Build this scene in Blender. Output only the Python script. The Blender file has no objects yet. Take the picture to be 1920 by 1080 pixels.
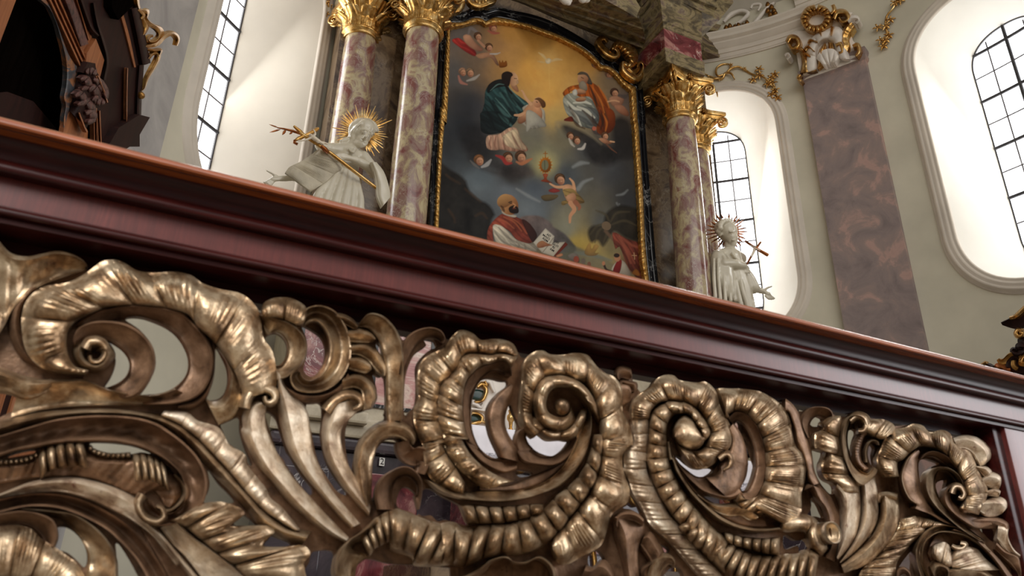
import bpy, bmesh, math, random
import numpy as np
from mathutils import Vector, Matrix, noise as mnoise
random.seed(7); np.random.seed(7)
scene = bpy.context.scene
col = scene.collection
R_ = math.radians

# ---------------------------------------------------------------- camera (levelled on the vertical and rail vanishing points)
F = 1400.0; CX, CY = 960.0, 540.0
_up = np.array([78.0, 3170.0, -F]); _up /= np.linalg.norm(_up)
_xv = 3300.0
_X = np.array([_xv, -(78*_xv + F*F)/3170.0, -F]); _X /= np.linalg.norm(_X)
_Y = np.cross(_up, _X)
CM = np.array([_X, _Y, _up])
CO = np.array([0.0, 0.0, 0.5])
cam_d = bpy.data.cameras.new('camera'); cam = bpy.data.objects.new('camera', cam_d); col.objects.link(cam)
m4 = Matrix.Identity(4)
for i in range(3):
    for j in range(3): m4[i][j] = CM[i][j]
    m4[i][3] = CO[i]
cam.matrix_world = m4
cam_d.sensor_width = 36.0; cam_d.lens = F/1920*36.0; cam_d.clip_start = 0.02; cam_d.clip_end = 200
cam_d.dof.use_dof = True; cam_d.dof.focus_distance = 6.5; cam_d.dof.aperture_fstop = 9.0
scene.camera = cam

# measuring helpers: where a sight line meets a plane / the round apse wall
def ray(x, y): return CM @ np.array([x-CX, CY-y, -F])
def on_y(x, y, Y): d = ray(x, y); return CO + d*((Y-CO[1])/d[1])
def on_x(x, y, X): d = ray(x, y); return CO + d*((X-CO[0])/d[0])
AC = (3.5, 3.65); AR = 4.6; AG = 5.4         # apse centre, wall radius, glass radius
def on_cyl(x, y, R):
    d = ray(x, y); ox, oy = CO[0]-AC[0], CO[1]-AC[1]
    a = d[0]**2+d[1]**2; b = 2*(d[0]*ox+d[1]*oy); c = ox*ox+oy*oy-R*R
    return CO + d*((-b+math.sqrt(max(0, b*b-4*a*c)))/(2*a))
RK = 0.03; RY = 0.905                        # the rail runs along y = RY + RK*x
def on_rail(x, y, h=0.0):
    d = ray(x, y); den = d[1]-RK*d[0]
    return CO + d*((RY-h-(CO[1]-RK*CO[0]))/den)
def depth_of(p):
    v = CM.T @ (np.array(p, float)-CO); return -v[2]
def mpp(p): return depth_of(p)/F            # metres per photo pixel at a point
def cyl(a, z, R): return (AC[0]+R*math.cos(R_(a)), AC[1]+R*math.sin(R_(a)), z)

# ---------------------------------------------------------------- traced coordinates: 'A x,y x,y ...' letters name the detail crop they were read from
CROPS = {'Q': (0, 0, 1), 'A': (0, 400, 3), 'B': (0, 720, 3), 'C': (400, 520, 3.4286), 'D': (400, 765, 3.4286), 'E': (740, 600, 3.84), 'F': (740, 799, 3.84),
         'G': (1140, 660, 4.8), 'H': (1140, 855, 4.8), 'I': (1480, 720, 4.3636), 'J': (1480, 833, 4.3636), 'K': (800, 0, 4.3545), 'L': (800, 200, 4.1543),
         'M': (800, 320, 4.1543), 'N': (0, 0, 4), 'O': (480, 180, 4.8), 'P': (1180, 340, 3.857), 'R': (1360, 0, 3.4286), 'S': (1040, 0, 4.3545),
         'T': (320, 0, 3.552), 'U': (1820, 560, 6.75), 'V': (560, 620, 3.857)}
def P(s):
    out = []; ox, oy, k = CROPS['Q']
    for tk in s.split():
        if tk in CROPS: ox, oy, k = CROPS[tk]; continue
        if tk == '|': continue
        a, b = tk.split(','); out.append((ox+float(a)/k, oy+float(b)/k))
    return np.array(out)
def breaks(s):
    """indices of the traced points that a '|' marks as matching stations on the two edges"""
    out = []; k = 0
    for tk in s.split():
        if tk in CROPS: continue
        if tk == '|': out.append(k)
        else: k += 1
    return out
def stationed(s, n, at):
    """resample so that each marked station falls on the given fraction"""
    pts = P(s); bk = breaks(s); m = 4000; f = spline(pts, m)
    ks = [0]
    for b_ in bk:
        d = np.linalg.norm(f-pts[b_], axis=1); d[:ks[-1]+1] = 1e9; ks.append(int(np.argmin(d)))
    ks.append(m)
    u = np.interp(np.linspace(0, 1, n+1), [0]+list(at)+[1], ks)
    return np.stack([np.interp(u, np.arange(m+1), f[:, k]) for k in range(2)], 1)
def spline(pts, n, closed=False):
    p = np.asarray(pts, float)
    if len(p) < 3 and not closed:
        t = np.linspace(0, 1, n+1)[:, None]; return p[0]*(1-t)+p[-1]*t
    q = np.vstack([p[-1], p, p[0], p[1]]) if closed else np.vstack([2*p[0]-p[1], p, 2*p[-1]-p[-2]])
    fine = []
    for i in range(1, len(q)-2):
        a, b, c, d = q[i-1], q[i], q[i+1], q[i+2]
        for t in np.linspace(0, 1, 12, endpoint=False):
            fine.append(0.5*((2*b)+(c-a)*t+(2*a-5*b+4*c-d)*t*t+(3*b-a-3*c+d)*t**3))
    if not closed: fine.append(p[-1])
    else: fine.append(fine[0])
    f = np.array(fine); L = np.r_[0, np.cumsum(np.linalg.norm(np.diff(f, axis=0), axis=1))]
    s = np.linspace(0, L[-1], n+1)
    return np.stack([np.interp(s, L, f[:, k]) for k in range(f.shape[1])], 1)

# ---------------------------------------------------------------- objects
def tag(o, label=None, cat=None, group=None, kind=None):
    if label: o['label'] = label
    if cat: o['category'] = cat
    if group: o['group'] = group
    if kind: o['kind'] = kind
    return o
def empty(name, loc=(0, 0, 0), label=None, cat=None, group=None, kind=None):
    o = bpy.data.objects.new(name, None); col.objects.link(o); o.location = loc; o.empty_display_size = 0.05
    return tag(o, label, cat, group, kind)
def wloc(o):
    v = Vector((0, 0, 0))
    while o: v = v + o.location; o = o.parent
    return v
def link(name, me, m, parent=None, smooth=True):
    """vertices are given in world coordinates; parents are never rotated or scaled"""
    o = bpy.data.objects.new(name, me); col.objects.link(o)
    if m: me.materials.append(m)
    if parent is not None:
        o.parent = parent
        me.transform(Matrix.Translation(-wloc(parent)))
    if smooth:
        me.polygons.foreach_set('use_smooth', [True]*len(me.polygons))
    me.update()
    return o
def mesh(verts, faces):
    me = bpy.data.meshes.new('m'); me.from_pydata([tuple(map(float, v)) for v in verts], [], faces); me.update(); return me
def obj(name, verts, faces, m, parent=None, smooth=True, sharp=None):
    me = mesh(verts, faces)
    o = link(name, me, m, parent, smooth)
    if sharp: autosharp(me, sharp)
    return o
def autosharp(me, deg):
    bm = bmesh.new(); bm.from_mesh(me)
    for e in bm.edges:
        if len(e.link_faces) == 2 and e.calc_face_angle(0) > R_(deg): e.smooth = False
    bm.to_mesh(me); bm.free()
class MB:
    """collects shapes into one mesh"""
    def __init__(s): s.v = []; s.f = []
    def add(s, v, f):
        o = len(s.v); s.v += [tuple(map(float, q)) for q in v]; s.f += [tuple(i+o for i in q) for q in f]; return s
    def box(s, c, d, rz=0, bev=0.0):
        bm = bmesh.new(); bmesh.ops.create_cube(bm, size=1)
        for v in bm.verts: v.co = Vector((v.co.x*d[0], v.co.y*d[1], v.co.z*d[2]))
        if bev: bmesh.ops.bevel(bm, geom=bm.edges[:], offset=bev, segments=2, affect='EDGES', profile=0.6)
        R = Matrix.Rotation(rz, 4, 'Z'); bm.verts.ensure_lookup_table()
        s.add([(R @ v.co)+Vector(c) for v in bm.verts], [[v.index for v in f.verts] for f in bm.faces]); bm.free(); return s
    def grid(s, G, closed_u=False, closed_v=False, cap0=False, cap1=False):
        G = np.asarray(G, float); n, m = G.shape[:2]; f = []
        for i in range(n if closed_u else n-1):
            for j in range(m if closed_v else m-1):
                i2, j2 = (i+1) % n, (j+1) % m
                f.append((i*m+j, i*m+j2, i2*m+j2, i2*m+j))
        if cap0: f.append(tuple(range(m)))
        if cap1: f.append(tuple((n-1)*m+j for j in range(m))[::-1])
        return s.add(G.reshape(-1, 3), f)
    def lathe(s, prof, c, n=32, a0=0, a1=2*math.pi):
        full = abs(a1-a0-2*math.pi) < 1e-6
        an = np.linspace(a0, a1, n+(0 if full else 1), endpoint=not full)
        G = [[(c[0]+r*math.cos(a), c[1]+r*math.sin(a), c[2]+z) for a in an] for r, z in prof]
        return s.grid(G, closed_v=full)
    def tube(s, pts, rad, n=10, cap=True, flat=1.0):
        pts = [Vector(map(float, p)) for p in pts]; N = len(pts)
        if not hasattr(rad, '__len__'): rad = [rad]*N
        T = [(pts[min(i+1, N-1)]-pts[max(i-1, 0)]).normalized() for i in range(N)]
        nrm = T[0].orthogonal().normalized(); G = []
        for i in range(N):
            nrm = (nrm-T[i]*nrm.dot(T[i]))
            nrm = nrm.normalized() if nrm.length > 1e-6 else T[i].orthogonal().normalized()
            b = T[i].cross(nrm)
            G.append([pts[i]+(nrm*math.cos(a)+b*math.sin(a)*flat)*max(rad[i], 1e-4) for a in np.linspace(0, 2*math.pi, n, endpoint=False)])
        return s.grid(G, closed_v=True, cap0=cap, cap1=cap)
    def ball(s, c, r, n=12, rot=None):
        if not hasattr(r, '__len__'): r = (r, r, r)
        G = []
        for i in range(n+1):
            t = math.pi*i/n
            row = []
            for j in range(n*2):
                p = math.pi*j/n
                v = Vector((r[0]*math.sin(t)*math.cos(p), r[1]*math.sin(t)*math.sin(p), r[2]*math.cos(t)))
                if rot is not None: v = rot @ v
                row.append(v+Vector(tuple(map(float, c))))
            G.append(row)
        return s.grid(G, closed_v=True)
    def build(s, name, m, parent=None, smooth=True, sharp=None): return obj(name, s.v, s.f, m, parent, smooth, sharp)
def fixn(o):
    bm = bmesh.new(); bm.from_mesh(o.data); bmesh.ops.remove_doubles(bm, verts=bm.verts[:], dist=1e-5); bmesh.ops.recalc_face_normals(bm, faces=bm.faces[:]); bm.to_mesh(o.data); bm.free(); return o
def bake(o):
    dg = bpy.context.evaluated_depsgraph_get(); dg.update()
    me = bpy.data.meshes.new_from_object(o.evaluated_get(dg)); o.modifiers.clear(); o.data = me; return o
def sculpt(o, voxel, smooth=4, it=1):
    """melts overlapping primitives into one continuous surface"""
    r = o.modifiers.new('r', 'REMESH'); r.mode = 'VOXEL'; r.voxel_size = voxel; r.use_smooth_shade = True
    if smooth:
        s = o.modifiers.new('s', 'SMOOTH'); s.factor = 0.5; s.iterations = smooth
    mats = list(o.data.materials)
    bake(o)
    o.data.materials.clear()
    for m in mats: o.data.materials.append(m)
    o.data.polygons.foreach_set('use_smooth', [True]*len(o.data.polygons))
    return o

# ---------------------------------------------------------------- carved relief between two traced edges
def prof_h(kind, s, t, A, lobes, flutes, depth):
    u = 2*t-1
    lb = np.abs(np.sin(math.pi*lobes*s))**0.55 if lobes else 1.0
    fl = 0.5+0.5*np.cos(2*math.pi*flutes*s+2.2*np.sin(2*math.pi*lobes*s)*0.4) if flutes else 0.0
    arch = np.clip(1-np.abs(u)**2.4, 0, 1)
    if kind == 'shell':
        h = 0.34+0.66*np.clip(1-np.abs(u-0.12)**2.8/1.35, 0, 1)
        cl = np.clip(0.62+0.6*np.sin(2*math.pi*max(lobes, 1)*s*0.73+1.3), 0, 1)          # the fine flutes come in clusters
        h = h*(1-0.62*depth*(1-lb)) - 0.10*fl*arch*cl*(0.4+0.6*lb)*np.clip(1.25-t, 0, 1) + 0.16*np.exp(-(t/0.05)**2)
    elif kind == 'roll':
        h = 0.15+0.85*np.sqrt(np.clip(1-u*u*0.98, 0, 1)); h = h*(1-depth*(1-lb)) - 0.05*fl*arch
    elif kind == 'trough':
        h = 0.22+0.60*np.abs(u)**2.0 + 0.22*np.exp(-((np.abs(u)-0.90)/0.09)**2) - 0.08*np.clip((np.abs(u)-0.95)/0.05, 0, 1)
    elif kind == 'gutter':          # ridge at the outer edge, hollow towards the inner one
        h = 0.25+0.75*(1-t)**1.6 + 0.12*np.exp(-((t-0.06)/0.05)**2) - 0.25*np.exp(-(t/0.025)**2)+0.15*np.exp(-((t-1)/0.06)**2)
    elif kind == 'leaf':
        h = 0.18+0.82*np.where(t < 0.30, np.clip(t/0.30, 0, 1)**0.7, 1-0.72*np.clip((t-0.30)/0.70, 0, 1)**1.2) + 0.10*np.exp(-((t-0.95)/0.05)**2)
    elif kind == 'ridge':
        h = 0.12+0.88*np.clip(1-np.abs(u)**1.3, 0, 1)
    else:                            # strap: flat with rounded arrises
        h = 1-np.abs(u)**5*0.5
    if kind in ('trough', 'gutter', 'leaf', 'strap', 'ridge') and flutes:
        h = h - 0.05*fl*arch
    return A*h
RB = -0.032                          # the carver's ground, behind the face of the rail
def place_rail(x, y, h): return on_rail(x, y, RB+h)
def band(name, m, parent, so, si, kind='shell', A=0.03, h0=0.0, lobes=0, flutes=0, n=None, mt=12, depth=0.35, place=None, back=0.014, nrm=(0, 1, 0), taper=(0, 0), wob=0.0, skew=0.0, wall=None):
    place = place or place_rail
    o = P(so) if isinstance(so, str) else so; i_ = P(si) if isinstance(si, str) else si
    L = np.sum(np.linalg.norm(np.diff(o, axis=0), axis=1))
    if n is None: n = int(np.clip(max(L/3.2, flutes*8, lobes*14), 24, 230))
    if isinstance(so, str) and '|' in so:
        q = P(so); at = []; Lc = np.r_[0, np.cumsum(np.linalg.norm(np.diff(q, axis=0), axis=1))]
        q2 = P(si); L2 = np.r_[0, np.cumsum(np.linalg.norm(np.diff(q2, axis=0), axis=1))]
        at = [(Lc[a]/Lc[-1]+L2[b_]/L2[-1])/2 for a, b_ in zip(breaks(so), breaks(si))]
        o = stationed(so, n, at); i_ = stationed(si, n, at)
    else: o = spline(o, n); i_ = spline(i_, n)
    s = np.linspace(0, 1, n+1)[:, None]; t = np.linspace(0, 1, mt+1)[None, :]
    ss = s+skew*(t-0.5)
    H = prof_h(kind, ss, t+0*s, A, lobes, flutes, depth)+0*ss
    e = np.ones((n+1, 1))
    if taper[0]: e = e*np.clip(s/taper[0], 0, 1)**0.5
    if taper[1]: e = e*np.clip((1-s)/taper[1], 0, 1)**0.5
    H = h0+H*(0.15+0.85*e)
    pxy = o[:, None, :]*(1-t[..., None])+i_[:, None, :]*t[..., None]
    if wob:
        for a in range(n+1):
            for b in range(mt+1):
                q = pxy[a, b]; H[a, b] += wob*mnoise.noise(Vector((q[0]*0.035, q[1]*0.035, h0*50)))
    G = np.array([[place(pxy[a, b, 0], pxy[a, b, 1], H[a, b]) for b in range(mt+1)] for a in range(n+1)])
    nv = np.array(nrm, float)
    if callable(back): bk = back
    def bd(q, h): return q+nv*(h+back if wall is None else wall)
    def bk2(a, e_):
        q = bd(G[a, e_], H[a, e_])
        if place is place_rail:          # carved work is undercut behind its edges
            q = q*.3+place(pxy[a, e_, 0], pxy[a, e_, 1], -back)*.7
        return q
    rows = np.concatenate([np.array([[bk2(a, 0)] for a in range(n+1)]), G, np.array([[bk2(a, -1)] for a in range(n+1)])], axis=1)
    mb = MB(); mb.grid(rows, closed_v=True, cap0=True, cap1=True)
    ob = mb.build(name, m, parent)
    fixn(ob); autosharp(ob.data, 50)
    return ob
def path_band(name, m, parent, sp, w, **k):
    """a strap along a traced centre line, w = half widths in photo pixels"""
    c = spline(P(sp) if isinstance(sp, str) else sp, 40)
    w = np.interp(np.linspace(0, 1, 41), np.linspace(0, 1, len(w)), w)[:, None]
    T = np.gradient(c, axis=0); T /= np.linalg.norm(T, axis=1)[:, None]+1e-9
    N = np.stack([-T[:, 1], T[:, 0]], 1)
    return band(name, m, parent, c-N*w, c+N*w, **k)
# ---------------------------------------------------------------- materials
def S(r, g=None, b=None):
    if g is None: r, g, b = r
    f = lambda c: (c/255/12.92) if c/255 <= 0.04045 else ((c/255+0.055)/1.055)**2.4
    return (f(r), f(g), f(b), 1)
def new_mat(name):
    m = bpy.data.materials.new(name); m.use_nodes = True; nt = m.node_tree
    return m, nt, nt.nodes['Principled BSDF']
def N(nt, kind, **k):
    n = nt.nodes.new(kind)
    for a, b in k.items():
        if a in n.inputs: n.inputs[a].default_value = b
        else: setattr(n, a, b)
    return n
def ramp(nt, src, stops, interp='LINEAR'):
    r = nt.nodes.new('ShaderNodeValToRGB'); cr = r.color_ramp; cr.interpolation = interp
    while len(cr.elements) < len(stops): cr.elements.new(0.5)
    for e, (p, c) in zip(cr.elements, stops): e.position = p; e.color = S(c) if len(c) == 3 else c
    nt.links.new(src, r.inputs[0]); return r.outputs[0]
def mix(nt, fac, a, b, mode='MIX'):
    x = nt.nodes.new('ShaderNodeMix'); x.data_type = 'RGBA'; x.blend_type = mode
    for sock, v in ((x.inputs[0], fac), (x.inputs[6], a), (x.inputs[7], b)):
        if isinstance(v, (int, float)): sock.default_value = v
        elif isinstance(v, tuple): sock.default_value = v
        else: nt.links.new(v, sock)
    return x.outputs[2]
def coords(nt, scale=(1, 1, 1), rot=(0, 0, 0)):
    tc = nt.nodes.new('ShaderNodeTexCoord'); mp = nt.nodes.new('ShaderNodeMapping')
    mp.inputs['Scale'].default_value = scale; mp.inputs['Rotation'].default_value = rot
    nt.links.new(tc.outputs['Object'], mp.inputs[0]); return mp.outputs[0]
def noise(nt, vec, scale, detail=4, rough=0.55, dist=0.0):
    n = N(nt, 'ShaderNodeTexNoise', Scale=scale, Detail=detail, Roughness=rough, Distortion=dist); nt.links.new(vec, n.inputs['Vector']); return n.outputs['Fac']
def bump(nt, b, h, strength=0.3, dist=0.01):
    n = N(nt, 'ShaderNodeBump', Strength=strength, Distance=dist); nt.links.new(h, n.inputs['Height']); nt.links.new(n.outputs[0], b.inputs['Normal'])
def simple(name, c, rough=0.6, metal=0.0, scale=6, var=0.12, bmp=0.0, bscale=30, coat=0.0):
    m, nt, b = new_mat(name); v = coords(nt)
    d = tuple(max(0, x*(1-var)) for x in c); l = tuple(min(255, x*(1+var*0.6)) for x in c)
    nt.links.new(ramp(nt, noise(nt, v, scale), [(0.3, d), (0.7, l)]), b.inputs['Base Color'])
    b.inputs['Roughness'].default_value = rough; b.inputs['Metallic'].default_value = metal
    if coat: b.inputs['Coat Weight'].default_value = coat; b.inputs['Coat Roughness'].default_value = 0.15
    if bmp: bump(nt, b, noise(nt, v, bscale, 6), bmp, 0.01)
    return m
def marble(name, stops, veins=(225, 215, 205), scale=2.2, dist=2.5, rough=0.16, vein_amt=0.75, stretch=(1, 1, 1), rot=(0, 0, 0), vscale=3.0):
    m, nt, b = new_mat(name); v = coords(nt, stretch, rot)
    base = ramp(nt, noise(nt, v, scale, 9, 0.62, dist), stops)
    w = noise(nt, v, vscale, 8, 0.6, 1.4)
    line = ramp(nt, w, [(0.485, (0, 0, 0)), (0.5, (255, 255, 255)), (0.515, (0, 0, 0))])
    patch = ramp(nt, noise(nt, v, scale*0.6, 3), [(0.45, (0, 0, 0)), (0.6, (255, 255, 255))])
    f = mix(nt, 1.0, line, patch, 'MULTIPLY')
    sc = nt.nodes.new('ShaderNodeMath'); sc.operation = 'MULTIPLY'; sc.inputs[1].default_value = vein_amt; nt.links.new(f, sc.inputs[0])
    nt.links.new(mix(nt, sc.outputs[0], base, S(veins)), b.inputs['Base Color'])
    b.inputs['Roughness'].default_value = rough; b.inputs['IOR'].default_value = 1.55
    return m
def gilt(name, dark, mid, light, rough=(0.22, 0.5), scale=16, bmp=0.35, metal=0.9, bole=None, worn=0.0):
    m, nt, b = new_mat(name); v = coords(nt)
    n1 = noise(nt, v, scale, 8, 0.65, 0.3)
    c = ramp(nt, n1, [(0.30, dark), (0.46, mid), (0.68, light)])
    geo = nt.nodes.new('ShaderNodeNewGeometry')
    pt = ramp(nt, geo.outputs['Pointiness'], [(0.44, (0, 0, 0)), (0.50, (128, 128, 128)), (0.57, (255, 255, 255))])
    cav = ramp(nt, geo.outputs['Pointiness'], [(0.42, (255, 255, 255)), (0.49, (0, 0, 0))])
    c = mix(nt, cav, c, S(dark))  # shade of the hollows put into the base colour, along with patina
    if bole:
        sp = ramp(nt, noise(nt, v, scale*2.6, 5, 0.7), [(0.64, (0, 0, 0)), (0.72, (255, 255, 255))])
        c = mix(nt, sp, c, S(bole))
    if worn:
        sp2 = ramp(nt, noise(nt, v, scale*0.45, 4, 0.6), [(0.52, (0, 0, 0)), (0.66, (worn*255,)*3)])
        c = mix(nt, sp2, c, S(light))
    nt.links.new(c, b.inputs['Base Color'])
    rr = nt.nodes.new('ShaderNodeMapRange'); rr.inputs['To Min'].default_value = rough[1]; rr.inputs['To Max'].default_value = rough[0]
    nt.links.new(n1, rr.inputs['Value']); nt.links.new(rr.outputs[0], b.inputs['Roughness'])
    b.inputs['Metallic'].default_value = metal
    bump(nt, b, noise(nt, v, scale*3.2, 6, 0.6), bmp, 0.004)
    return m
def wood(name, dark, light, rough=0.3, stretch=(1, 12, 12), scale=6, bmp=0.05, coat=0.3, fine=None, spec=0.5):
    m, nt, b = new_mat(name); v = coords(nt, stretch); b.inputs['Specular IOR Level'].default_value = spec
    c = ramp(nt, noise(nt, v, scale, 7, 0.6, 0.6), [(0.3, dark), (0.7, light)])
    if fine:
        v2 = coords(nt, fine); n2 = noise(nt, v2, 5, 6, 0.7, 0.2)
        c = mix(nt, ramp(nt, n2, [(0.42, (150, 150, 150)), (0.62, (255, 255, 255))]), S(dark), c)
    nt.links.new(c, b.inputs['Base Color']); b.inputs['Roughness'].default_value = rough
    b.inputs['Coat Weight'].default_value = coat; b.inputs['Coat Roughness'].default_value = 0.2
    bump(nt, b, noise(nt, v, scale*3, 4), bmp, 0.003)
    return m
M = {}
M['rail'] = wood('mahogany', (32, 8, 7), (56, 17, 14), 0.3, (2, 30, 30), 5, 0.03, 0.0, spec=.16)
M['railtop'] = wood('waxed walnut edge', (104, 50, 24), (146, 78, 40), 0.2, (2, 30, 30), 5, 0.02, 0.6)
M['board'] = wood('figured mahogany veneer', (70, 24, 20), (102, 42, 36), 0.36, (1.0, 3, 3), 4, 0.02, 0.10, fine=(60, 60, 3))
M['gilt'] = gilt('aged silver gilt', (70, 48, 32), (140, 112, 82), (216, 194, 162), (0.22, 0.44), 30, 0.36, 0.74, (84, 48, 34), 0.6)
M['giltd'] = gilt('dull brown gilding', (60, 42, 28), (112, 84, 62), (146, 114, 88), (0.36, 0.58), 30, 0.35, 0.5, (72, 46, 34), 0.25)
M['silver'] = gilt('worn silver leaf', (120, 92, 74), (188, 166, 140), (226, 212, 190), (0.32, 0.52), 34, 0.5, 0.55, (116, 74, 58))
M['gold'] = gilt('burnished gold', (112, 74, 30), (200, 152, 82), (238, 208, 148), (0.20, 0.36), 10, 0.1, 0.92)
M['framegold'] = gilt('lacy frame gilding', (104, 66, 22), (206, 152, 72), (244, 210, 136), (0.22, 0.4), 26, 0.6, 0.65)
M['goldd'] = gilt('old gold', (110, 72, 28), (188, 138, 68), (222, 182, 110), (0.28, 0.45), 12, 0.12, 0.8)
M['colmarble'] = marble('red and cream scagliola', [(0.28, (96, 54, 52)), (0.38, (126, 76, 70)), (0.44, (138, 106, 96)), (0.50, (148, 124, 108)), (0.54, (170, 150, 118)), (0.60, (188, 174, 138)), (0.65, (160, 136, 114)), (0.70, (134, 86, 76)), (0.78, (108, 74, 68))],
                        (206, 196, 184), 5.2, 0.8, 0.13, 0.6, (1.2, 1.2, 0.8), (0.5, 0.3, 0), 7.0)
M['brownmarble'] = marble('brown and grey marble', [(0.3, (44, 32, 24)), (0.45, (84, 66, 48)), (0.55, (118, 98, 74)), (0.66, (74, 58, 48)), (0.78, (46, 36, 32))], (170, 156, 136), 2.6, 1.2, 0.24, 0.5)
M['entab'] = marble('olive entablature marble', [(0.3, (50, 40, 24)), (0.43, (92, 78, 50)), (0.52, (140, 124, 86)), (0.58, (112, 92, 76)), (0.66, (76, 60, 44)), (0.78, (56, 44, 28))], (180, 168, 134), 3.4, 1.2, 0.65, 0.35, (1, 1, 1.6))
M['redmarble'] = marble('dark red marble', [(0.3, (70, 24, 30)), (0.5, (122, 56, 60)), (0.64, (176, 128, 118)), (0.75, (96, 40, 44))], (226, 214, 206), 3.0, 2.2, 0.14, 0.8)
M['pinkmarble'] = marble('pink streaked marble', [(0.3, (150, 84, 90)), (0.48, (190, 138, 132)), (0.6, (214, 190, 176)), (0.75, (160, 110, 108))], (236, 230, 222), 2.2, 2.0, 0.16, 0.7, (0.6, 0.6, 2.0), (0, 0.6, 0))
M['blackmarble'] = marble('black veined marble', [(0.3, (12, 11, 13)), (0.6, (26, 24, 27)), (0.8, (40, 38, 40))], (190, 188, 184), 2.0, 1.5, 0.1, 0.85, (1, 1, 1), (0, 0, 0), 1.6)
M['darkmarble'] = marble('dark purple marble', [(0.3, (36, 30, 34)), (0.55, (62, 52, 58)), (0.75, (88, 74, 78))], (196, 190, 186), 2.6, 2.0, 0.14, 0.8, (1, 1, 1), (0, 0, 0), 2.4)
M['beigemarble'] = marble('pale beige marble', [(0.3, (150, 138, 116)), (0.55, (186, 174, 150)), (0.75, (200, 190, 170))], (120, 108, 96), 2.2, 1.4, 0.3, 0.35)
M['pilaster'] = marble('grey pink painted marble', [(0.32, (122, 108, 107)), (0.46, (140, 125, 122)), (0.55, (150, 131, 125)), (0.61, (178, 146, 136)), (0.74, (164, 136, 128))], (104, 93, 92), 2.6, 0.6, 0.7, 0.25)
M['pilasterl'] = marble('pale grey painted marble', [(0.35, (150, 146, 144)), (0.6, (178, 174, 170)), (0.75, (160, 150, 146))], (140, 134, 132), 1.6, 0.9, 0.6, 0.3)
M['statue'] = simple('polished white stucco', (206, 198, 178), 0.22, 0, 3, 0.05, 0.06, 14, 0.4)
M['rough'] = simple('white stucco lace', (190, 180, 158), 0.55, 0, 6, 0.1, 0.9, 26)
M['stucco'] = simple('white stucco ornament', (222, 214, 204), 0.5, 0, 5, 0.06)
M['wall'] = simple('sage plaster', (208, 202, 182), 0.9, 0, 1.2, 0.06, 0.06, 20)
M['trim'] = simple('cream moulded plaster', (214, 204, 190), 0.8, 0, 2, 0.05)
M['reveal'] = simple('white plaster', (240, 236, 226), 0.85, 0, 1.0, 0.03, 0.04, 12)
M['reveal_dim'] = simple('dimmed white plaster', (206, 198, 184), 0.85, 0, 1.0, 0.04, 0.04, 12)  # same plaster, the left window's weaker light put into its colour
M['ceil'] = simple('painted vault plaster', (176, 168, 154), 0.9, 0, 2, 0.08)
M['floor'] = marble('stone floor', [(0.3, (120, 110, 98)), (0.6, (156, 146, 130)), (0.8, (140, 128, 114))], (110, 100, 90), 1.6, 1.0, 0.4, 0.3)
M['bar'] = simple('dark iron', (52, 50, 52), 0.5, 0.3, 8, 0.1)
M['lead'] = simple('lead came', (92, 88, 88), 0.5, 0.4, 8, 0.1)
M['linen'] = simple('white linen', (232, 228, 234), 0.9, 0, 6, 0.04, 0.15, 40)
M['lace'] = simple('openwork lace', (196, 192, 200), 0.9, 0, 60, 0.35, 0.4, 120)
M['green'] = simple('dark green glass panel', (40, 66, 60), 0.15, 0, 6, 0.3)
M['flesh'] = simple('ivory corpus', (222, 208, 186), 0.4, 0, 6, 0.06)
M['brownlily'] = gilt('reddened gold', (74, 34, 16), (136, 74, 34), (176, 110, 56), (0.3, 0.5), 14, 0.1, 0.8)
M['dwood'] = wood('dark walnut', (24, 9, 7), (46, 20, 14), 0.6, (8, 8, 1), 4, 0.05, 0.0, spec=.2)
M['mwood'] = wood('orange walnut', (120, 66, 36), (168, 106, 64), 0.45, (8, 8, 1), 4, 0.05, 0.0)
M['inlay'] = simple('carved walnut', (78, 48, 42), 0.5, 0, 30, 0.6, 0.8, 60)
M['bluemarble'] = marble('blue grey painted marbling', [(0.3, (38, 40, 44)), (0.5, (70, 72, 76)), (0.58, (150, 96, 58)), (0.7, (60, 60, 62))], (170, 110, 70), 6, 2.0, 0.4, 0.4)
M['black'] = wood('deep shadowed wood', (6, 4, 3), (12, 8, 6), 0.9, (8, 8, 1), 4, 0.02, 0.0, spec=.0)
M['paper'] = simple('white card', (226, 224, 218), 0.7)
M['ink'] = simple('dark ink', (40, 34, 30), 0.7)
def glass_mat():
    # milky leaded panes with the daylight put into them as emission
    m, nt, b = new_mat('daylit window glass'); v = coords(nt)
    b.inputs['Base Color'].default_value = (0.9, 0.92, 0.95, 1); b.inputs['Roughness'].default_value = 0.15
    nt.links.new(ramp(nt, noise(nt, v, 1.2, 2), [(0.3, (244, 247, 255)), (0.7, (255, 255, 255))]), b.inputs['Emission Color'])
    b.inputs['Emission Strength'].default_value = 4.6
    return m
M['glass'] = glass_mat()
def paint_mat():
    m, nt, b = new_mat('oil paint on canvas')
    a = nt.nodes.new('ShaderNodeVertexColor'); a.layer_name = 'paint'
    v = coords(nt)
    n = noise(nt, v, 9, 6, 0.6)
    nt.links.new(mix(nt, 0.10, a.outputs[0], ramp(nt, n, [(0.3, (100, 100, 100)), (0.7, (220, 220, 220))]), 'OVERLAY'), b.inputs['Base Color'])
    b.inputs['Roughness'].default_value = 0.5; b.inputs['Specular IOR Level'].default_value = 0.12
    return m
M['paint'] = paint_mat()
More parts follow.
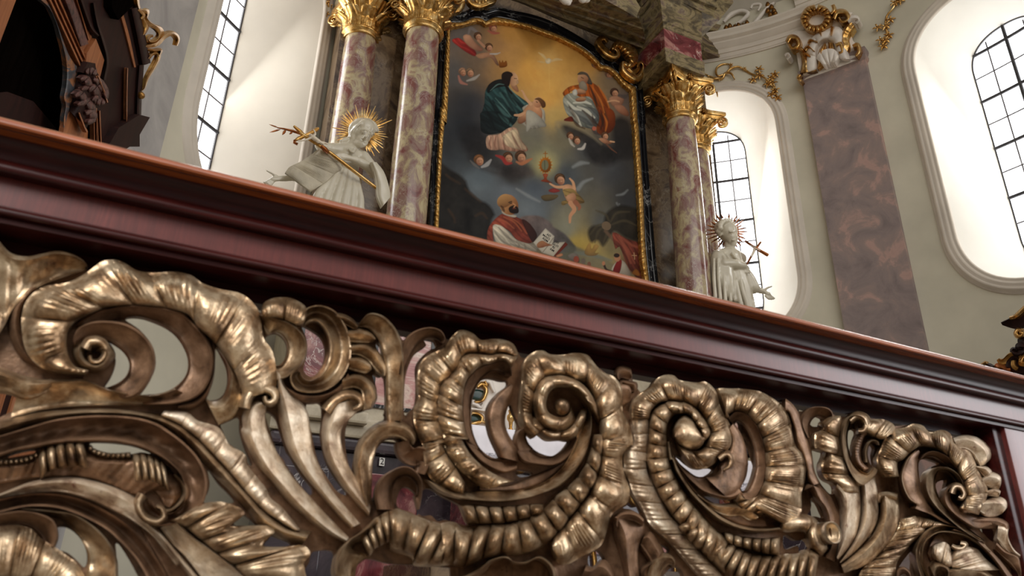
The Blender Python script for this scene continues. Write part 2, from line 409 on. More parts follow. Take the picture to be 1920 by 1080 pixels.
# ---------------------------------------------------------------- communion rail in the foreground
def rw(x, h, z): return (x, RY+RK*x-h, z)
rail = empty('communion_rail', (0.6, RY+RK*0.6, 0), 'dark red wooden communion rail filled with gilded openwork scrolls, across the foreground', 'altar rail')
X0, X1 = -0.75, 2.3
def zr(y, h): return on_rail(860, y, h)[2]
def sweep(name, prof, m, x0=X0, x1=X1, sharp=28):
    """prof: (projection towards the nave, height)"""
    mb = MB(); xs = np.linspace(x0, x1, 9)
    G = [[rw(x, h, z) for h, z in prof] for x in xs]
    mb.grid(G, closed_v=True, cap0=True, cap1=True)
    o = mb.build(name, m, rail, True); fixn(o); autosharp(o.data, sharp); return o
def pz(lst): return [(h, zr(y, h)) for h, y in lst]
zt = zr(436, .045)
# hand rail: waxed top edge, hollow, bead
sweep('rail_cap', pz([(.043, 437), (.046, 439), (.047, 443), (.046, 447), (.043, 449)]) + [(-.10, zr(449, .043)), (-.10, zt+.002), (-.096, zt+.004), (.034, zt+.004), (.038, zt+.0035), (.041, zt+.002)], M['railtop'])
cove = [(.040, 449.5), (.038, 453)] + [(.038-.027*math.sin(a), 453+44*(1-math.cos(a))**0.9) for a in np.linspace(0.15, math.pi/2, 9)] + [(.0115, 499)]
bead = [(.014+.006*math.cos(a)*1.0, 509-9*math.sin(a)) for a in np.linspace(1.3, -1.3, 9)]
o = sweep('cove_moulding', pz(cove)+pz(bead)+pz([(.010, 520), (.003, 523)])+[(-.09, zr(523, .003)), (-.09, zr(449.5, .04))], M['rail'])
sweep('frieze_board', pz([(.004, 523.5), (.004, 566)])+[(-.08, zr(566, .004)), (-.08, zr(523.5, .004))], M['board'])
bead2 = [(.008+.007*math.cos(a), 574-7*math.sin(a)) for a in np.linspace(1.4, -1.2, 9)]
sweep('bead_moulding', pz([(.004, 566)])+pz(bead2)+pz([(.006, 583), (.007, 584), (.007, 592), (.004, 594)])+[(-.036, zr(594, .004)+.002), (-.075, zr(594, .004)+.002), (-.075, zr(566, .004))], M['rail'])
sweep('lower_rail', [(-.046, zr(594, .004)+.002), (-.046, zr(640, -.046)), (-.07, zr(640, -.046)), (-.07, zr(594, .004)+.002)], M['rail'])
# end post with its dark jamb, base plinth under the carving (below the picture)
px0 = on_rail(1887, 822, .004)[0]
mb = MB(); zb = zr(592, .006)
def rbox(mb, x0, x1, h0, h1, z0, z1, bev=.003):
    c = rw((x0+x1)/2, (h0+h1)/2, (z0+z1)/2); return mb.box(c, (x1-x0, abs(h1-h0), z1-z0), math.atan(RK), bev)
rbox(mb, px0, px0+.15, -.09, .004, .0, zb+.004); mb.build('end_post', M['board'], rail, True, 40)
mb = MB(); rbox(mb, px0-.026, px0+.004, -.075, -.006, .2, zb+.004); mb.build('post_jamb', M['rail'], rail, True, 40)
mb = MB(); rbox(mb, X0, px0+.16, -.09, .02, 0, .34); rbox(mb, X0, px0+.16, -.10, .035, 0, .10); mb.build('plinth', M['rail'], rail, True, 40)

# openwork ground: a sawn plate with the gaps one looks through
TOP = P('A -60,150 20,180 60,232 150,252 320,225 400,240 465,285 505,335 570,290 640,280 770,338 950,350 1010,348 1140,408 1340,460 1430,530 1470,570 C 310,205 400,145 500,145 590,195 680,192 770,218 870,260 930,310 1010,240 1080,252 1150,306 1200,390 1300,345 1390,328 1460,350 1490,395 E 390,150 480,85 560,110 620,155 780,150 885,225 915,280 950,275 1010,230 1120,258 1310,245 1390,260 1440,320 1580,415 1610,345 1650,335 1705,365 1715,450 1745,490 G 320,375 450,250 515,215 640,260 870,280 950,335 1020,340 1200,340 1350,360 1450,400 1530,450 1600,470 1660,480 1720,545 1790,510 I 115,245 165,205 305,200 345,245 430,270 500,265 560,260 740,295 845,345 1010,335 1140,395 1240,385 1305,408 1350,435 1450,430 1590,480 1640,560 1605,655 1725,760 1715,860 1780,960 J 1740,560 1790,640 1775,780 1875,900 1900,1000 1890,1080 1880,1180')
BOT = P('Q 1900,1140 1400,1150 900,1150 400,1150 -20,1150')
HOLES = ['A 575,708 640,730 700,780 728,840 715,905 670,950 600,980 585,975 620,920 645,860 650,810 630,765',
 'A 695,590 780,582 860,605 945,645 1005,700 1050,780 1060,850 1040,920 980,980 900,1012 780,1020 840,940 875,860 870,790 840,720 780,650',
 'A 1210,750 1245,800 1275,870 1280,950 1255,1020 1210,1050 1160,1040 1195,960 1210,860', 'A -20,995 80,1025 130,1070 135,1100 60,1118 -20,1140',
 'B 40,405 120,380 195,370 190,390 110,405 45,415', 'B 500,328 600,325 720,340 820,370 890,405 800,385 730,395 620,400 540,375',
 'B 310,810 370,805 430,845 475,910 490,980 475,1035 440,1000 380,950 300,920 315,870', 'B 650,890 690,930 760,1050 780,1120 640,1120 655,980',
 'B 1170,480 1230,560 1290,620 1320,665 1250,670 1140,665 1165,620 1180,560', 'B 1240,225 1290,205 1345,185 1350,260 1375,350 1425,470 1390,440 1380,400 1280,330 1260,280',
 'B 1340,760 1370,735 1440,790 1500,840 1640,900 1580,915 1480,910 1520,850 1400,800 1310,795', 'B 1760,945 1870,940 1880,1000 1870,1100 1700,1100 1740,1000',
 'C 335,385 390,355 440,375 475,430 470,500 440,550 400,570 385,510 350,440', 'C 565,310 620,330 690,380 720,450 715,530 680,600 630,640 580,600 600,500 600,400',
 'D 335,20 400,60 430,150 470,270 500,360 420,300 380,200 345,90', 'D 480,290 560,420 640,520 620,560 540,470 450,330',
 'C 600,810 690,810 700,900 690,1000 690,1080 D 695,180 720,320 780,440 870,560 800,540 740,460 680,360 650,260 630,150 C 605,900', 'C 890,880 960,860 1000,840 1040,800 1060,870 1100,880 1110,910 1040,940 980,1000 D 940,200 920,290 900,400 940,540 985,630 930,510 880,400 850,260 850,140 870,90',
 'C 1040,420 1075,440 1090,520 1060,480', 'C 1020,620 1070,640 1100,640 1110,780 1100,880 1050,880 1040,780 1050,720',
 'C 1200,345 1255,350 1220,410', 'C 1345,395 1400,382 1440,450 1385,470 1310,560 1310,700 1300,820 1260,860 1230,900 1225,780 1240,620 1290,500 1370,440',
 'D 1040,280 1110,205 1190,210 1180,270 1220,340 1310,360 1300,380 1230,380 1130,410 1070,470 1040,550 1020,620 1020,460 1025,370', 'D 1180,630 1200,530 1250,510 1310,560 1330,600 1320,690 1270,670',
 'D 1335,590 1345,530 1400,520 1480,570 1540,600 1600,640 1640,750 1570,740 1490,720 1440,730 1400,690 1330,690', 'D 1000,970 1130,1000 1290,1010 1450,1020 1560,1040 1500,1110 880,1110 930,1010',
 'E 590,480 640,425 700,420 770,440 820,440 800,490 740,530 690,590 665,660 670,740 690,830 720,900 760,970 750,995 690,985 620,930 570,840 550,740 555,600', 'E 830,600 850,660 890,750 880,800 870,850 850,870 810,800 795,730 810,640',
 'E 950,800 1000,800 1060,830 1120,860 1200,860 1265,865 1240,920 1190,960 1130,980 1060,965 1000,930 960,880 945,830', 'F 870,322 930,322 1000,345 900,368', 'E 1760,410 1835,420 1830,470 1770,515 1750,470',
 'F 1690,460 1730,520 1770,600 1780,640 1700,600 1640,590 1680,560', 'F 1400,930 1470,900 1530,1000 1530,1100 1480,1080 1400,1010',
 'H 590,-10 650,15 720,75 800,112 950,110 925,155 860,185 790,180 690,115 620,45', 'G 1140,650 1190,630 1210,760 1280,860 1310,960 1335,1030 H 1330,100 1300,220 1250,310 1190,300 1240,200 1260,90 G 1250,930 1200,760',
 'H 820,362 1000,370 1100,390 1120,420 980,428 900,405', 'I 170,330 200,280 250,265 280,290 250,340 200,350', 'I 180,400 215,470 280,540 275,600 255,660 280,760 360,810 370,900 330,900 260,820 210,720 190,600 180,500',
 'I 480,390 530,370 555,400 530,480 530,620 510,600 480,500', 'I 660,490 700,520 690,580 700,690 660,650 640,560', 'J 170,430 230,480 270,560 285,610 210,590 120,600 160,560 180,500',
 'J -40,740 60,790 150,770 170,860 80,890 70,830 -40,860', 'J 735,560 730,620 680,740 600,830 680,700', 'I 1060,640 1100,612 1160,622 1250,660 1180,670 1130,720 1115,790 1130,880 1080,830 1062,740',
 'J 1200,320 1290,290 1280,340 1270,430 1260,480 1220,420', 'J 1000,870 1020,900 1015,1000 1000,1110 860,1110 900,1000', 'J 1560,690 1690,690 1700,800 1650,790 1600,740', 'H 380,880 470,800 560,860 440,880', 'H 340,1120 480,1090 560,1010 640,1010 660,1120']
def sd_poly(pts, x, y):
    d = np.full(x.shape, 1e9); ins = np.zeros(x.shape, bool); n = len(pts)
    for k in range(n):
        ax, ay = pts[k]; bx, by = pts[(k+1) % n]; ex, ey = bx-ax, by-ay; L = ex*ex+ey*ey+1e-9
        t = np.clip(((x-ax)*ex+(y-ay)*ey)/L, 0, 1); d = np.minimum(d, (x-ax-t*ex)**2+(y-ay-t*ey)**2)
        c = (ay > y) != (by > y)
        if abs(ey) > 1e-9: ins ^= c & (x < ex*(y-ay)/ey+ax)
    d = np.sqrt(d); return np.where(ins, -d, d)
def plate():
    """sawn board: a fine grid cut along the outline and along every traced gap"""
    st = 4.0; gx = np.arange(-30, 1932, st); gy = np.arange(420, 1160, st); X, Y = np.meshgrid(gx, gy)
    D = sd_poly(np.vstack([spline(TOP, 200), BOT]), X, Y)
    for hs in HOLES:
        h = spline(P(hs), 48, True)[:-1]; x0, y0 = h.min(0)-12; x1, y1 = h.max(0)+12
        mk = (X > x0) & (X < x1) & (Y > y0) & (Y < y1)
        D[mk] = np.maximum(D[mk], -sd_poly(h, X[mk], Y[mk]))
    ny, nx = D.shape; vid = {}; V = []; Fc = []
    def corner(j, i):
        k = (j, i)
        if k not in vid: vid[k] = len(V); V.append(on_rail(gx[i], gy[j], RB-.002))
        return vid[k]
    def cross(j, i, j2, i2):
        k = ('e',)+tuple(sorted(((j, i), (j2, i2))))
        if k not in vid:
            a, b_ = D[j, i], D[j2, i2]; t = a/(a-b_); vid[k] = len(V); V.append(on_rail(gx[i]+(gx[i2]-gx[i])*t, gy[j]+(gy[j2]-gy[j])*t, RB-.002))
        return vid[k]
    I = D < 0
    cnt = I[:-1, :-1].astype(int)+I[:-1, 1:]+I[1:, 1:]+I[1:, :-1]
    for j, i in zip(*np.nonzero(cnt)):
        cs = [(j, i), (j+1, i), (j+1, i+1), (j, i+1)]
        if cnt[j, i] == 4: Fc.append([corner(*c) for c in cs]); continue
        poly = []
        for q in range(4):
            c, d = cs[q], cs[(q+1) % 4]
            if I[c]: poly.append(corner(*c))
            if I[c] != I[d]: poly.append(cross(*c, *d))
        if len(poly) > 2: Fc.append(poly)
    me = mesh(V, Fc); bm = bmesh.new(); bm.from_mesh(me); bmesh.ops.recalc_face_normals(bm, faces=bm.faces[:])
    # thickness: walls down from every cut edge
    for e in [e for e in bm.edges if len(e.link_faces) == 1]:
        a, b_ = e.verts; q = [bm.verts.new(v.co+Vector((0, .008, 0))) for v in (b_, a)]; bm.faces.new([a, b_]+q)
    bmesh.ops.remove_doubles(bm, verts=bm.verts[:], dist=1e-6); bm.to_mesh(me); bm.free(); return me
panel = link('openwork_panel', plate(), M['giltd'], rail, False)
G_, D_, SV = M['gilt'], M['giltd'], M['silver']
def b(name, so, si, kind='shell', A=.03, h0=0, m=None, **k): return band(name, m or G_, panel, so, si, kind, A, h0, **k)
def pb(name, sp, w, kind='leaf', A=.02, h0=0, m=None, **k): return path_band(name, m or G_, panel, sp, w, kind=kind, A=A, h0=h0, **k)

# -- left scroll
b('acanthus_leaf', 'A -60,90 0,160 60,222 150,242 240,226 320,212 400,226 460,258 490,292', 'A -60,760 20,640 70,540 150,455 240,402 330,368 420,336 470,322 486,300', 'gutter', .03, 0, m=G_, flutes=7, wob=.004)
b('scroll_band', 'A 470,930 330,905 230,870 130,820 70,740 45,640 60,540 110,470 170,410', 'A 470,905 350,890 240,840 170,770 135,680 130,580 150,510 190,450 220,420', 'ridge', .018, 0, m=D_)
b('shell_scroll', 'A 480,905 360,900 235,868 155,790 125,680 125,560 165,470 250,412 380,388 480,338 570,272 640,260 700,278 770,320 860,334 950,328 1010,330 1080,350 1140,393 1230,424 1340,446 1400,480 1450,540 1470,620 1482,700 1530,770 1550,850 1560,930 1550,990',
  'A 500,880 425,862 385,800 375,720 385,650 435,595 505,562 590,530 700,517 800,516 900,526 1000,546 1060,572 1115,640 1185,700 1243,770 1292,840 1335,920 1362,1000 1370,1050', 'shell', .042, .004, lobes=9, flutes=64, mt=18, depth=.42, wob=.002)
b('scroll_band', 'A 425,640 470,590 560,545 700,518 820,516 930,530 1020,555 1090,620 1160,700 1200,790 1200,880 1170,960 1110,1030 1000,1068 800,1080', 'A 690,590 720,585 780,580 860,602 945,643 1008,700 1052,780 1062,850 1042,920 985,982 905,1014 840,1018 780,1022', 'gutter', .030, 0, m=D_, wob=.003, taper=(.12, .1))
b('scroll_band', 'A 415,760 412,700 440,645 510,612 600,604 700,618 780,658 842,720 872,790 872,860 835,945 775,1018 690,1046', 'A 470,740 500,712 575,705 640,730 702,780 730,845 722,900 680,950 640,970 600,982 560,1000', 'gutter', .032, .004, m=D_, wob=.003, taper=(.05, .1))
b('volute', 'A 420,700 405,770 425,835 490,880 560,893 615,855 648,808 645,775 620,735 585,712', 'A 505,735 480,770 485,812 520,835 555,830 570,805 562,785 545,775 530,780 524,792', 'ridge', .030, .008, wob=.002, taper=(.2, .1))
pb('volute', 'A 480,760 500,725 550,720 590,750 590,800 555,835 515,830 505,800', [12, 11, 9, 6, 4], 'roll', .022, .014)
b('scroll_strap', 'A 1215,748 1262,820 1284,890 1280,960 1255,1030 1205,1058 1155,1042', 'A 1243,758 1302,850 1342,930 1356,1000 1350,1080 1310,1150 1230,1190', 'leaf', .026, .002, flutes=4)
b('scroll_strap', 'A 1185,705 1205,800 1200,880 1165,970 1100,1040 1000,1075', 'A 1212,750 1210,840 1195,950 1160,1040 1090,1095 1000,1100', 'ridge', .02, .004, m=D_)
b('leaf_tail', 'A -40,845 60,885 150,915 250,935 290,930', 'A -40,1000 60,1015 120,1045 200,1040 290,990', 'leaf', .028, .002, flutes=3, wob=.004)
b('scroll_stem', 'A 120,930 260,935 380,935 480,935 600,985 700,1008 780,1020 880,1018 980,985', 'A 60,1150 200,1112 350,1090 500,1080 700,1078 850,1075 1000,1068 1100,1040', 'gutter', .026, 0, flutes=3, wob=.003)
# -- lower left scrolls
b('scroll_stem', 'B -60,230 0,205 200,158 400,143 600,138 750,148 900,172 1000,213 1100,285 1200,388 1300,498 1400,615 1500,712 1620,795 1750,828', 'B -60,300 0,292 150,248 300,205 450,182 650,182 800,200 960,268 1060,352 1140,440 1200,512 1280,592 1370,690 1450,790 1560,862 1700,905', 'ridge', .028, .002, wob=.002)
b('fluted_fringe', 'B 925,148 1050,160 1112,205 1222,240 1262,290 1292,345 1372,390 1388,450 1442,520 1492,580 1522,640 1582,690 1642,760 1690,822', 'B 905,178 1000,222 1100,292 1200,392 1300,500 1400,620 1500,720 1620,802 1660,826', 'shell', .024, .004, m=SV, lobes=8, flutes=30, depth=.4)
b('scroll_band', 'B -60,305 0,290 150,246 300,202 450,181 600,176 750,186 870,216 960,270 1050,342 1120,422 1163,520 1163,610 1130,690 1060,745 980,788 900,798 830,770 780,705 765,640 790,612', 'B -60,420 0,402 100,372 200,356 330,332 500,322 640,326 760,346 870,390 950,440 1010,500 1040,570 1042,640 1000,708 950,727 905,715 870,690 860,660', 'trough', .036, 0, m=D_, mt=16, flutes=16)
pb('volute', 'B 800,620 775,680 810,750 880,780 920,750 910,705 880,690', [9, 10, 10, 8, 5], 'roll', .028, .006)
pb('volute', 'B 880,690 910,720 960,712 1010,675 1045,620 1030,560 980,510', [5, 6, 7, 7, 5], 'ridge', .022, .004)
b('leaf_filling', 'B -60,440 0,430 120,428 210,398 235,358 330,318 430,308 488,340 512,380 620,400 730,398 800,384 880,408 940,458 985,510 1030,570 1020,650 970,700', 'B -60,570 0,560 150,532 300,517 450,522 600,557 700,600 780,630 850,600 900,640 920,680', 'leaf', .026, -.004, m=D_, flutes=22, wob=.004)
for c in ('B 215,385 260,345 330,320 400,310 470,322', 'B 745,395 800,390 870,412 930,455'):
    o_ = P(c); i_ = o_+np.array([[4+6*k/len(o_), 50] for k in range(len(o_))])
    b('ribbed_husk', o_, i_, 'shell', .030, .006, lobes=5, flutes=0, depth=.7, mt=14)
pb('bead_chain', 'B -40,440 60,438 150,425 215,395', [5, 5], 'roll', .02, .006, lobes=9, depth=.6)
pb('bead_chain', 'B 500,350 530,378 620,402 735,398', [5, 5], 'roll', .02, .006, lobes=9, depth=.6)
b('scroll_band', 'B -60,640 0,618 150,558 300,528 450,528 600,566 700,606 770,650 840,770 920,850 1010,960 1120,1090', 'B -60,655 0,642 200,612 350,612 500,650 650,720 780,795 860,860 950,970 1040,1090', 'leaf', .024, .004, m=SV, wob=.004)
b('scroll_band', 'B -60,665 0,648 150,620 300,618 450,648 600,718 720,798 820,900 905,1020 950,1110', 'B -60,735 0,722 150,688 300,692 430,730 580,805 680,890 770,990 840,1110', 'trough', .032, 0, m=D_)
b('scroll_band', 'B 120,700 300,715 420,735 540,810 620,900 660,990 665,1110', 'B 250,735 330,760 400,805 450,865 488,940 495,1010 480,1110', 'gutter', .03, .002, m=G_, wob=.004)
b('shell_fan', 'B -60,815 0,800 100,794 180,818 230,868 310,918 380,968 440,1018 500,1120', 'B -60,1120 0,1100 60,1100 120,1110 180,1110 230,1115 280,1120 340,1120 400,1120', 'shell', .030, .004, lobes=4, flutes=26, mt=16, depth=.4)
b('leaf_curl', 'B -60,735 0,728 120,713 220,728 300,768 325,850 305,915', 'B -60,805 0,802 100,790 180,812 225,850 245,885 275,912', 'gutter', .032, .006, m=D_)
b('ribbed_leaf', 'B 1010,745 1120,680 1230,662 1335,690 1375,725 1345,760 1300,800 1400,797 1500,797 1545,830 1505,868 1480,910 1600,916 1705,908 1745,955 1710,1010 1730,1110', 'B 960,770 1020,790 1090,840 1150,890 1210,940 1270,985 1330,1030 1400,1110', 'shell', .044, .004, lobes=5, flutes=24, mt=18, depth=.55, skew=.05)
b('scroll_strap', 'B 1000,778 1100,868 1250,970 1420,1110', 'B 900,808 970,898 1050,978 1150,1110', 'gutter', .028, .002, m=SV, wob=.004)
b('scroll_strap', 'B 880,815 940,900 1010,990 1080,1110', 'B 780,800 840,900 900,1000 960,1110', 'gutter', .026, 0, m=D_)
# -- plume fan left of centre
b('plume', 'C 330,850 300,790 240,800 200,850 185,900 190,960 D 180,150 225,260 295,380 385,480 485,600 605,710 725,800 850,862', 'C 330,810 340,830 335,900 345,970 D 350,150 382,230 442,340 522,460 622,570 742,700 872,832', 'leaf', .034, .002, m=SV, wob=.004)
pb('leaf_curl', 'C 205,840 225,760 280,715 350,715 400,750 385,800 340,800 330,765', [12, 13, 12, 9, 6], 'roll', .034, .006)
b('plume', 'C 400,590 408,700 414,850 D 432,120 482,270 562,400 652,510 762,640 882,772', 'C 440,640 480,720 560,790 604,860 D 615,70 625,150 645,280 695,400 765,530 855,640 945,742', 'leaf', .036, .002, m=SV, wob=.004)
b('plume', 'C 750,830 715,880 700,950 D 698,200 728,330 788,440 878,560 1000,692', 'C 950,770 925,860 890,900 D 830,120 822,220 862,350 922,460 982,560 1012,640', 'leaf', .034, .002, m=SV, wob=.004)
pb('leaf_curl', 'C 730,860 790,790 860,755 930,770 945,820 900,850', [14, 14, 12, 9, 5], 'roll', .03, .006)
b('plume', 'D 985,650 938,540 908,400 918,270 958,180 1040,102 1140,76 1230,95 1290,140 1312,190 1290,232', 'D 1005,600 1020,480 1020,380 1042,290 1072,220 1130,190 1190,192 1225,208 1255,232 1270,240 1280,240', 'leaf', .032, .004, wob=.003)
pb('leaf_curl', 'D 1215,215 1235,280 1290,315 1340,300 1350,350 1330,420', [14, 16, 16, 14, 10], 'gutter', .026, .002, m=D_)
b('scroll_loop', 'D 1060,650 1043,560 1068,470 1130,410 1220,374 1292,398 1342,470 1342,560 1325,650', 'D 1165,655 1150,560 1168,480 1218,442 1270,452 1308,500 1312,550 1300,560 1295,565', 'gutter', .034, .004, m=D_, wob=.003)
# -- small scrolls under the rail
b('scroll_loop', 'C 300,240 420,262 520,308 592,390 602,480 562,570 482,642 410,662', 'C 320,300 345,368 395,350 442,372 477,430 476,500 440,560 400,572', 'gutter', .03, .002, m=G_)
b('acanthus_leaf', 'C 312,200 330,160 400,130 500,133 585,180 605,235', 'C 320,262 345,262 400,262 480,285 540,305 580,300', 'shell', .034, .008, lobes=2, flutes=10)
b('scroll_hook', 'C 575,270 598,202 680,178 772,208 835,280 875,380 885,500 855,600 795,680 705,732 605,742 532,722 497,670 500,620 540,598', 'C 590,300 620,285 665,282 705,315 742,380 752,470 732,560 690,628 632,660 595,655 575,640 565,625 562,612', 'trough', .036, .004, mt=14)
b('scroll_strap', 'C 440,650 470,700 530,730 620,750 720,740 800,690 860,600', 'C 470,720 500,760 560,802 650,806 740,785 830,750 890,680', 'leaf', .03, .002, m=D_)
for s_ in ('C 770,225 840,235 900,270 930,310|C 830,300 870,320 900,335 920,335', 'C 860,335 940,325 1010,350 1045,390|C 880,420 930,425 990,425 1030,412', 'C 870,430 980,425 1062,475 1112,575 1108,632|C 880,500 930,505 990,540 1040,600 1085,630',
           'C 880,505 960,505 1015,550 1018,590|C 870,595 920,612 970,620 1000,608', 'C 830,640 930,615 1022,675 1055,770 1025,838|C 830,730 900,715 945,735 955,790 965,850'):
    a_, c_ = s_.split('|'); b('leaf_lobe', a_, c_, 'leaf', .032, .006, wob=.003)
b('tall_leaf', 'C 940,290 1000,232 1080,242 1152,302 1202,390 1222,500 1224,700 1212,920', 'C 935,318 1000,332 1062,402 1092,500 1112,620 1112,780 1115,850 1120,925', 'gutter', .032, .004, m=G_, wob=.002)
b('scroll_hook', 'C 1190,620 1212,480 1240,392 1300,342 1390,320 1462,340 1492,390 1480,425', 'C 1226,660 1232,600 1270,520 1302,452 1352,402 1400,388 1440,398 1458,412', 'gutter', .03, .002, m=D_)
# -- left of the two great spirals
b('shell_rim', 'E 895,250 852,170 780,140 700,136 620,142 560,92 480,70 420,110 350,200 270,240 200,290 170,380 170,500 172,580 140,640 138,730 170,830 200,900 F 200,130 220,280 250,365 320,430 400,472 490,500', 'E 860,262 760,240 690,250 620,242 525,242 472,290 432,370 352,440 322,520 312,600 312,700 340,800 362,880 F 345,120 372,200 432,285 465,340 490,380 510,410', 'shell', .040, .002, lobes=11, flutes=66, mt=16, depth=.40, wob=.002)
b('shell_rim', 'E 885,262 850,250 760,238 690,248 620,240 525,240 470,290 430,370 350,440 320,520 310,600 310,700 340,800 365,890 F 340,110 400,222 470,312 560,390 640,440 720,442 800,412', 'E 838,345 790,292 700,312 622,332 562,382 512,450 492,560 490,680 512,800 530,860 F 482,80 530,180 602,262 692,330 750,358 800,378 860,395', 'shell', .050, .004, lobes=12, flutes=40, mt=14, depth=.40, wob=.002)
b('scroll_band', 'E 845,400 838,340 790,290 700,310 620,330 560,380 510,450 490,560 490,680 510,800 535,870 F 500,90 560,182 650,270 780,332 880,312', 'E 790,400 765,378 700,368 640,410 588,480 558,560 550,680 562,800 600,900 640,960 F 600,160 670,222 750,242 830,232 885,190', 'gutter', .026, .002, m=D_, flutes=6)
b('scroll_strap', 'E 832,462 750,520 690,590 664,660 668,740 690,830 720,900 762,985', 'E 862,475 842,560 812,640 792,720 802,800 842,870 890,940 895,1020', 'strap', .024, .004, m=D_, flutes=3, wob=.003)
b('trough_scroll', 'F 215,380 330,470 480,522 700,542 880,532 1050,492 1200,422 1310,312 1382,190 1412,60 E 1418,720 1402,620 1372,540 1322,480 1250,440', 'F 440,478 520,475 620,470 800,468 950,450 1100,390 1210,290 1290,150 1320,40 E 1340,780 1375,690 1385,640 1350,570 1300,510 1230,470', 'gutter', .036, .004, m=G_, mt=14, wob=.003)
b('scroll_floor', 'F 600,430 800,425 900,400 1000,352 1150,292 1250,232 1330,60', 'F 620,470 800,470 950,455 1100,395 1210,295 1290,155 1340,0', 'strap', .012, .0, m=D_)
b('scroll_strap', 'E 962,762 892,800 872,870 888,940 F 880,190 930,250 1020,272 1150,278 1250,215 1320,90', 'E 968,790 945,830 958,880 1000,930 F 985,172 1050,217 1130,217 1200,180 1250,120 1270,70', 'gutter', .03, .004, m=D_)
b('shell_scroll', 'E 1000,850 925,780 898,690 903,560 918,420 925,330 950,270 1010,226 1070,220 1120,246 1210,250 1310,236 1390,252 1432,302 1492,370 1582,412 1632,480 1642,560 1642,650 1682,740 1712,840 1716,900 F 1705,130 1652,190 1640,270 1662,370 1692,450 1682,540 1622,590 1562,640 1532,740 1492,850 1422,902 1342,942 1252,992 1182,982 1138,915', 'E 1060,800 1000,720 990,640 1008,540 1045,450 1110,405 1200,396 1300,428 1362,445 1420,510 1452,600 1480,700 1492,800 1498,880 F 1502,100 1492,180 1480,300 1442,410 1402,500 1332,590 1252,690 1172,780 1150,800 1130,835', 'shell', .044, .004, lobes=14, flutes=120, mt=18, depth=.40, wob=.002)
b('spiral_shell', 'E 1480,740 1455,620 1400,510 1310,432 1190,396 1085,415 1020,480 1000,580 1015,680 1060,760 1140,800 1230,790 1310,730', 'E 1400,640 1370,570 1300,500 1215,480 1150,492 1110,532 1090,600 1105,660 1150,690 1200,700 1240,690 1262,660 1270,620', 'shell', .046, .014, lobes=7, flutes=0, mt=14, depth=.25, taper=(.1, .15), wob=.003)
b('spiral_shell', 'E 930,690 960,762 1050,822 1110,862 1200,862 1275,865 1330,800 1380,710 1395,640', 'E 1010,690 1050,740 1100,780 1160,800 1220,795 1270,770 1310,720 1335,670 1345,640', 'shell', .038, .008, lobes=4, mt=14, depth=.3, taper=(.15, .1), wob=.003)
mbx = MB(); cc = P('E 1205,625')[0]; q = on_rail(cc[0], cc[1], RB+.030); mbx.ball(q, (.012, .012, .012), 10)
mbx.build('volute_eye', G_, panel)
b('ribbed_roll', 'D 1150,652 1190,648 1300,690 | 1440,738 | 1570,765 F 330,702 430,690 500,735 | 610,712 720,702 | 830,690 | 960,650 1080,580 | 1150,500 1230,440 | 1310,360 1370,270 | 1410,160 1430,60', 'D 1130,905 1180,930 1270,960 | F 150,1002 | 300,1010 420,1000 | 520,1015 640,965 | 800,930 950,920 | 1080,860 1180,780 | 1280,650 1350,560 | 1412,470 1462,370 | 1492,250 1502,140 1502,60', 'roll', .062, .0, lobes=17, mt=16, depth=.42)
b('roll_mouth', 'D 790,1120 775,1040 800,930 870,850 960,790 1050,700', 'D 905,1120 930,1000 985,962 970,935 905,920 920,880 1010,860 1100,840', 'gutter', .046, .006)
b('ribbed_roll', 'D 940,830 1000,760 1060,700 1120,665 1190,650', 'D 1010,950 1040,905 1090,880 1140,850 1165,800', 'shell', .05, .006, lobes=5, depth=.5)
b('bead_row', 'F 470,565 560,562 700,575 850,572 960,560 1070,560', 'F 520,690 600,705 700,705 800,700 900,680 1075,635', 'roll', .046, .008, lobes=6, depth=.6)
# -- right of the two great spirals
b('shell_scroll', 'G 215,600 215,500 240,420 310,360 390,310 440,240 510,206 590,210 640,250 720,266 800,276 870,266 930,302 980,370 1002,460 1032,540 1082,620 1112,700 1116,800 1090,870 1032,912 990,950 960,1000 900,1040 840,1052 770,1032 690,965', 'G 375,600 380,550 402,508 470,452 560,438 650,440 740,470 822,520 862,570 902,640 932,700 912,770 882,830 842,880 782,890 720,880 690,868 670,858 650,850 640,840 630,830', 'shell', .044, .004, lobes=9, flutes=76, mt=16, depth=.40, wob=.002)
b('shell_rim', 'G 212,560 222,650 232,740 238,830 165,868 142,950 145,1060 H 130,110 180,200 222,330 282,420 332,520 362,590 422,660 532,750 642,870 752,1000 850,1110', 'G 378,560 368,650 362,740 358,830 352,900 350,980 H 340,40 362,170 422,290 482,400 552,530 622,602 702,700 802,820 882,920 960,1000 1050,1100', 'shell', .030, .002, m=SV, lobes=10, flutes=40, mt=12, depth=.30, wob=.003)
b('beaded_roll', 'G 640,440 540,440 440,490 385,560 365,700 352,900 H 345,40 392,200 442,330 522,460 622,600 722,720 832,850 902,930 1050,1060', 'G 690,560 640,552 580,585 540,660 530,760 540,900 H 552,30 582,130 642,240 722,370 802,470 880,560 960,650 1010,690 1060,740', 'roll', .050, .006, lobes=14, mt=14, depth=.22, wob=.003)
b('spiral_shell', 'G 560,500 650,450 740,470 800,520 850,580 900,660 925,720 905,770 850,810 780,800', 'G 620,560 680,548 730,560 770,620 810,680 840,730 840,760 820,775 800,780 790,778', 'shell', .044, .012, lobes=6, mt=12, depth=.3, wob=.003, taper=(.1, .1))
b('volute', 'G 590,780 595,680 640,590 700,560 760,600 800,680 840,740', 'G 600,760 640,830 690,870 750,885 810,875 850,840 880,790', 'roll', .052, .012, mt=18, taper=(.12, .12), wob=.003)
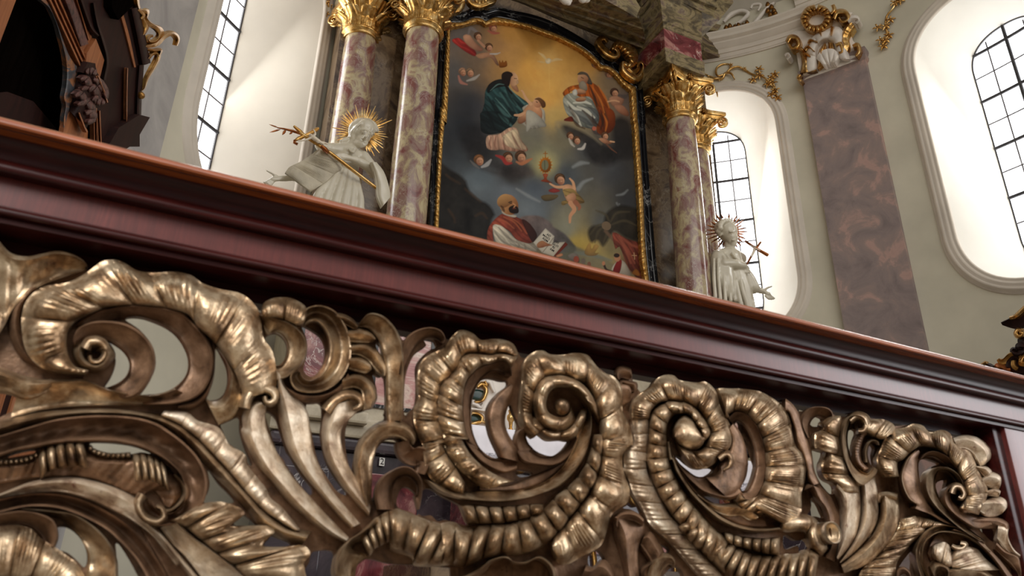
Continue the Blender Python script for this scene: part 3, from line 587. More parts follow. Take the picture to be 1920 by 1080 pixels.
b('scroll_ridge', 'G 528,820 545,980 H 562,30 592,125 652,230 742,360 862,480 982,580 1122,650 1282,690 1432,690 1565,662', 'G 556,800 580,930 H 602,20 662,160 762,310 892,440 1012,540 1152,610 1302,648 1440,648 1535,640', 'ridge', .040, .008)
b('scroll_floor', 'H 600,20 700,190 820,330 950,420 1100,470 1250,520 1400,560', 'H 660,160 762,310 892,440 1012,540 1152,612 1302,650 1440,650', 'strap', .012, 0, m=D_)
b('scroll_band', 'G 562,800 580,930 H 620,60 700,170 790,260 870,325 1000,372 1120,390 1220,350', 'G 575,830 590,915 H 640,60 700,115 790,180 862,187 930,160 960,120 1000,60', 'gutter', .026, .002, m=D_)
b('scroll_strap', 'G 1130,640 1190,720 1240,850 1262,1000 H 1255,100 1222,220 1180,310 1080,380', 'G 1085,700 1110,790 1095,870 1050,950 H 1000,80 1000,130 960,180 880,190', 'strap', .026, .004, m=D_, flutes=3, wob=.003)
pb('leaf_curl', 'G 1000,960 1060,920 1105,950 1095,1020 1040,1060', [8, 9, 9, 7, 4], 'roll', .03, .008)
b('shell_scroll', 'G 985,330 1020,325 1100,328 1200,330 1350,350 1440,390 1530,450 1602,530 1642,620 1662,750 1692,850 1752,920 1782,1020 H 1788,120 1762,260 1742,340 1742,480 1722,570 1650,650', 'G 1100,600 1060,580 1100,550 1170,530 1250,556 1330,640 1382,750 1412,870 1422,1000 H 1422,100 1412,220 1372,320 1310,390 1290,410 1270,440', 'shell', .046, .002, lobes=9, flutes=90, mt=20, depth=.40, wob=.003)
b('scroll_band', 'G 1080,590 1150,532 1240,550 1330,640 1382,750 1412,870 1422,1000 H 1422,120 1400,240 1350,350 1270,432', 'G 1125,650 1155,625 1192,630 1242,690 1292,790 1322,900 1332,1030 H 1332,100 1302,210 1250,310 1180,310', 'gutter', .028, .004, m=D_)
b('leaf_filling', 'H 800,330 900,400 1000,430 1120,420 1250,440 1390,520 1330,570', 'H 830,400 930,480 1040,540 1120,550 1180,540 1250,580 1330,580', 'leaf', .028, .0, m=G_, flutes=5, wob=.004)
b('ribbed_leaf', 'H 1270,432 1330,390 1400,320 1450,300 1560,330 1570,400', 'H 1180,330 1160,400 1200,460 1260,500 1380,530 1400,520', 'shell', .036, .004, lobes=4, flutes=14, depth=.4)
b('ribbed_roll', 'H 720,570 850,640 | 950,680 1010,720 | 1100,770 1200,830 | 1300,870 1400,890 | 1500,890 1600,880 | 1700,878 1800,840 1900,880', 'H 620,640 720,760 | 830,870 | 950,960 1080,1080 | 1200,1180 | 1400,1200 1500,1200 | 1640,1200 1750,1200 1850,1200', 'roll', .058, .0, lobes=15, mt=16, depth=.36)
b('bead_row', 'H 1050,685 1120,700 1200,720 1300,732 1400,738 1550,725', 'H 1060,760 1110,800 1200,825 1300,850 1400,878 1540,902', 'roll', .048, .008, lobes=6, depth=.6)
b('plume', 'F 1560,660 1575,720 1585,800 1622,900 1665,1120', 'F 1640,640 1700,630 1785,680 1800,760 1762,850 1752,950 1765,1120', 'leaf', .036, .002, m=D_, wob=.003)
b('leaf_curl', 'F 1590,700 1600,640 1660,610 1740,620 1795,670', 'F 1610,740 1640,690 1690,680 1740,695 1785,720', 'leaf', .034, .01, m=D_)
b('plume', 'F 1380,1000 1440,1010 1500,960 1560,1000 1600,1120', 'F 1340,1120 1400,1110 1460,1110 1500,1110 1540,1120', 'leaf', .03, .002, m=D_)
b('plume', 'H 330,1120 352,980 422,900 500,868 572,888 604,940 600,1000', 'H 470,1120 482,1080 510,1020 540,985 565,975 580,985 590,1000', 'leaf', .034, .004, m=G_)
b('plume', 'F 1800,780 1850,760 1900,830 1935,930 H 300,1000 300,1120', 'F 1770,860 1790,900 1830,960 1850,1020 1850,1120', 'leaf', .03, .002, m=D_)
for s_ in ('E 1605,420 1590,370 1610,335 1650,330 1700,350 1710,400|E 1620,430 1630,420 1650,425 1670,430 1690,430 1700,425', 'E 1640,430 1700,440 1745,450 1750,490 1730,520|E 1640,470 1660,490 1690,500 1710,515 1720,525', 'E 1600,440 1640,420 1690,440 1710,500|E 1640,620 1660,610 1680,600 1690,590'):
    a_, c_ = s_.split('|'); b('flower_lobe', a_, c_, 'leaf', .022, .0, m=D_)
b('shell_cup', 'F 400,1110 480,1080 620,1010 680,960 800,930 850,970 940,975 1040,935 1120,980 1160,1050 1170,1120', 'F 560,1120 600,1080 660,1040 700,990 800,950 860,990 940,995 1020,960 1090,1000 1120,1060 1130,1120', 'ridge', .05, .01)
b('shell_fan', 'F 400,1020 520,1000 640,985 700,975 800,950 860,975 940,980 1040,945 1110,975 1180,1040', 'F 420,1320 520,1320 640,1320 720,1320 800,1320 860,1320 940,1320 1020,1320 1100,1320 1180,1320', 'shell', .026, -.012, m=D_, lobes=3, flutes=20, depth=.3)
# -- right end
b('tall_leaf', 'I -30,120 12,150 62,210 102,300 132,400 162,500 192,620 202,700 245,810', 'I -30,230 0,250 42,380 62,480 112,590 142,700 150,760 165,800 190,830', 'strap', .028, .004, m=D_, flutes=3)
b('scroll_hook', 'I 150,440 105,330 112,260 160,200 230,184 310,194 352,232 352,292', 'I 175,440 162,400 172,320 200,280 240,265 282,285 310,298 335,300', 'gutter', .03, .002, m=D_)
b('lobed_leaf', 'I 420,260 350,262 275,310 275,372 215,402 205,470 215,532 292,552 290,600 265,650 265,722 300,780 372,822 400,900', 'I 425,280 420,340 410,400 405,450 412,500 425,560 442,620 465,675 492,722 540,800 555,840 572,890', 'shell', .044, .004, lobes=4, flutes=14, mt=14, depth=.45, wob=.004)
b('scroll_hook', 'I 640,330 615,275 555,252 490,268 450,330 430,430 438,560 478,680 530,780 590,832 650,802 705,742 722,700', 'I 575,385 560,350 545,300 510,300 492,350 478,420 480,500 500,600 545,670 592,712 640,732 680,695 690,680', 'gutter', .038, .008, m=G_)
pb('leaf_curl', 'I 500,300 550,262 610,280 632,330 610,378 565,385', [7, 9, 10, 8, 5], 'roll', .03, .012)
b('ribbed_strap', 'I 600,360 560,420 525,500 522,580 540,650 600,715', 'I 650,400 610,440 588,510 585,580 600,640 650,690', 'shell', .026, .0, m=D_, lobes=0, flutes=16)
b('scroll_hook', 'I 745,500 735,460 680,442 625,470 598,550 605,640', 'I 720,500 700,482 675,480 652,510 640,570 650,640', 'ridge', .026, .004)
b('acanthus_leaf', 'I 622,295 740,286 822,308 865,350 860,410', 'I 590,380 650,402 720,440 780,450 800,420', 'shell', .038, .006, lobes=2, flutes=10, wob=.004)
b('shell_scroll', 'I 790,760 735,690 715,610 752,520 790,430 862,370 952,354 1012,325 1092,340 1152,395 1242,375 1312,400 1342,460 1392,520 1472,550 1512,620 1542,700 1582,780 1622,860 1612,940 1572,1000 1550,1070', 'I 900,760 885,690 890,640 930,620 985,565 1030,530 1080,508 1180,518 1270,568 1342,650 1392,740 1432,840 1444,900 1440,940 1425,985 1415,1010 1400,1030', 'shell', .046, .004, lobes=9, flutes=80, mt=16, depth=.40, wob=.002)
b('leaf_blade', 'I 1055,535 1000,560 955,610 915,700 910,820 945,920 1020,985 J 1000,520 1120,560 1220,620', 'I 1070,560 1045,650 1050,760 1080,870 1130,970 1170,1020 J 1190,560 1270,610 1380,680', 'strap', .028, .002, m=D_, wob=.005, flutes=3)
b('scroll_ridge', 'J 1020,60 950,130 908,240 918,350 968,450 1030,495', 'J 1050,45 990,110 940,230 945,330 990,430 1040,470', 'ridge', .032, .01)
b('scroll_strap', 'J 1078,118 1110,75 1180,55 1280,88 1372,180 1422,290 1445,400', 'J 1090,115 1130,100 1190,105 1260,150 1330,220 1380,300 1420,400', 'gutter', .034, .004, m=D_)
b('scroll_strap', 'J 1440,380 1402,270 1322,200 1222,186 1140,228 1112,320 1138,420 1198,510 1278,590 1400,692 1560,790', 'J 1425,420 1345,275 1290,225 1220,225 1195,300 1205,390 1245,470 1300,545 1370,610 1470,690 1600,790', 'gutter', .034, .006, m=G_)
b('scroll_strap', 'J 1440,420 1400,352 1340,336 1282,378 1268,450 1308,530 1400,612 1540,690 1660,658', 'J 1400,430 1370,385 1340,392 1325,430 1350,480 1410,530 1470,570 1560,600 1640,620', 'gutter', .032, .008, m=D_)
pb('volute', 'J 1330,400 1350,350 1400,350 1430,400 1410,440 1385,430', [8, 8, 7, 5], 'roll', .03, .014)
b('ribbed_leaf', 'J 1390,520 1440,440 1520,380 1560,420 1580,500', 'J 1400,530 1440,560 1500,560 1550,550 1570,530', 'shell', .03, .008, lobes=3, flutes=6)
for s_ in ('I 1340,440 1430,415 1550,440 1640,520 1655,600 1600,660|I 1380,530 1450,540 1500,580 1520,610 1540,640 1560,670', 'I 1530,670 1600,670 1640,690 1660,720 1620,740|I 1545,700 1570,740 1590,760 1610,770 1620,770', 'I 1570,770 1640,720 1735,740 1740,800 1720,850|I 1600,830 1640,850 1670,860 1700,865 1715,860', 'I 1615,870 1680,850 1730,870 1720,910|I 1615,910 1650,920 1690,925 1715,920',
           'I 1590,950 1680,920 1780,930 1800,990 1750,1050|I 1560,1050 1600,1080 1650,1090 1700,1080 1740,1060'):
    a_, c_ = s_.split('|'); b('flame_lobe', a_, c_, 'leaf', .030, .002, m=SV, wob=.004)
b('scroll_tail', 'J 1480,600 1600,590 1720,600 1800,640 1810,690', 'J 1490,690 1600,690 1690,690 1700,690 1720,700', 'leaf', .026, 0, m=D_)
b('scroll_tail', 'J 1710,640 1800,640 1790,740 1830,840 1890,890', 'J 1700,780 1720,810 1760,860 1820,910 1890,960', 'leaf', .026, 0, m=SV)
b('scroll_tail', 'J 1700,800 1780,870 1890,900 1905,1000 1900,1110', 'J 1680,860 1760,940 1830,1010 1870,1060 1880,1110', 'leaf', .024, 0, m=D_)
b('plume', 'J 112,380 150,320 190,420 262,510 292,600 302,700 332,800 290,920', 'J 240,330 330,418 372,500 412,600 412,720 400,800 390,850 370,960', 'leaf', .030, .002, m=D_, wob=.003)
b('plume', 'J 368,375 412,480 422,600 412,760 385,920', 'J 440,240 560,300 582,450 577,600 542,750 472,860 400,945', 'leaf', .036, .004, m=SV, wob=.003)
b('plume', 'J 572,335 582,450 582,600 552,730 482,860 412,965', 'J 700,268 722,400 732,550 702,670 622,790 502,910 422,972', 'leaf', .032, .002, m=SV, wob=.003)
b('plume', 'J 725,420 742,520 732,620 682,740 582,850 422,980', 'J 888,400 902,520 892,640 842,760 752,880 622,990 452,1055', 'leaf', .036, .006, m=G_, wob=.003)
b('leaf_curl', 'J 720,450 735,400 800,385 885,402', 'J 740,480 770,450 830,445 880,470', 'ridge', .03, .014)
mbx = MB()
cc = P('J 232,735')[0]; q = on_rail(cc[0], cc[1], RB+.012); rr = 84/4.3636*mpp(q)
mbx.lathe([(rr*.2, .002), (rr*.62, -.006), (rr*.85, .03), (rr, .034), (rr*1.05, .02), (rr*1.0, -.02), (rr*.6, -.03)], (0, 0, 0), 24)
Rm = Matrix.Rotation(R_(90), 3, 'X'); mbx.v = [tuple(Rm @ Vector(v)+Vector(q)) for v in mbx.v]
mbx.build('roll_end', G_, panel)
pb('ribbed_roll', 'J -60,640 0,650 80,640 160,660 200,720 220,800 300,880', [16, 17, 17, 15, 14], 'roll', .036, .0, m=G_, lobes=2, depth=.3)
b('ribbed_leaf', 'J 905,615 890,680 842,765 752,885 602,1015 560,1110', 'J 1030,585 1110,690 1040,770 960,860 885,960 860,1110', 'shell', .034, .002, m=G_, lobes=6, flutes=34, depth=.4, mt=14)
b('ribbed_leaf', 'J 905,610 960,600 1040,590 1150,610 1290,650', 'J 920,660 960,720 1030,720 1110,690 1250,665', 'shell', .03, .002, lobes=4, flutes=20, depth=.3)
b('scroll_band', 'J 1560,770 1500,740 1400,690 1250,658 1150,690 1080,760 1040,860 1043,960 1085,1110', 'J 1650,880 1520,790 1440,745 1300,718 1205,728 1122,790 1092,880 1102,980 1160,1110', 'trough', .036, .006, m=G_)
b('scroll_stem', 'J 1380,680 1460,720 1560,790 1700,920 1850,1110', 'J 1300,715 1420,735 1520,800 1650,940 1760,1110', 'ridge', .03, .006, m=D_)
b('scroll_floor', 'J 1160,800 1200,740 1300,725 1420,760 1560,860 1700,1000 1750,1110', 'J 1130,900 1180,1000 1220,1060 1300,1090 1400,1100 1500,1110 1600,1120', 'strap', .01, -.004, m=D_, wob=.004)
b('ribbed_husk', 'J 1180,830 1260,800 1310,830 1330,900', 'J 1180,910 1220,960 1290,1000 1330,1000', 'shell', .034, .004, m=SV, lobes=2, flutes=8)
b('ribbed_husk', 'J 1440,830 1540,860 1600,930 1720,1030', 'J 1340,880 1330,960 1340,1010 1440,1040', 'shell', .034, .004, m=SV, lobes=3, flutes=14)
pb('leaf_curl', 'J 1330,830 1370,850 1420,850 1440,820 1400,810', [4, 6, 6, 5], 'roll', .03, .01)
b('leaf_curl', 'J 1150,1000 1190,940 1270,960 1320,1020 1310,1110', 'J 1200,1110 1210,1060 1250,1040 1280,1060 1280,1110', 'ridge', .032, .006)
b('leaf_lobe', 'J 1310,1010 1420,995 1560,1010 1700,1090', 'J 1310,1110 1400,1110 1500,1110 1600,1120', 'leaf', .03, .004)
b('leaf_lobe', 'J 870,1110 880,1030 930,1000 990,1040 1000,1110', 'J 890,1120 910,1080 940,1060 970,1090 980,1120', 'leaf', .03, .004, m=D_)
# ---------------------------------------------------------------- apse shell
ZTOP = 9.3
WIN = [(136.2, 137.0), (47.8, 49.0), (5.0, 5.2)]      # (opening centre, glazing centre) in degrees round the apse
HW, ZB, ZT = 9.7, 3.95, 7.88                          # half width of the opening in degrees, bottom, top
GHW, GZB, GZT = 5.0, 4.30, 7.72
def capsule(c, hw, zb, zt, R, k, n=72, ex=2.25):
    """rounded oblong on the wall: (angle, z) points"""
    w = R_(hw)*R; out = []
    for i in range(n):
        a = 2*math.pi*i/n
        x = math.copysign(abs(math.cos(a))**(2/ex), math.cos(a)); y = math.copysign(abs(math.sin(a))**(2/ex), math.sin(a))
        rr = w*1.0
        z = (zt-rr)+y*rr if y >= 0 else (zb+rr*1.05)+y*rr*1.05
        out.append((c-math.degrees(x*w/R)*k, z))
    return out
def wall_grid(mb, a0, a1, z0, z1, n=None):
    n = n or max(2, int(abs(a1-a0)/2))
    mb.grid([[cyl(a, z, AR) for z in np.linspace(z0, z1, 8)] for a in np.linspace(a0, a1, n+1)])
def wall_win(mb, c):
    A0, A1 = c-12.2, c+12.2
    pts = capsule(c, HW, ZB, ZT, AR, 1)
    G = []
    zm = (ZB+ZT)/2
    for (a, z) in pts:
        dx, dz = a-c, z-zm
        k = min((12.2/abs(dx)) if abs(dx) > 1e-6 else 1e9, ((ZTOP-zm)/dz) if dz > 1e-6 else ((zm)/(-dz) if dz < -1e-6 else 1e9))
        G.append([cyl(a+(dx*k-dx)*t, z+(dz*k-dz)*t, AR) for t in np.linspace(0, 1, 6)])
    mb.grid(G, closed_u=True)
    for sx in (-1, 1):           # the four corners left by the radial mapping
        for top in (True, False):
            zc = ZTOP if top else 0.0
            cand = []
            for (a, z) in pts:
                dx, dz = a-c, z-zm
                kx = (12.2/abs(dx)) if abs(dx) > 1e-6 else 1e9
                kz = ((ZTOP-zm)/dz) if dz > 1e-6 else ((zm)/(-dz) if dz < -1e-6 else 1e9)
                if (dx > 0) == (sx > 0) and (dz > 0) == top:
                    cand.append((kx < kz, a+(dx*min(kx, kz)-dx), z+(dz*min(kx, kz)-dz)))
            side = [q for q in cand if q[0]]; edge = [q for q in cand if not q[0]]
            if side and edge:
                s1 = max(side, key=lambda q: abs(q[2]-zm)); e1 = max(edge, key=lambda q: abs(q[1]-c))
                mb.add([cyl(s1[1], s1[2], AR), cyl(e1[1], e1[2], AR), cyl(c+sx*12.2, zc, AR)], [(0, 1, 2)])
mb = MB()
spans = []; edges = sorted([(c-12.2, c+12.2) for c, g in WIN])
a = -9.0
for lo, hi in edges:
    if lo > a: wall_grid(mb, a, lo, 0, ZTOP)
    a = hi
wall_grid(mb, a, 186, 0, ZTOP)
for c, g in WIN: wall_win(mb, c)
wa = mb.build('wall_apse', M['wall']); fixn(wa); tag(wa, kind='structure')
# straight walls running back towards the nave
for nm, ang in (('wall_left', 186), ('wall_right', -9)):
    p = cyl(ang, 0, AR); mb = MB()
    q = (p[0]+(-.08 if ang > 90 else .08), 1.2)
    mb.grid([[(p[0]*(1-t)+q[0]*t, p[1]*(1-t)+q[1]*t, z) for z in np.linspace(0, ZTOP, 6)] for t in np.linspace(0, 1, 5)])
    tag(mb.build(nm, M['wall']), kind='structure')
mb = MB(); mb.box((3.5, 2.5, -.05), (16, 16, .1)); tag(mb.build('floor', M['floor'], None, False), kind='structure')
# vault over the apse
mb = MB(); G = []
for t in np.linspace(0, math.pi/2, 10):
    G.append([(AC[0]+AR*1.02*math.cos(t)*math.cos(R_(a)), AC[1]+AR*1.02*math.cos(t)*math.sin(R_(a)), ZTOP-.02+2.2*math.sin(t)) for a in np.linspace(-9, 189, 60)])
mb.grid(G); tag(mb.build('ceiling', M['ceil']), kind='structure')
def ring(name, prof, a0, a1, m, parent=None, n=60, kind='structure', sharp=30):
    mb = MB(); mb.grid([[cyl(a, z, AR-h) for h, z in prof] for a in np.linspace(a0, a1, n)], closed_v=True, cap0=True, cap1=True)
    o = mb.build(name, m, parent); fixn(o); autosharp(o.data, sharp)
    if kind: tag(o, kind=kind)
    return o
def corn_prof(z0):
    return [(-.02, z0), (.02, z0), (.025, z0+.02), (.035, z0+.03), (.035, z0+.10), (.05, z0+.105), (.05, z0+.18), (.075, z0+.20), (.10, z0+.25), (.11, z0+.26), (.11, z0+.29), (.16, z0+.32), (.16, z0+.37), (.19, z0+.41), (.19, z0+.44), (-.02, z0+.44)]
ring('trim_1', corn_prof(8.46), 29, 62, M['trim'])
ring('trim_2', corn_prof(8.46), 118, 186, M['trim'], n=50)
ring('trim_3', corn_prof(8.96), -9, 31.5, M['trim'], n=40)

# windows: splayed reveal, moulded frame, iron bars, lead, panes
HB = [4.62, 4.98, 5.34, 5.70, 6.06, 6.42, 6.78, 7.14, 7.5]
for k, (c, g) in enumerate(WIN):
    win = empty('window_%d' % (k+1), cyl(c, ZB, AR), kind='structure')
    a = capsule(c, HW, ZB, ZT, AR, 1); e = capsule(g, GHW, GZB, GZT, AG, 1)
    G = []
    for (a1, z1), (a2, z2) in zip(a, e):
        row = []
        for t in np.linspace(0, 1, 9):
            s = t**0.85
            row.append(cyl(a1+(a2-a1)*s, z1+(z2-z1)*(t**1.25), AR+(AG-AR)*t))
        G.append(row)
    mb = MB(); mb.grid(G, closed_u=True); fixn(mb.build('reveal', M['reveal'] if k else M['reveal_dim'], win))
    # moulded frame round the opening
    prof = [(0, -.02), (.0, .03), (.02, .045), (.035, .03), (.05, .045), (.075, .055), (.095, .035), (.11, .05), (.14, .045), (.155, .015), (.175, .02), (.19, -.01)]
    ctr = np.array([[R_(q[0]-c)*AR, q[1]] for q in a]); T = np.roll(ctr, -1, 0)-np.roll(ctr, 1, 0); T /= np.linalg.norm(T, axis=1)[:, None]; Nn = np.stack([T[:, 1], -T[:, 0]], 1)
    if np.sum((ctr[0]-ctr.mean(0))*Nn[0]) < 0: Nn = -Nn
    G = [[cyl(c+math.degrees((q[0]+w*n[0])/AR), q[1]+w*n[1], AR-h) for w, h in prof] for q, n in zip(ctr, Nn)]
    mb = MB(); mb.grid(G, closed_u=True); fixn(mb.build('frame', M['trim'], win))
    mb = MB(); G = [[cyl(g+(q[0]-g)*t, (GZB+GZT)/2+(q[1]-(GZB+GZT)/2)*t, AG+.02) for t in (0.02, .5, 1)] for q in e]
    mb.grid(G, closed_u=True); mb.build('pane', M['glass'], win)
    def hwid(z):
        w = R_(GHW)*AG
        if z > GZT-w: d = (z-(GZT-w))/w
        elif z < GZB+w: d = ((GZB+w)-z)/w
        else: return GHW
        return GHW*max(0.02, (1-min(1, d)**2.25))**(1/2.25)
    mb = MB(); ml = MB()
    for j, z in enumerate(HB):
        w = hwid(z)
        if w < 1: continue
        pts = [cyl(x, z, AG-.015) for x in np.linspace(g-w, g+w, 7)]
        if j % 2 == 0: mb.tube(pts, .022, 6)
        else: ml.tube(pts, .010, 5)
    mb.tube([cyl(g, GZB+.01, AG-.02), cyl(g, GZT-.01, AG-.02)], .022, 6)
    for dx in (-2.5, 2.5): ml.tube([cyl(g+dx, GZB+.1, AG-.012), cyl(g+dx, GZT-.1, AG-.012)], .010, 5)
    fr = [cyl(q[0], q[1], AG-.01) for q in e]; mb.tube(fr+fr[:1], .009, 6, cap=False)
    mb.build('glazing_bars', M['bar'], win); ml.build('lead_cames', M['lead'], win)

# ---------------------------------------------------------------- pilasters on the apse wall
def pil_ring(mb, a0, a1, prof):     # prof: (projection, z, extra half width in metres)
    G = []
    for h, z, e in prof:
        da = math.degrees(e/AR)
        row = [cyl(a0-da, z, AR+.03), cyl(a0-da, z, AR-h)]+[cyl(x, z, AR-h) for x in np.linspace(a0-da, a1+da, 8)[1:-1]]+[cyl(a1+da, z, AR-h), cyl(a1+da, z, AR+.03)]
        G.append(row)
    mb.grid(G)
def pilaster(a0, a1, mshaft, ztop, label):
    pl = empty('pilaster', cyl((a0+a1)/2, 0, AR-.1), label, 'pilaster', 'marbled wall pilasters')
    mb = MB(); pil_ring(mb, a0, a1, [(.10, .5, 0), (.10, ztop, 0)]); fixn(mb.build('shaft', mshaft, pl, True, 40))
    mb = MB(); pil_ring(mb, a0, a1, [(.10, .0, .06), (.16, .0, .06), (.16, .3, .06), (.14, .34, .05), (.10, .5, .0)]); fixn(mb.build('base', mshaft, pl, True, 30))
    return pl
pr = pilaster(21.6, 32.3, M['pilaster'], 7.62, 'grey and pink marbled pilaster with white and gold capital, between the two right-hand windows')
mb = MB(); pil_ring(mb, 21.6, 32.3, [(.10, 7.6, 0), (.13, 7.62, .02), (.15, 7.66, .03), (.12, 7.69, .02), (.15, 7.74, .04), (.15, 7.78, .04), (.10, 7.80, .0)]); fixn(mb.build('necking', M['pilaster'], pr, True, 35))
# rocaille capital: white ground with gold scrolls and a wreath
pcap = lambda x, y, h: tuple(on_cyl(x, y, AR-.10-h))
def pc(name, so, si, kind, A, m, par, h0=0, **k):
    ctr = on_cyl(1545, 80, AR); n_ = np.array([ctr[0]-AC[0], ctr[1]-AC[1], 0]); n_ /= np.linalg.norm(n_)
    return band(name, m, par, so, si, kind, A, h0, place=pcap, nrm=n_, back=.02, **k)
def pcp(name, sp, w, kind, A, m, par, h0=0, **k):
    ctr = on_cyl(1545, 80, AR); n_ = np.array([ctr[0]-AC[0], ctr[1]-AC[1], 0]); n_ /= np.linalg.norm(n_)
    return path_band(name, m, par, sp, w, kind=kind, A=A, h0=h0, place=pcap, nrm=n_, back=.02, **k)
cp = pc('capital', 'R 490,520 470,420 450,330 400,300 395,240 450,200 520,190 510,120 560,50 640,60 700,90 740,70 820,80', 'R 860,380 850,350 830,330 860,300 820,260 800,200 760,190 740,150 720,120 700,110 720,120 760,120 800,110', 'strap', .05, M['stucco'], pr, wob=.01)
pc('cartouche', 'R 500,480 510,380 530,290 580,220 650,190 720,170 760,210 780,300 800,380', 'R 590,440 585,380 580,320 610,270 650,255 690,265 710,310 720,350 735,380', 'shell', .13, M['stucco'], cp, .04, lobes=5, depth=.4)
for q in ('R 590,440 600,330 640,270|R 600,445 640,400 650,290', 'R 640,400 660,330 660,270|R 690,390 700,330 690,275', 'R 480,470 490,400 470,330 420,320|R 590,455 560,400 540,360 490,300', 'R 720,350 745,300 740,240 760,180 800,130|R 790,330 800,290 790,240 810,200 830,170'):
    s1, s2 = q.split('|'); pc('gold_leaf', s1, s2, 'leaf', .10, M['gold'], cp, .06, flutes=6)
for q in ('R 535,280 545,260 590,270', 'R 510,320 530,300 570,330', 'R 590,200 605,180 615,230', 'R 690,170 685,200 680,230', 'R 500,350 520,345 545,365'):
    pcp('gold_flute', q, [3, 3, 2], 'leaf', .09, M['gold'], cp, .10)
for q, w_ in (('R 400,270 420,240 460,250 470,290 430,310 410,280', [5, 6, 5, 4, 3]), ('R 700,120 720,80 770,80 790,120 750,140 730,110', [5, 6, 5, 4, 3]), ('R 820,300 850,290 860,330 840,360', [4, 5, 4, 3]), ('R 480,480 470,500 490,520', [4, 4, 3]), ('R 710,290 740,280 750,330 730,340', [4, 5, 4]), ('R 690,30 700,60 680,90', [4, 4, 3])):
    pcp('scroll', q, w_, 'roll', .10, M['gold'], cp, .08)
pcp('wreath', 'R 580,50 530,70 505,120 530,170 580,185 630,170 660,120 640,70 590,48', [7]*5, 'roll', .10, M['gold'], cp, .10, lobes=16, depth=.4)
pcp('shell_boss', 'R 610,400 640,370 680,360 720,380', [10, 14, 14, 8], 'shell', .10, M['stucco'], cp, .10, lobes=4)
pcp('wing', 'R 790,140 830,120 850,130 840,150', [5, 8, 6, 3], 'leaf', .12, M['stucco'], cp, .08)
pcp('wing', 'R 385,360 400,350 410,365 400,380', [3, 4, 4, 3], 'leaf', .12, M['stucco'], cp, .06)
pll = pilaster(151.6, 163, M['pilasterl'], 8.5, 'pale grey marbled pilaster partly hidden behind the dark wooden canopy')

# gilded stucco sprays round the windows
def vine(pts_list, blobs, label):
    vn = empty('stucco_spray', tuple(on_cyl(*P(pts_list[0][0])[0], AR)), label, 'wall ornament', 'gilded stucco sprays')
    for sp, w in pts_list:
        c = spline(P(sp), 26); mb = MB()
        r = [max(.004, mpp(on_cyl(*q, AR))*ww) for q, ww in zip(c, np.interp(np.linspace(0, 1, 27), np.linspace(0, 1, len(w)), w))]
        mb.tube([on_cyl(q[0], q[1], AR-.03-.02*math.sin(6*i/26)) for i, q in enumerate(c)], r, 8); mb.build('tendril', M['gold'], vn)
    for (s, rr) in blobs:
        for (x, y) in P(s):
            mb = MB(); cpt = on_cyl(x, y, AR-.03); u = mpp(cpt)*rr
            tx = Vector((math.sin(R_(40)), -math.cos(R_(40)), 0)); nx = Vector((-math.cos(R_(40)), -math.sin(R_(40)), 0))
            for k in range(5):
                an = 2*math.pi*k/5+x*1.7; d = tx*math.cos(an)+Vector((0, 0, 1))*math.sin(an)
                mb.tube([Vector(cpt), Vector(cpt)+d*u*.45+nx*u*.3, Vector(cpt)+d*u*.8+nx*u*.35, Vector(cpt)+d*u*1.25+nx*u*.1], [u*.16, u*.34, u*.30, u*.05], 6, True, .6)
            mb.ball(Vector(cpt)-Vector((.7, .5, 0))*u*.4, u*.32, 6)
            mb.build('blossom', M['gold'], vn)
    return vn
vine([('S 1340,640 1290,640 1240,610 1230,600', [2, 2, 2, 1]), ('S 1470,650 1440,600 1390,600 1370,640 1310,640 1250,620', [1, 2, 2.5, 2.5, 3, 2]), ('S 1400,600 1330,620 1320,560 1370,525 1440,530 1420,570', [2, 2, 2, 2, 1.5, 1]), ('S 1390,610 1440,560 1500,545 1550,570 1600,600 1650,620', [2, 2.4, 2, 2, 2, 1.5]), ('S 1250,640 1240,690 1270,730 1320,750 1330,790', [2, 3, 3, 2, 1]), ('S 1650,600 1720,640 1780,700 1800,760 1820,820', [2, 2, 2, 2, 1])],
     [('S 1620,655 1670,570 1670,620 1740,690 1770,640 1800,610 1780,680 1800,740 1770,775 1820,800', 8), ('S 1440,530 1550,560 1350,650', 4)], 'gilded stucco spray trailing over the arch of the window behind the right statue')
vine([('R 1100,0 1080,50 1040,100 1030,160 1040,220 1020,310', [2, 2, 2, 2, 2, 1]), ('R 1150,-40 1120,10 1060,30', [2, 2, 1])], [('R 1090,20 1120,10 1060,130 980,180 1030,170 1050,230 1000,260 1030,260 1015,300', 8)], 'gilded stucco spray hanging beside the rightmost window')
vine([('T 1060,-20 1050,40 1060,80 1045,120', [1.5, 2, 2, 1])], [('T 1040,20 1065,50 1045,100', 6)], 'gilded stucco spray hanging between the left window and the left columns')
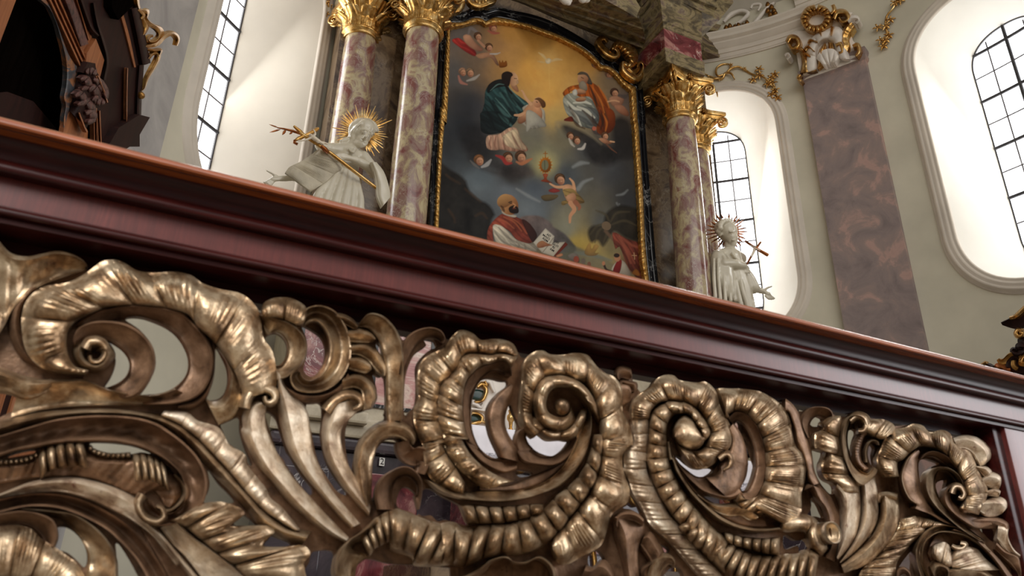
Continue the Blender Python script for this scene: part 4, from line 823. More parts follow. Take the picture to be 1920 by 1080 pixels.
# painted vault ornament above the cornice
vo = empty('vault_ornament', tuple(on_cyl(1415, 45, AR-.02)), 'painted stucco garland with gilded flowers on the vault above the right cornice', 'wall ornament')
for sp, w, mm in (('S 1380,180 1440,120 1520,90 1580,110 1540,160 1480,200', [3, 5, 4, 4, 4, 3], 'stucco'), ('S 1560,250 1620,200 1680,130 1740,60 1800,20', [2, 4, 4, 3, 3], 'stucco'), ('S 1600,70 1620,40 1680,40 1660,90', [2, 3, 3, 2], 'stucco')):
    c = spline(P(sp), 24); mb = MB(); mb.tube([on_cyl(q[0], q[1], AR-.06) for q in c], [mpp(on_cyl(*q, AR))*x for q, x in zip(c, np.interp(np.linspace(0, 1, 25), np.linspace(0, 1, len(w)), w))], 8); mb.build('ribbon', M[mm], vo)
for x, y in P('S 1400,230 1430,215 1470,225 1500,210 1540,215 1570,190 1450,240 1500,235 1740,40 1770,60 1790,90 1760,120 1800,110 1740,90 1770,150'):
    q = on_cyl(x, y, AR-.07); mb = MB(); mb.ball(q, mpp(q)*4.5, 6); mb.ball(Vector(q)+Vector((0, 0, mpp(q)*4)), mpp(q)*3, 6); mb.build('flower', M['goldd'], vo)
# ---------------------------------------------------------------- high altar retable
YP = 6.82
ret = empty('altar_retable', (3.6, 7.0, 0), 'tall marble altar retable with black picture surround, pedestals and olive marble entablature', 'altarpiece')
mb = MB(); mb.box((3.6, 7.17, 4.05), (5.3, .5, 8.1)); mb.build('back_wall', M['brownmarble'], ret, False)
mb = MB()
for x in (1.42, 5.78): mb.box((x, 6.92, 4.9), (.30, .12, 3.9), 0, .02)
for i, x in enumerate((1.42, 5.78)):
    mb = MB(); mb.box((x, 6.90, 4.85), (.34, .14, 3.7), 0, .02); mb.build('side_strip', M['brownmarble'], ret, False)
    mb = MB(); mb.box((x+(-.23 if i == 0 else .23), 6.93, 4.85), (.10, .10, 3.7), 0, .02); mb.build('side_strip', M['pinkmarble'], ret, False)
pa = lambda x, y, h: tuple(on_y(x, y, YP-h))
GI = 'M 75,800 90,600 L 95,930 100,800 115,500 130,250 155,0 K 165,1000 185,600 193,240 197,232 290,213 400,184 450,184 482,206 490,206 560,190 650,195 750,210 850,235 950,275 1050,310 1150,355 1250,410 1320,460 1380,520 1420,562 1480,572 1540,620 1600,690 1658,742 1664,760 1680,1000 L 1605,100 1625,400 1645,700 1660,1000 M 1670,700 1690,830 1708,1000'
GO = 'M 35,800 50,600 L 55,930 62,800 75,500 88,250 105,0 K 112,1000 140,600 165,190 172,180 290,178 380,145 440,146 480,170 490,170 560,140 650,150 750,175 850,200 950,235 1050,270 1150,315 1250,370 1330,425 1400,490 1430,526 1490,540 1560,590 1620,655 1700,706 1712,730 1726,1000 L 1650,100 1670,400 1690,700 1702,1000 M 1712,650 1732,830 1752,1000'
BO = 'M 0,800 15,600 L 20,930 28,750 38,500 48,250 60,0 K 62,1000 92,600 116,170 124,108 300,95 370,60 430,60 470,78 490,80 600,62 700,85 850,115 1000,165 1150,240 1300,330 1400,400 1440,440 1500,480 1580,535 1650,600 1750,672 1765,720 1792,1000 L 1700,100 1720,400 1745,700 1770,1000 M 1782,650 1802,830 1825,1000'
band('picture_surround', M['blackmarble'], ret, BO, GO, 'trough', .10, 0.0, n=260, mt=14, place=pa, back=.1)
# arched stepped cornice over the picture
rows = [('S -560,-50 -300,20 0,150 200,230 450,330 735,425', 6.80), ('S -530,-80 -150,60 50,140 250,215 480,305 740,400', 6.62), ('S -500,-90 -100,50 100,122 300,197 520,277 742,362', 6.60), ('S -450,-100 -70,38 130,108 330,178 545,250 738,322', 6.48), ('S -440,-110 -50,30 150,98 350,165 560,232 735,300', 6.46), ('S -300,-120 0,5 200,70 400,135 580,195 722,240', 6.30), ('S -280,-130 20,-5 220,60 420,125 590,182 715,225', 6.28), ('S -100,-140 120,-40 300,20 480,85 600,125 690,150', 6.12), ('S -90,-150 140,-50 310,8 490,70 605,110 690,130', 6.10), ('S 0,-200 200,-100 350,-50 520,10 640,50 740,60', 5.95)]
G = [[on_y(q[0], q[1], Y) for q in spline(P(s), 30)] for s, Y in rows]
mb = MB(); mb.grid(G); o = mb.build('arched_cornice', M['entab'], ret, True); autosharp(o.data, 25)
def stack(name, m, x0, x1, y0, y1, steps):
    """entablature block: steps of (overhang, z)"""
    mb = MB(); G = [[(x0-e, y1, z), (x0-e, y0-e, z), (x1-e*.3, y0-e, z), (x1-e*.3, y1, z)] for e, z in steps]
    mb.grid(G, closed_v=True, cap0=True, cap1=True); o = fixn(mb.build(name, m, ret, False)); return o
for nm, x0, x1, y0 in (('r', 4.97, 5.60, 6.16), ('l', 1.5, 2.2, 6.16), ('R', 5.62, 5.90, 6.78), ('L', .9, 1.48, 6.72)):
    stack('architrave', M['entab'], x0, x1, y0, 7.4, [(0, 7.17), (0, 7.24), (.008, 7.25), (.008, 7.32), (.018, 7.33), (.018, 7.38), (.0, 7.40)])
    stack('frieze', M['redmarble'], x0+.0, x1-.02, y0+.0, 7.4, [(0, 7.40), (0, 7.72)])
    stack('cornice', M['entab'], x0, x1, y0, 7.45, [(0, 7.72), (.015, 7.73), (.015, 7.80), (.03, 7.81), (.03, 7.90), (.05, 7.92), (.06, 7.93), (.06, 8.03), (.085, 8.10), (.09, 8.11), (.09, 8.18), (.12, 8.22), (.12, 8.28), (0, 8.3)])
for x0, x1, y0 in ((4.85, 5.8, 6.0),):
    stack('attic_block', M['entab'], x0, x1, y0, 7.45, [(0, 8.3), (.0, 8.42), (.04, 8.44), (.04, 8.52), (.10, 8.56), (.10, 8.62), (0, 8.63)])
for s_, ya in (('S 1165,335 1235,262 1335,248 1485,325 1412,400 1345,468 1172,392', 6.95), ('S 1235,245 1300,188 1362,205 1330,250', 6.9), ('S 930,-40 1130,60 1345,165 1460,20 1440,-40', 6.05)):
    mb = MB(); G = [[on_y(q[0], q[1], ya) + np.array([0, dy, 0]) for q in P(s_)] for dy in (0, .35)]
    mb.grid(G, closed_v=True, cap0=True, cap1=True); fixn(mb.build('return_cornice', M['entab'], ret, False))
mb = MB(); G = [[on_y(q[0], q[1], Y) for q in P('S 330,-40 430,10 560,80 665,142 700,60 640,-40')] for Y in (5.9, 6.3)]
mb.grid(G, closed_v=True, cap0=True, cap1=True); fixn(mb.build('pediment_block', M['entab'], ret, False))
# pedestals, panels and the step-like base of the retable
def pbox(name, m, par, x0, x1, y0, y1, z0, z1, bev=.012, smooth=False):
    mb = MB(); mb.box(((x0+x1)/2, (y0+y1)/2, (z0+z1)/2), (x1-x0, y1-y0, z1-z0), 0, bev); return mb.build(name, m, par, smooth)
def pedestal(xc, y0, half, panel_m):
    p = pbox('pedestal', M['beigemarble'], ret, xc-half, xc+half, y0, 6.95, 1.98, 3.0)
    pbox('pedestal_cap', M['beigemarble'], p, xc-half-.05, xc+half+.05, y0-.05, 6.95, 3.0, 3.12, .02); pbox('pedestal_foot', M['beigemarble'], p, xc-half-.04, xc+half+.04, y0-.04, 6.95, 1.90, 2.0, .02)
    w = half*.72
    mb = MB()
    for c, d in (((xc-w, y0-.008, 2.5), (.03, .03, .78)), ((xc+w, y0-.008, 2.5), (.03, .03, .78)), ((xc, y0-.008, 2.875), (2*w, .03, .03)), ((xc, y0-.008, 2.125), (2*w, .03, .03))): mb.box(c, d)
    mb.build('panel_frame', M['blackmarble'], p, False)
    pbox('panel', panel_m, p, xc-w, xc+w, y0-.006, y0+.02, 2.13, 2.87, .0)
    return p
pedestal(1.10, 5.93, .33, M['redmarble']); pedestal(1.80, 6.16, .36, M['pinkmarble']); pedestal(5.39, 6.16, .36, M['pinkmarble']); pedestal(6.13, 6.10, .34, M['redmarble'])
pbox('base_block', M['beigemarble'], ret, 2.2, 5.0, 6.55, 6.95, 1.85, 3.05, .02)
pbox('base_ledge', M['beigemarble'], ret, .72, 6.45, 5.98, 7.0, 1.80, 1.90, .02)
pbox('base_ledge', M['darkmarble'], ret, .74, 6.43, 6.0, 7.0, 1.70, 1.80, .03)
pbox('base_wall', M['darkmarble'], ret, .80, 6.37, 6.08, 7.0, .55, 1.70, .01)
for x in (1.0, 1.75, 5.4, 6.1):
    pbox('base_panel', M['redmarble'] if x in (1.75, 5.4) else M['darkmarble'], ret, x-.24, x+.24, 6.06, 6.10, .7, 1.55, .01)
mb = MB(); q = on_y(716, 866, 6.05); s = mpp(q); mb.box(q, (10*s, .01, 15*s)); tg = mb.build('number_card', M['paper'], None, False)
tag(tg, 'small white number card fixed to the dark marble altar base, left of the altar', 'sign')
fc = bpy.data.curves.new('t', 'FONT'); fc.body = '2'; fc.size = .07; fc.align_x = 'CENTER'; fc.align_y = 'CENTER'; fc.extrude = .001
to = bpy.data.objects.new('t', fc); col.objects.link(to); dg = bpy.context.evaluated_depsgraph_get(); me = bpy.data.meshes.new_from_object(to.evaluated_get(dg)); bpy.data.objects.remove(to)
me.transform(Matrix.Translation((q[0], q[1]-.008, q[2])) @ Matrix.Rotation(R_(90), 4, 'X')); link('number', me, M['ink'], tg, False)

# gold scroll ornaments on the black surround
def gorn(label, strokes, Y=6.70, par=None):
    pts0 = P(strokes[0][0]); g = empty('gilded_scroll', tuple(on_y(*pts0[0], Y)), label, 'wall ornament', 'gilded scroll ornaments on the retable')
    pl = lambda x, y, h: tuple(on_y(x, y, Y-h))
    for sp, w, kind, A, lb in strokes: path_band('scroll', M['gold'], g, sp, w, kind=kind, A=A, place=pl, lobes=lb, back=.03, depth=.35)
    return g
gorn('gilded C-scroll ornament climbing the right shoulder of the picture frame', [('S 430,345 410,315 370,320 365,360 400,400 440,440 490,465 520,450 510,410 490,400', [3, 5, 6, 6, 7, 7, 6, 5, 4, 3], 'roll', .06, 0), ('S 470,400 500,365 545,355 600,390 640,450 640,510 600,535 570,510', [3, 6, 9, 10, 10, 8, 5, 3], 'shell', .07, 9), ('S 560,500 565,560 610,610 670,640 715,600 735,540 720,510 690,515 680,545', [3, 6, 7, 7, 7, 6, 5, 4, 3], 'roll', .06, 0), ('S 600,560 640,590 680,560 680,510', [4, 5, 4, 2], 'leaf', .05, 0)])
gorn('gilded scroll beside the inner left capital, at the top edge of the view', [('K 180,70 230,85 275,60 290,10 270,-40', [5, 6, 7, 6, 4], 'roll', .06, 0), ('K 190,20 230,40 250,0 240,-50', [5, 6, 6, 5], 'shell', .06, 5)])
gorn('gilded shell scroll above the crest of the picture surround', [('K 340,-10 370,25 430,40 500,20 550,5 560,-40', [4, 6, 7, 7, 5, 4], 'roll', .05, 0), ('K 400,-10 440,15 480,-5 500,-50', [5, 6, 6, 5], 'shell', .05, 5)])
cl = empty('stucco_cloud', tuple(on_y(1060, 2, 5.85)), 'white stucco cloud fragments hanging under the top of the entablature', 'wall ornament')
for s, r in (('K 1130,5', 9), ('K 1155,22', 6), ('K 1110,-10', 8), ('K 1165,2', 6), ('K 1270,-4', 8), ('K 1300,-12', 9)):
    q = on_y(*P(s)[0], 5.85); mb = MB(); mb.ball(q, (mpp(q)*r, mpp(q)*r*.8, mpp(q)*r*.9), 8); mb.build('cloud_lump', M['stucco'], cl)

# ---------------------------------------------------------------- columns with composite capitals
ZR = 6.57; CH = .60; CR = .185
def column(label):
    cx, cy = 1.80, 6.50
    c = empty('marble_column', (cx, cy, 0), label, 'column', 'marble columns of the retable')
    mb = MB(); mb.lathe([(.205, 3.36), (.206, 4.0), (.204, 5.0), (.196, 6.0), (CR, ZR)], (cx, cy, 0), 48); mb.build('shaft', M['colmarble'], c)
    mb = MB(); mb.lathe([(.30, 3.12), (.30, 3.2), (.27, 3.2), (.28, 3.23), (.27, 3.26), (.24, 3.28), (.24, 3.3), (.25, 3.32), (.24, 3.35), (.206, 3.37)], (cx, cy, 0), 40); o = mb.build('base', M['beigemarble'], c); autosharp(o.data, 40)
    mb = MB(); mb.lathe([(CR, ZR), (CR*1.02, ZR+.06), (CR*1.04, ZR+.3), (CR*1.3, ZR+.46), (CR*1.4, ZR+.5)], (cx, cy, 0), 32); cap = mb.build('capital', M['gold'], c)
    mb = MB(); mb.lathe([(CR*.99, ZR-.03), (CR*1.10, ZR-.03), (CR*1.14, ZR-.015), (CR*1.10, ZR+.0), (CR*1.12, ZR+.005), (CR*1.25, ZR+.02), (CR*1.28, ZR+.035), (CR*1.25, ZR+.05), (CR, ZR+.055)], (cx, cy, 0), 48); mb.build('astragal', M['gold'], cap)
    def leaf(ang, h, w, curl, z0):
        G = []
        for i in range(15):
            v = i/14; row = []
            r = CR*1.04+.012+.02*v; z = z0+h*v
            if v > .62:
                k = (v-.62)/.38; r += curl*math.sin(k*2.5)*1.05; z = z0+h*.62+h*.38*(math.sin(k*2.2)/math.sin(1.45))*.75
            ww = w*(0.75+.5*math.sin(math.pi*min(1, v*1.05))**.8)*(1-max(0, v-.8)*2.2)*(1+.22*abs(math.sin(v*math.pi*4.5)))
            for j in range(9):
                u = (j-4)/4; a = ang+u*ww/r
                rr = r+.016*math.cos(u*math.pi*3)*(1-.3*v)-.02*u*u*(1-v)+(.012 if j == 4 else 0)
                row.append((cx+rr*math.cos(a), cy+rr*math.sin(a), z))
            G.append(row)
        m_ = MB(); m_.grid(G); return m_
    for k in range(8): leaf(2*math.pi*k/8, .26, .075, .10, ZR+.04).build('acanthus_leaf', M['gold'], cap)
    for k in range(8): leaf(2*math.pi*(k+.5)/8, .42, .072, .11, ZR+.05).build('acanthus_leaf', M['gold'], cap)
    for k in range(4):
        a = math.pi/4+k*math.pi/2; d = Vector((math.cos(a), math.sin(a), 0)); side = Vector((-d.y, d.x, 0))
        for sg in (-1, 1):
            pts = []; rad = []
            for i in range(46):
                t = i/45
                if t < .35:
                    q = t/.35; r = CR*1.1+.17*q**1.3; z = ZR+.30+.20*q**.8
                else:
                    q = (t-.35)/.65; th = math.pi*.6-q*3.3*math.pi; R0 = .078*(1-q*.82); r = CR*1.1+.17+.03+R0*math.cos(th)*1.0+.01; z = ZR+.43+R0*math.sin(th)
                pts.append(Vector((cx, cy, z))+d*r+side*sg*.022); rad.append(.019*(1-.35*t))
            m_ = MB(); m_.tube(pts, rad, 8); m_.build('volute', M['gold'], cap)
    for k in range(8):
        a = k*math.pi/4+math.pi/8; d = Vector((math.cos(a), math.sin(a), 0)); pts = []; rad = []
        for i in range(26):
            q = i/25; th = -math.pi*.5+q*2.6*math.pi; R0 = .04*(1-q*.7); sd = Vector((-d.y, d.x, 0))*(1 if k % 2 else -1)
            pts.append(Vector((cx, cy, ZR+.44+R0*math.sin(th)))+d*(CR*1.32)+sd*(R0*math.cos(th))); rad.append(.011)
        m_ = MB(); m_.tube(pts, rad, 6); m_.build('helix', M['gold'], cap)
    n = 64; prof = [(.86, .48), (.90, .50), (.93, .53), (.98, .54), (1.0, .56), (1.0, .60), (.5, .60)]
    G = []
    for k_, z in prof:
        row = []
        for i in range(n):
            a = 2*math.pi*i/n; m_ = abs(math.cos(2*a))       # 1 mid-side, 0 corner
            r = .285+.195*(1-m_)**1.6
            row.append((cx+r*k_*math.cos(a), cy+r*k_*math.sin(a), ZR+z))
        G.append(row)
    m_ = MB(); m_.grid(G, closed_v=True); o = m_.build('abacus', M['gold'], cap); autosharp(o.data, 35)
    for k in range(4):
        a = k*math.pi/2; m_ = MB(); p0 = Vector((cx+.285*math.cos(a), cy+.285*math.sin(a), ZR+.55)); m_.ball(p0, .03, 6)
        for j in range(5):
            b_ = 2*math.pi*j/5; m_.ball(p0+Vector((-math.sin(a), math.cos(a), 0))*.032*math.cos(b_)+Vector((0, 0, .032*math.sin(b_))), .024, 6)
        m_.build('fleuron', M['gold'], cap)
    return c
def copy_tree(o, parent=None):
    c = o.copy(); col.objects.link(c)
    if parent is not None: c.parent = parent
    for ch in list(o.children): copy_tree(ch, c)
    return c
c0 = column('inner left marble column, tall red and cream shaft directly left of the black picture surround')
for x, y, lab in ((1.19, 6.92, 'outer left marble column, standing behind the left statue and its golden rays'), (5.40, 6.5, 'inner right marble column, directly right of the black picture surround'), (6.03, 7.0, 'outer right marble column, almost hidden behind the inner right column')):
    c = copy_tree(c0); c.location = (x, y, 0); c['label'] = lab

# ---------------------------------------------------------------- altar table, cloth, tabernacle, candlestick
pbox_ = pbox
for i, (x0, x1, y0, z1) in enumerate(((1.0, 6.2, 3.9, .17), (1.2, 6.0, 4.2, .34), (1.4, 5.8, 4.5, .51), (1.6, 5.6, 4.8, .68), (1.75, 5.45, 4.95, .85))):
    mb = MB(); mb.box(((x0+x1)/2, (y0+6.1)/2, z1/2), (x1-x0, 6.1-y0, z1), 0, .01); tag(mb.build('trim_%d' % (4+i), M['brownmarble'], None, False), kind='structure')
alt = empty('altar_table', (3.45, 5.6, .85), 'marble altar table under the white lace cloth, seen through the openwork', 'altar')
pbox('altar_block', M['redmarble'], alt, 2.25, 4.7, 5.3, 6.0, .85, 1.74, .02); pbox('altar_slab', M['beigemarble'], alt, 2.12, 4.82, 5.22, 6.05, 1.74, 1.83, .02)
pbox('altar_foot', M['darkmarble'], alt, 2.2, 4.75, 5.26, 6.0, .85, .97, .02)
for x in (2.75, 3.47, 4.2): pbox('altar_panel', M['darkmarble'], alt, x-.28, x+.28, 5.285, 5.31, 1.05, 1.65, .01)
cloth = empty('altar_cloth', (3.47, 5.6, 1.84), 'white altar cloth with a lace border hanging over the altar front', 'tablecloth')
G = []
for i, x in enumerate(np.linspace(2.08, 4.86, 120)):
    w = .010*math.sin(x*17)+.008*math.sin(x*31+1); row = [(x, 6.0, 1.84), (x, 5.5, 1.842), (x, 5.24, 1.842), (x, 5.205, 1.835)]
    row += [(x, 5.195-(.3+k/5)*abs(w)*.9-.004, 1.835-.045*k) for k in range(1, 6)]; G.append(row)
mb = MB(); mb.grid(G); mb.build('linen', M['linen'], cloth)
G = [[(x, 5.193-(1.3)*abs(.010*math.sin(x*17)+.008*math.sin(x*31+1))*.9-.005, z-(.012*abs(math.sin(x*60)) if z < 1.5 else 0)) for z in (1.63, 1.605, 1.57, 1.535)] for x in np.linspace(2.08, 4.86, 360)]
mb = MB(); mb.grid(G); mb.build('lace_border', M['lace'], cloth)
# gilded tabernacle behind the cloth
tab = empty('tabernacle', (2.75, 6.2, 1.84), 'white and gold tabernacle with dark green panels behind the altar cloth', 'tabernacle')
tq = lambda x, y, h: tuple(on_y(x, y, 5.86-h))
def tb(name, so, si, m, kind='strap', A=.04, h0=0, **k): return band(name, m, tab, so, si, kind, A, h0, place=tq, back=.25, **k)
tb('body', 'E 520,420 520,560 520,760', 'E 860,420 860,560 860,790', M['stucco'])
tb('door_panel', 'E 560,500 600,500 640,510', 'E 560,570 600,580 640,575', M['green'], A=.02, h0=.03)
tb('door_panel', 'E 555,680 590,680 620,700', 'E 555,735 590,735 620,720', M['green'], A=.02, h0=.03)
for s, w, mm in (('E 640,470 660,500 655,540 630,580 580,590', [4, 4, 4, 3, 3], 'gold'), ('E 600,480 630,460 660,470 650,440', [4, 5, 4, 3], 'gold'), ('E 560,670 600,675 630,700 620,735 560,745', [3, 3, 4, 3, 4], 'gold'), ('E 550,640 600,645 680,660', [2.5, 2.5, 2.5], 'stucco'), ('E 560,600 590,610 620,630 640,600', [3, 4, 3, 2], 'stucco'), ('E 660,440 690,450 700,480 720,520', [4, 5, 4, 3], 'stucco'), ('E 540,760 560,745 620,730 690,745', [3, 3, 3, 3], 'gold')):
    path_band('scroll', M[mm], tab, s, w, kind='roll', A=.05, h0=.04, place=tq, back=.05)
q0 = on_y(*P('E 835,760')[0], 5.7); q1 = on_y(*P('E 825,640')[0], 5.7)
cs = empty('candlestick', (q0[0], q0[1], 1.842), 'small gold candlestick standing on the altar cloth, seen through the left great spiral', 'candlestick')
hh = q1[2]-1.842; r = 18*mpp(q0)/3.84
mb = MB(); mb.lathe([(0, 0), (r*2.6, 0), (r*2.6, hh*.08), (r*1.4, hh*.14), (r*.7, hh*.25), (r*1.3, hh*.36), (r*.6, hh*.46), (r*.9, hh*.62), (r*1.6, hh*.70), (r*1.6, hh*.80), (r*.8, hh*.86), (r*1.1, hh*.96), (0, hh)], (q0[0], q0[1], 1.842), 20); mb.build('stem', M['gold'], cs)
# carved gold fragments below the cloth
fg = empty('antependium_ornament', tuple(on_y(1000, 960, 5.2)), 'gold carved ornament on the altar front below the lace', 'ornament')
for s, w in (('E 665,960 690,950 715,965 700,985', [5, 7, 6, 3]), ('F 880,310 910,325 940,320', [4, 5, 3]), ('F 1700,480 1720,540 1750,570', [5, 6, 4]), ('F 1430,900 1440,980 1445,1060', [5, 5, 5]), ('H 1070,400 1090,390 1110,410', [5, 6, 4]), ('H 605,960 610,1080', [4, 4])):
    path_band('scroll', M['gold'], fg, s, w, kind='roll', A=.04, place=lambda x, y, h: tuple(on_y(x, y, 5.27-h)), back=.03)
# ---------------------------------------------------------------- the altar painting
pt = empty('altar_painting', (3.57, YP-.03, 4.0), 'large arched altar painting of figures on clouds above a kneeling priest with open book', 'painting')
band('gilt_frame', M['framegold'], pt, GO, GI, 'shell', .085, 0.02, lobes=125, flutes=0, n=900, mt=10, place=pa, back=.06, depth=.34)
mb = MB(); mb.box((3.57, YP-.04, 3.72), (2.95, .10, .09), 0, .02); mb.build('gilt_frame', M['framegold'], pt); mb = MB(); mb.box((3.57, YP-.02, 3.62), (3.15, .10, .12), 0, .02); mb.build('picture_surround', M['blackmarble'], ret, False)
inn = spline(P(GI), 700)
iw = np.array([on_y(x, y, YP-.03) for x, y in inn]); NX, NZ = 400, 560
xs = np.linspace(iw[:, 0].min()-.02, iw[:, 0].max()+.02, NX)
top = np.interp(xs, *(lambda s: (s[:, 0], s[:, 2]))(iw[(iw[:, 2] > 6.95) | (np.arange(len(iw)) % 700 == 350)][np.argsort(iw[(iw[:, 2] > 6.95) | (np.arange(len(iw)) % 700 == 350)][:, 0])]))+.02
zb = 3.75
Zg = zb+(top[None, :]-zb)*np.linspace(0, 1, NZ)[:, None]; Xg = np.repeat(xs[None, :], NZ, 0)
# photo coordinates of every canvas point (fixed plane-to-picture mapping, used to read the traced outlines)
W = np.stack([Xg-CO[0], np.full_like(Xg, YP-.03-CO[1]), Zg-CO[2]], -1) @ CM
PX = CX+F*W[..., 0]/-W[..., 2]; PY = CY-F*W[..., 1]/-W[..., 2]
IMG = np.zeros((NZ, NX, 3))
def lin(c): c = np.asarray(c, float)/255; return np.where(c <= .04045, c/12.92, ((c+.055)/1.055)**2.4)
# ground: sky and clouds blended from colour samples
SMP = [(860,60,118,112,110),(850,140,104,102,102),(900,100,128,112,98),(880,200,74,76,82),(840,250,70,74,80),(960,60,194,152,92),(930,90,168,134,96),(1030,100,204,156,84),(1100,110,194,152,90),(1000,130,208,162,92),(950,110,184,146,96),(1030,180,208,166,98),(1045,220,190,166,112),(1150,140,142,126,106),(1180,190,114,102,96),(870,240,64,70,78),(850,300,78,84,90),(900,340,104,116,126),(960,330,78,76,76),(1000,250,126,124,114),(1060,250,128,124,108),(1100,280,94,96,98),(1150,320,86,88,92),(1180,380,74,76,80),(1020,300,152,152,128),(1000,360,92,100,112),(950,360,124,132,142),(900,370,98,106,114),(840,430,50,46,44),(1000,400,108,116,126),(1060,430,150,150,136),(1080,460,186,166,98),(1100,475,192,166,92),(1130,420,98,100,100),(1180,430,62,60,54),(1150,460,130,120,92),(1190,500,110,60,46),(1110,495,160,146,106),(1050,490,98,92,88),(1130,490,150,140,100),(1060,330,96,102,108),(1080,200,188,160,112),(1185,280,80,78,78),(900,280,60,60,62)]
wsum = np.zeros_like(PX); 
for x, y, r, g, bl in SMP:
    w = 1/(((PX-x)**2+(PY-y)**2)+60)**1.6; IMG += w[..., None]*lin((r, g, bl)); wsum += w
IMG /= wsum[..., None]
# cloudy texture
rs = np.random.RandomState(3)
def fbm(scale, seed):
    rs_ = np.random.RandomState(seed); out = np.zeros_like(PX); amp = 1
    for o_ in range(4):
        n = int(scale*2**o_)+3; g = rs_.rand(n, n); u = np.clip((PX-780)/480, 0, .999)*(n-2); v = np.clip((PY-20)/560, 0, .999)*(n-2)
        i = u.astype(int); j = v.astype(int); a = u-i; c_ = v-j; a = a*a*(3-2*a); c_ = c_*c_*(3-2*c_)
        out += amp*((g[j, i]*(1-a)+g[j, i+1]*a)*(1-c_)+(g[j+1, i]*(1-a)+g[j+1, i+1]*a)*c_-.5); amp *= .5
    return out
TX1, TX2 = fbm(7, 1), fbm(24, 2)
IMG *= (1+.28*TX1+.12*TX2)[..., None]
def sd_poly(pts, x, y):
    d = np.full(x.shape, 1e9); ins = np.zeros(x.shape, bool); n = len(pts)
    for k in range(n):
        ax, ay = pts[k]; bx, by = pts[(k+1) % n]; ex, ey = bx-ax, by-ay; L = ex*ex+ey*ey+1e-9
        t = np.clip(((x-ax)*ex+(y-ay)*ey)/L, 0, 1); d = np.minimum(d, (x-ax-t*ex)**2+(y-ay-t*ey)**2)
        c = (ay > y) != (by > y)
        if abs(ey) > 1e-9: ins ^= c & (x < ex*(y-ay)/ey+ax)
    d = np.sqrt(d); return np.where(ins, -d, d)
def region(x0, y0, x1, y1, m=14): return (PX > x0-m) & (PX < x1+m) & (PY > y0-m) & (PY < y1+m)
def lay(msk, al, c):
    al = np.clip(al, 0, 1)[:, None]; IMG[msk] = IMG[msk]*(1-al)+c*al
def poly(s, c1, c2=None, ang=90, soft=1.4, op=1.0, tex=.16, smooth=True, fold=None, edge=.3):
    """filled shape shaded from c1 to c2 along a direction, with brush texture"""
    p = P(s); p = spline(p, max(24, len(p)*5), True)[:-1] if smooth else p
    x0, y0 = p.min(0); x1, y1 = p.max(0); mk = region(x0, y0, x1, y1)
    x, y = PX[mk], PY[mk]; d = sd_poly(p, x, y); c = lin(c1)[None]*np.ones((len(x), 1))
    if c2 is not None:
        a = R_(ang); q = (x*math.cos(a)+y*math.sin(a)); qa = [px*math.cos(a)+py*math.sin(a) for px, py in p]
        t = np.clip((q-min(qa))/(max(qa)-min(qa)+1e-6), 0, 1)[:, None]; c = c*(1-t)+lin(c2)*t
    c = c*(1+tex*2*TX2[mk])[:, None]
    if fold:          # soft drapery folds running along a direction
        fr, fa, am = fold; a = R_(fa); ph = (x*-math.sin(a)+y*math.cos(a))*fr+2.6*TX1[mk]*3+1.2*np.sin((x*math.cos(a)+y*math.sin(a))*.09)
        w_ = np.sin(ph)+.5*np.sin(2.3*ph+1.1); c = c*(1+am*np.where(w_ > 0, w_**1.0*1.0, w_*.75))[:, None]
    if edge: c = c*(1-edge*np.exp(np.minimum(d, 0)/2.2))[:, None]
    lay(mk, op*np.clip(.5-d/soft, 0, 1), c)
def ell(s, rx, ry, c1, ang=0, soft=1.2, op=1.0, c2=None, la=-120):
    for (x0, y0) in P(s):
        m = max(rx, ry)+4; mk = region(x0-m, y0-m, x0+m, y0+m, 2); x, y = PX[mk]-x0, PY[mk]-y0; a = R_(ang)
        u = (x*math.cos(a)+y*math.sin(a))/rx; v = (-x*math.sin(a)+y*math.cos(a))/ry; r = np.sqrt(u*u+v*v)
        c = lin(c1)[None]*np.ones((len(x), 1))
        if c2 is not None:
            t = np.clip(.5+.5*(x/rx*math.cos(R_(la))+y/ry*math.sin(R_(la))), 0, 1)[:, None]; c = c*t+lin(c2)*(1-t)
        lay(mk, op*np.clip((1-r)*min(rx, ry)/soft+.5, 0, 1), c)
def line(s, w, c, op=1.0, soft=1.0):
    p = spline(P(s), 24); x0, y0 = p.min(0); x1, y1 = p.max(0); mk = region(x0, y0, x1, y1, 8); x, y = PX[mk], PY[mk]; d = np.full(x.shape, 1e9)
    ws = np.interp(np.linspace(0, 1, 25), np.linspace(0, 1, len(w)), w) if hasattr(w, '__len__') else np.full(25, w)
    for k in range(24):
        ax, ay = p[k]; bx, by = p[k+1]; ex, ey = bx-ax, by-ay; t = np.clip(((x-ax)*ex+(y-ay)*ey)/(ex*ex+ey*ey+1e-9), 0, 1)
        d = np.minimum(d, np.hypot(x-ax-t*ex, y-ay-t*ey)-ws[k]/2)
    lay(mk, op*np.clip(.5-d/soft, 0, 1), lin(c)[None])
SK, SKD, HR = (206, 168, 136), (140, 96, 74), (62, 44, 36)
def glow(s, r, c, op):
    for (x0, y0) in P(s):
        mk = region(x0-r, y0-r, x0+r, y0+r, 2); d = np.hypot(PX[mk]-x0, PY[mk]-y0)/r; lay(mk, op*np.clip(1-d, 0, 1)**1.5, lin(c)[None])
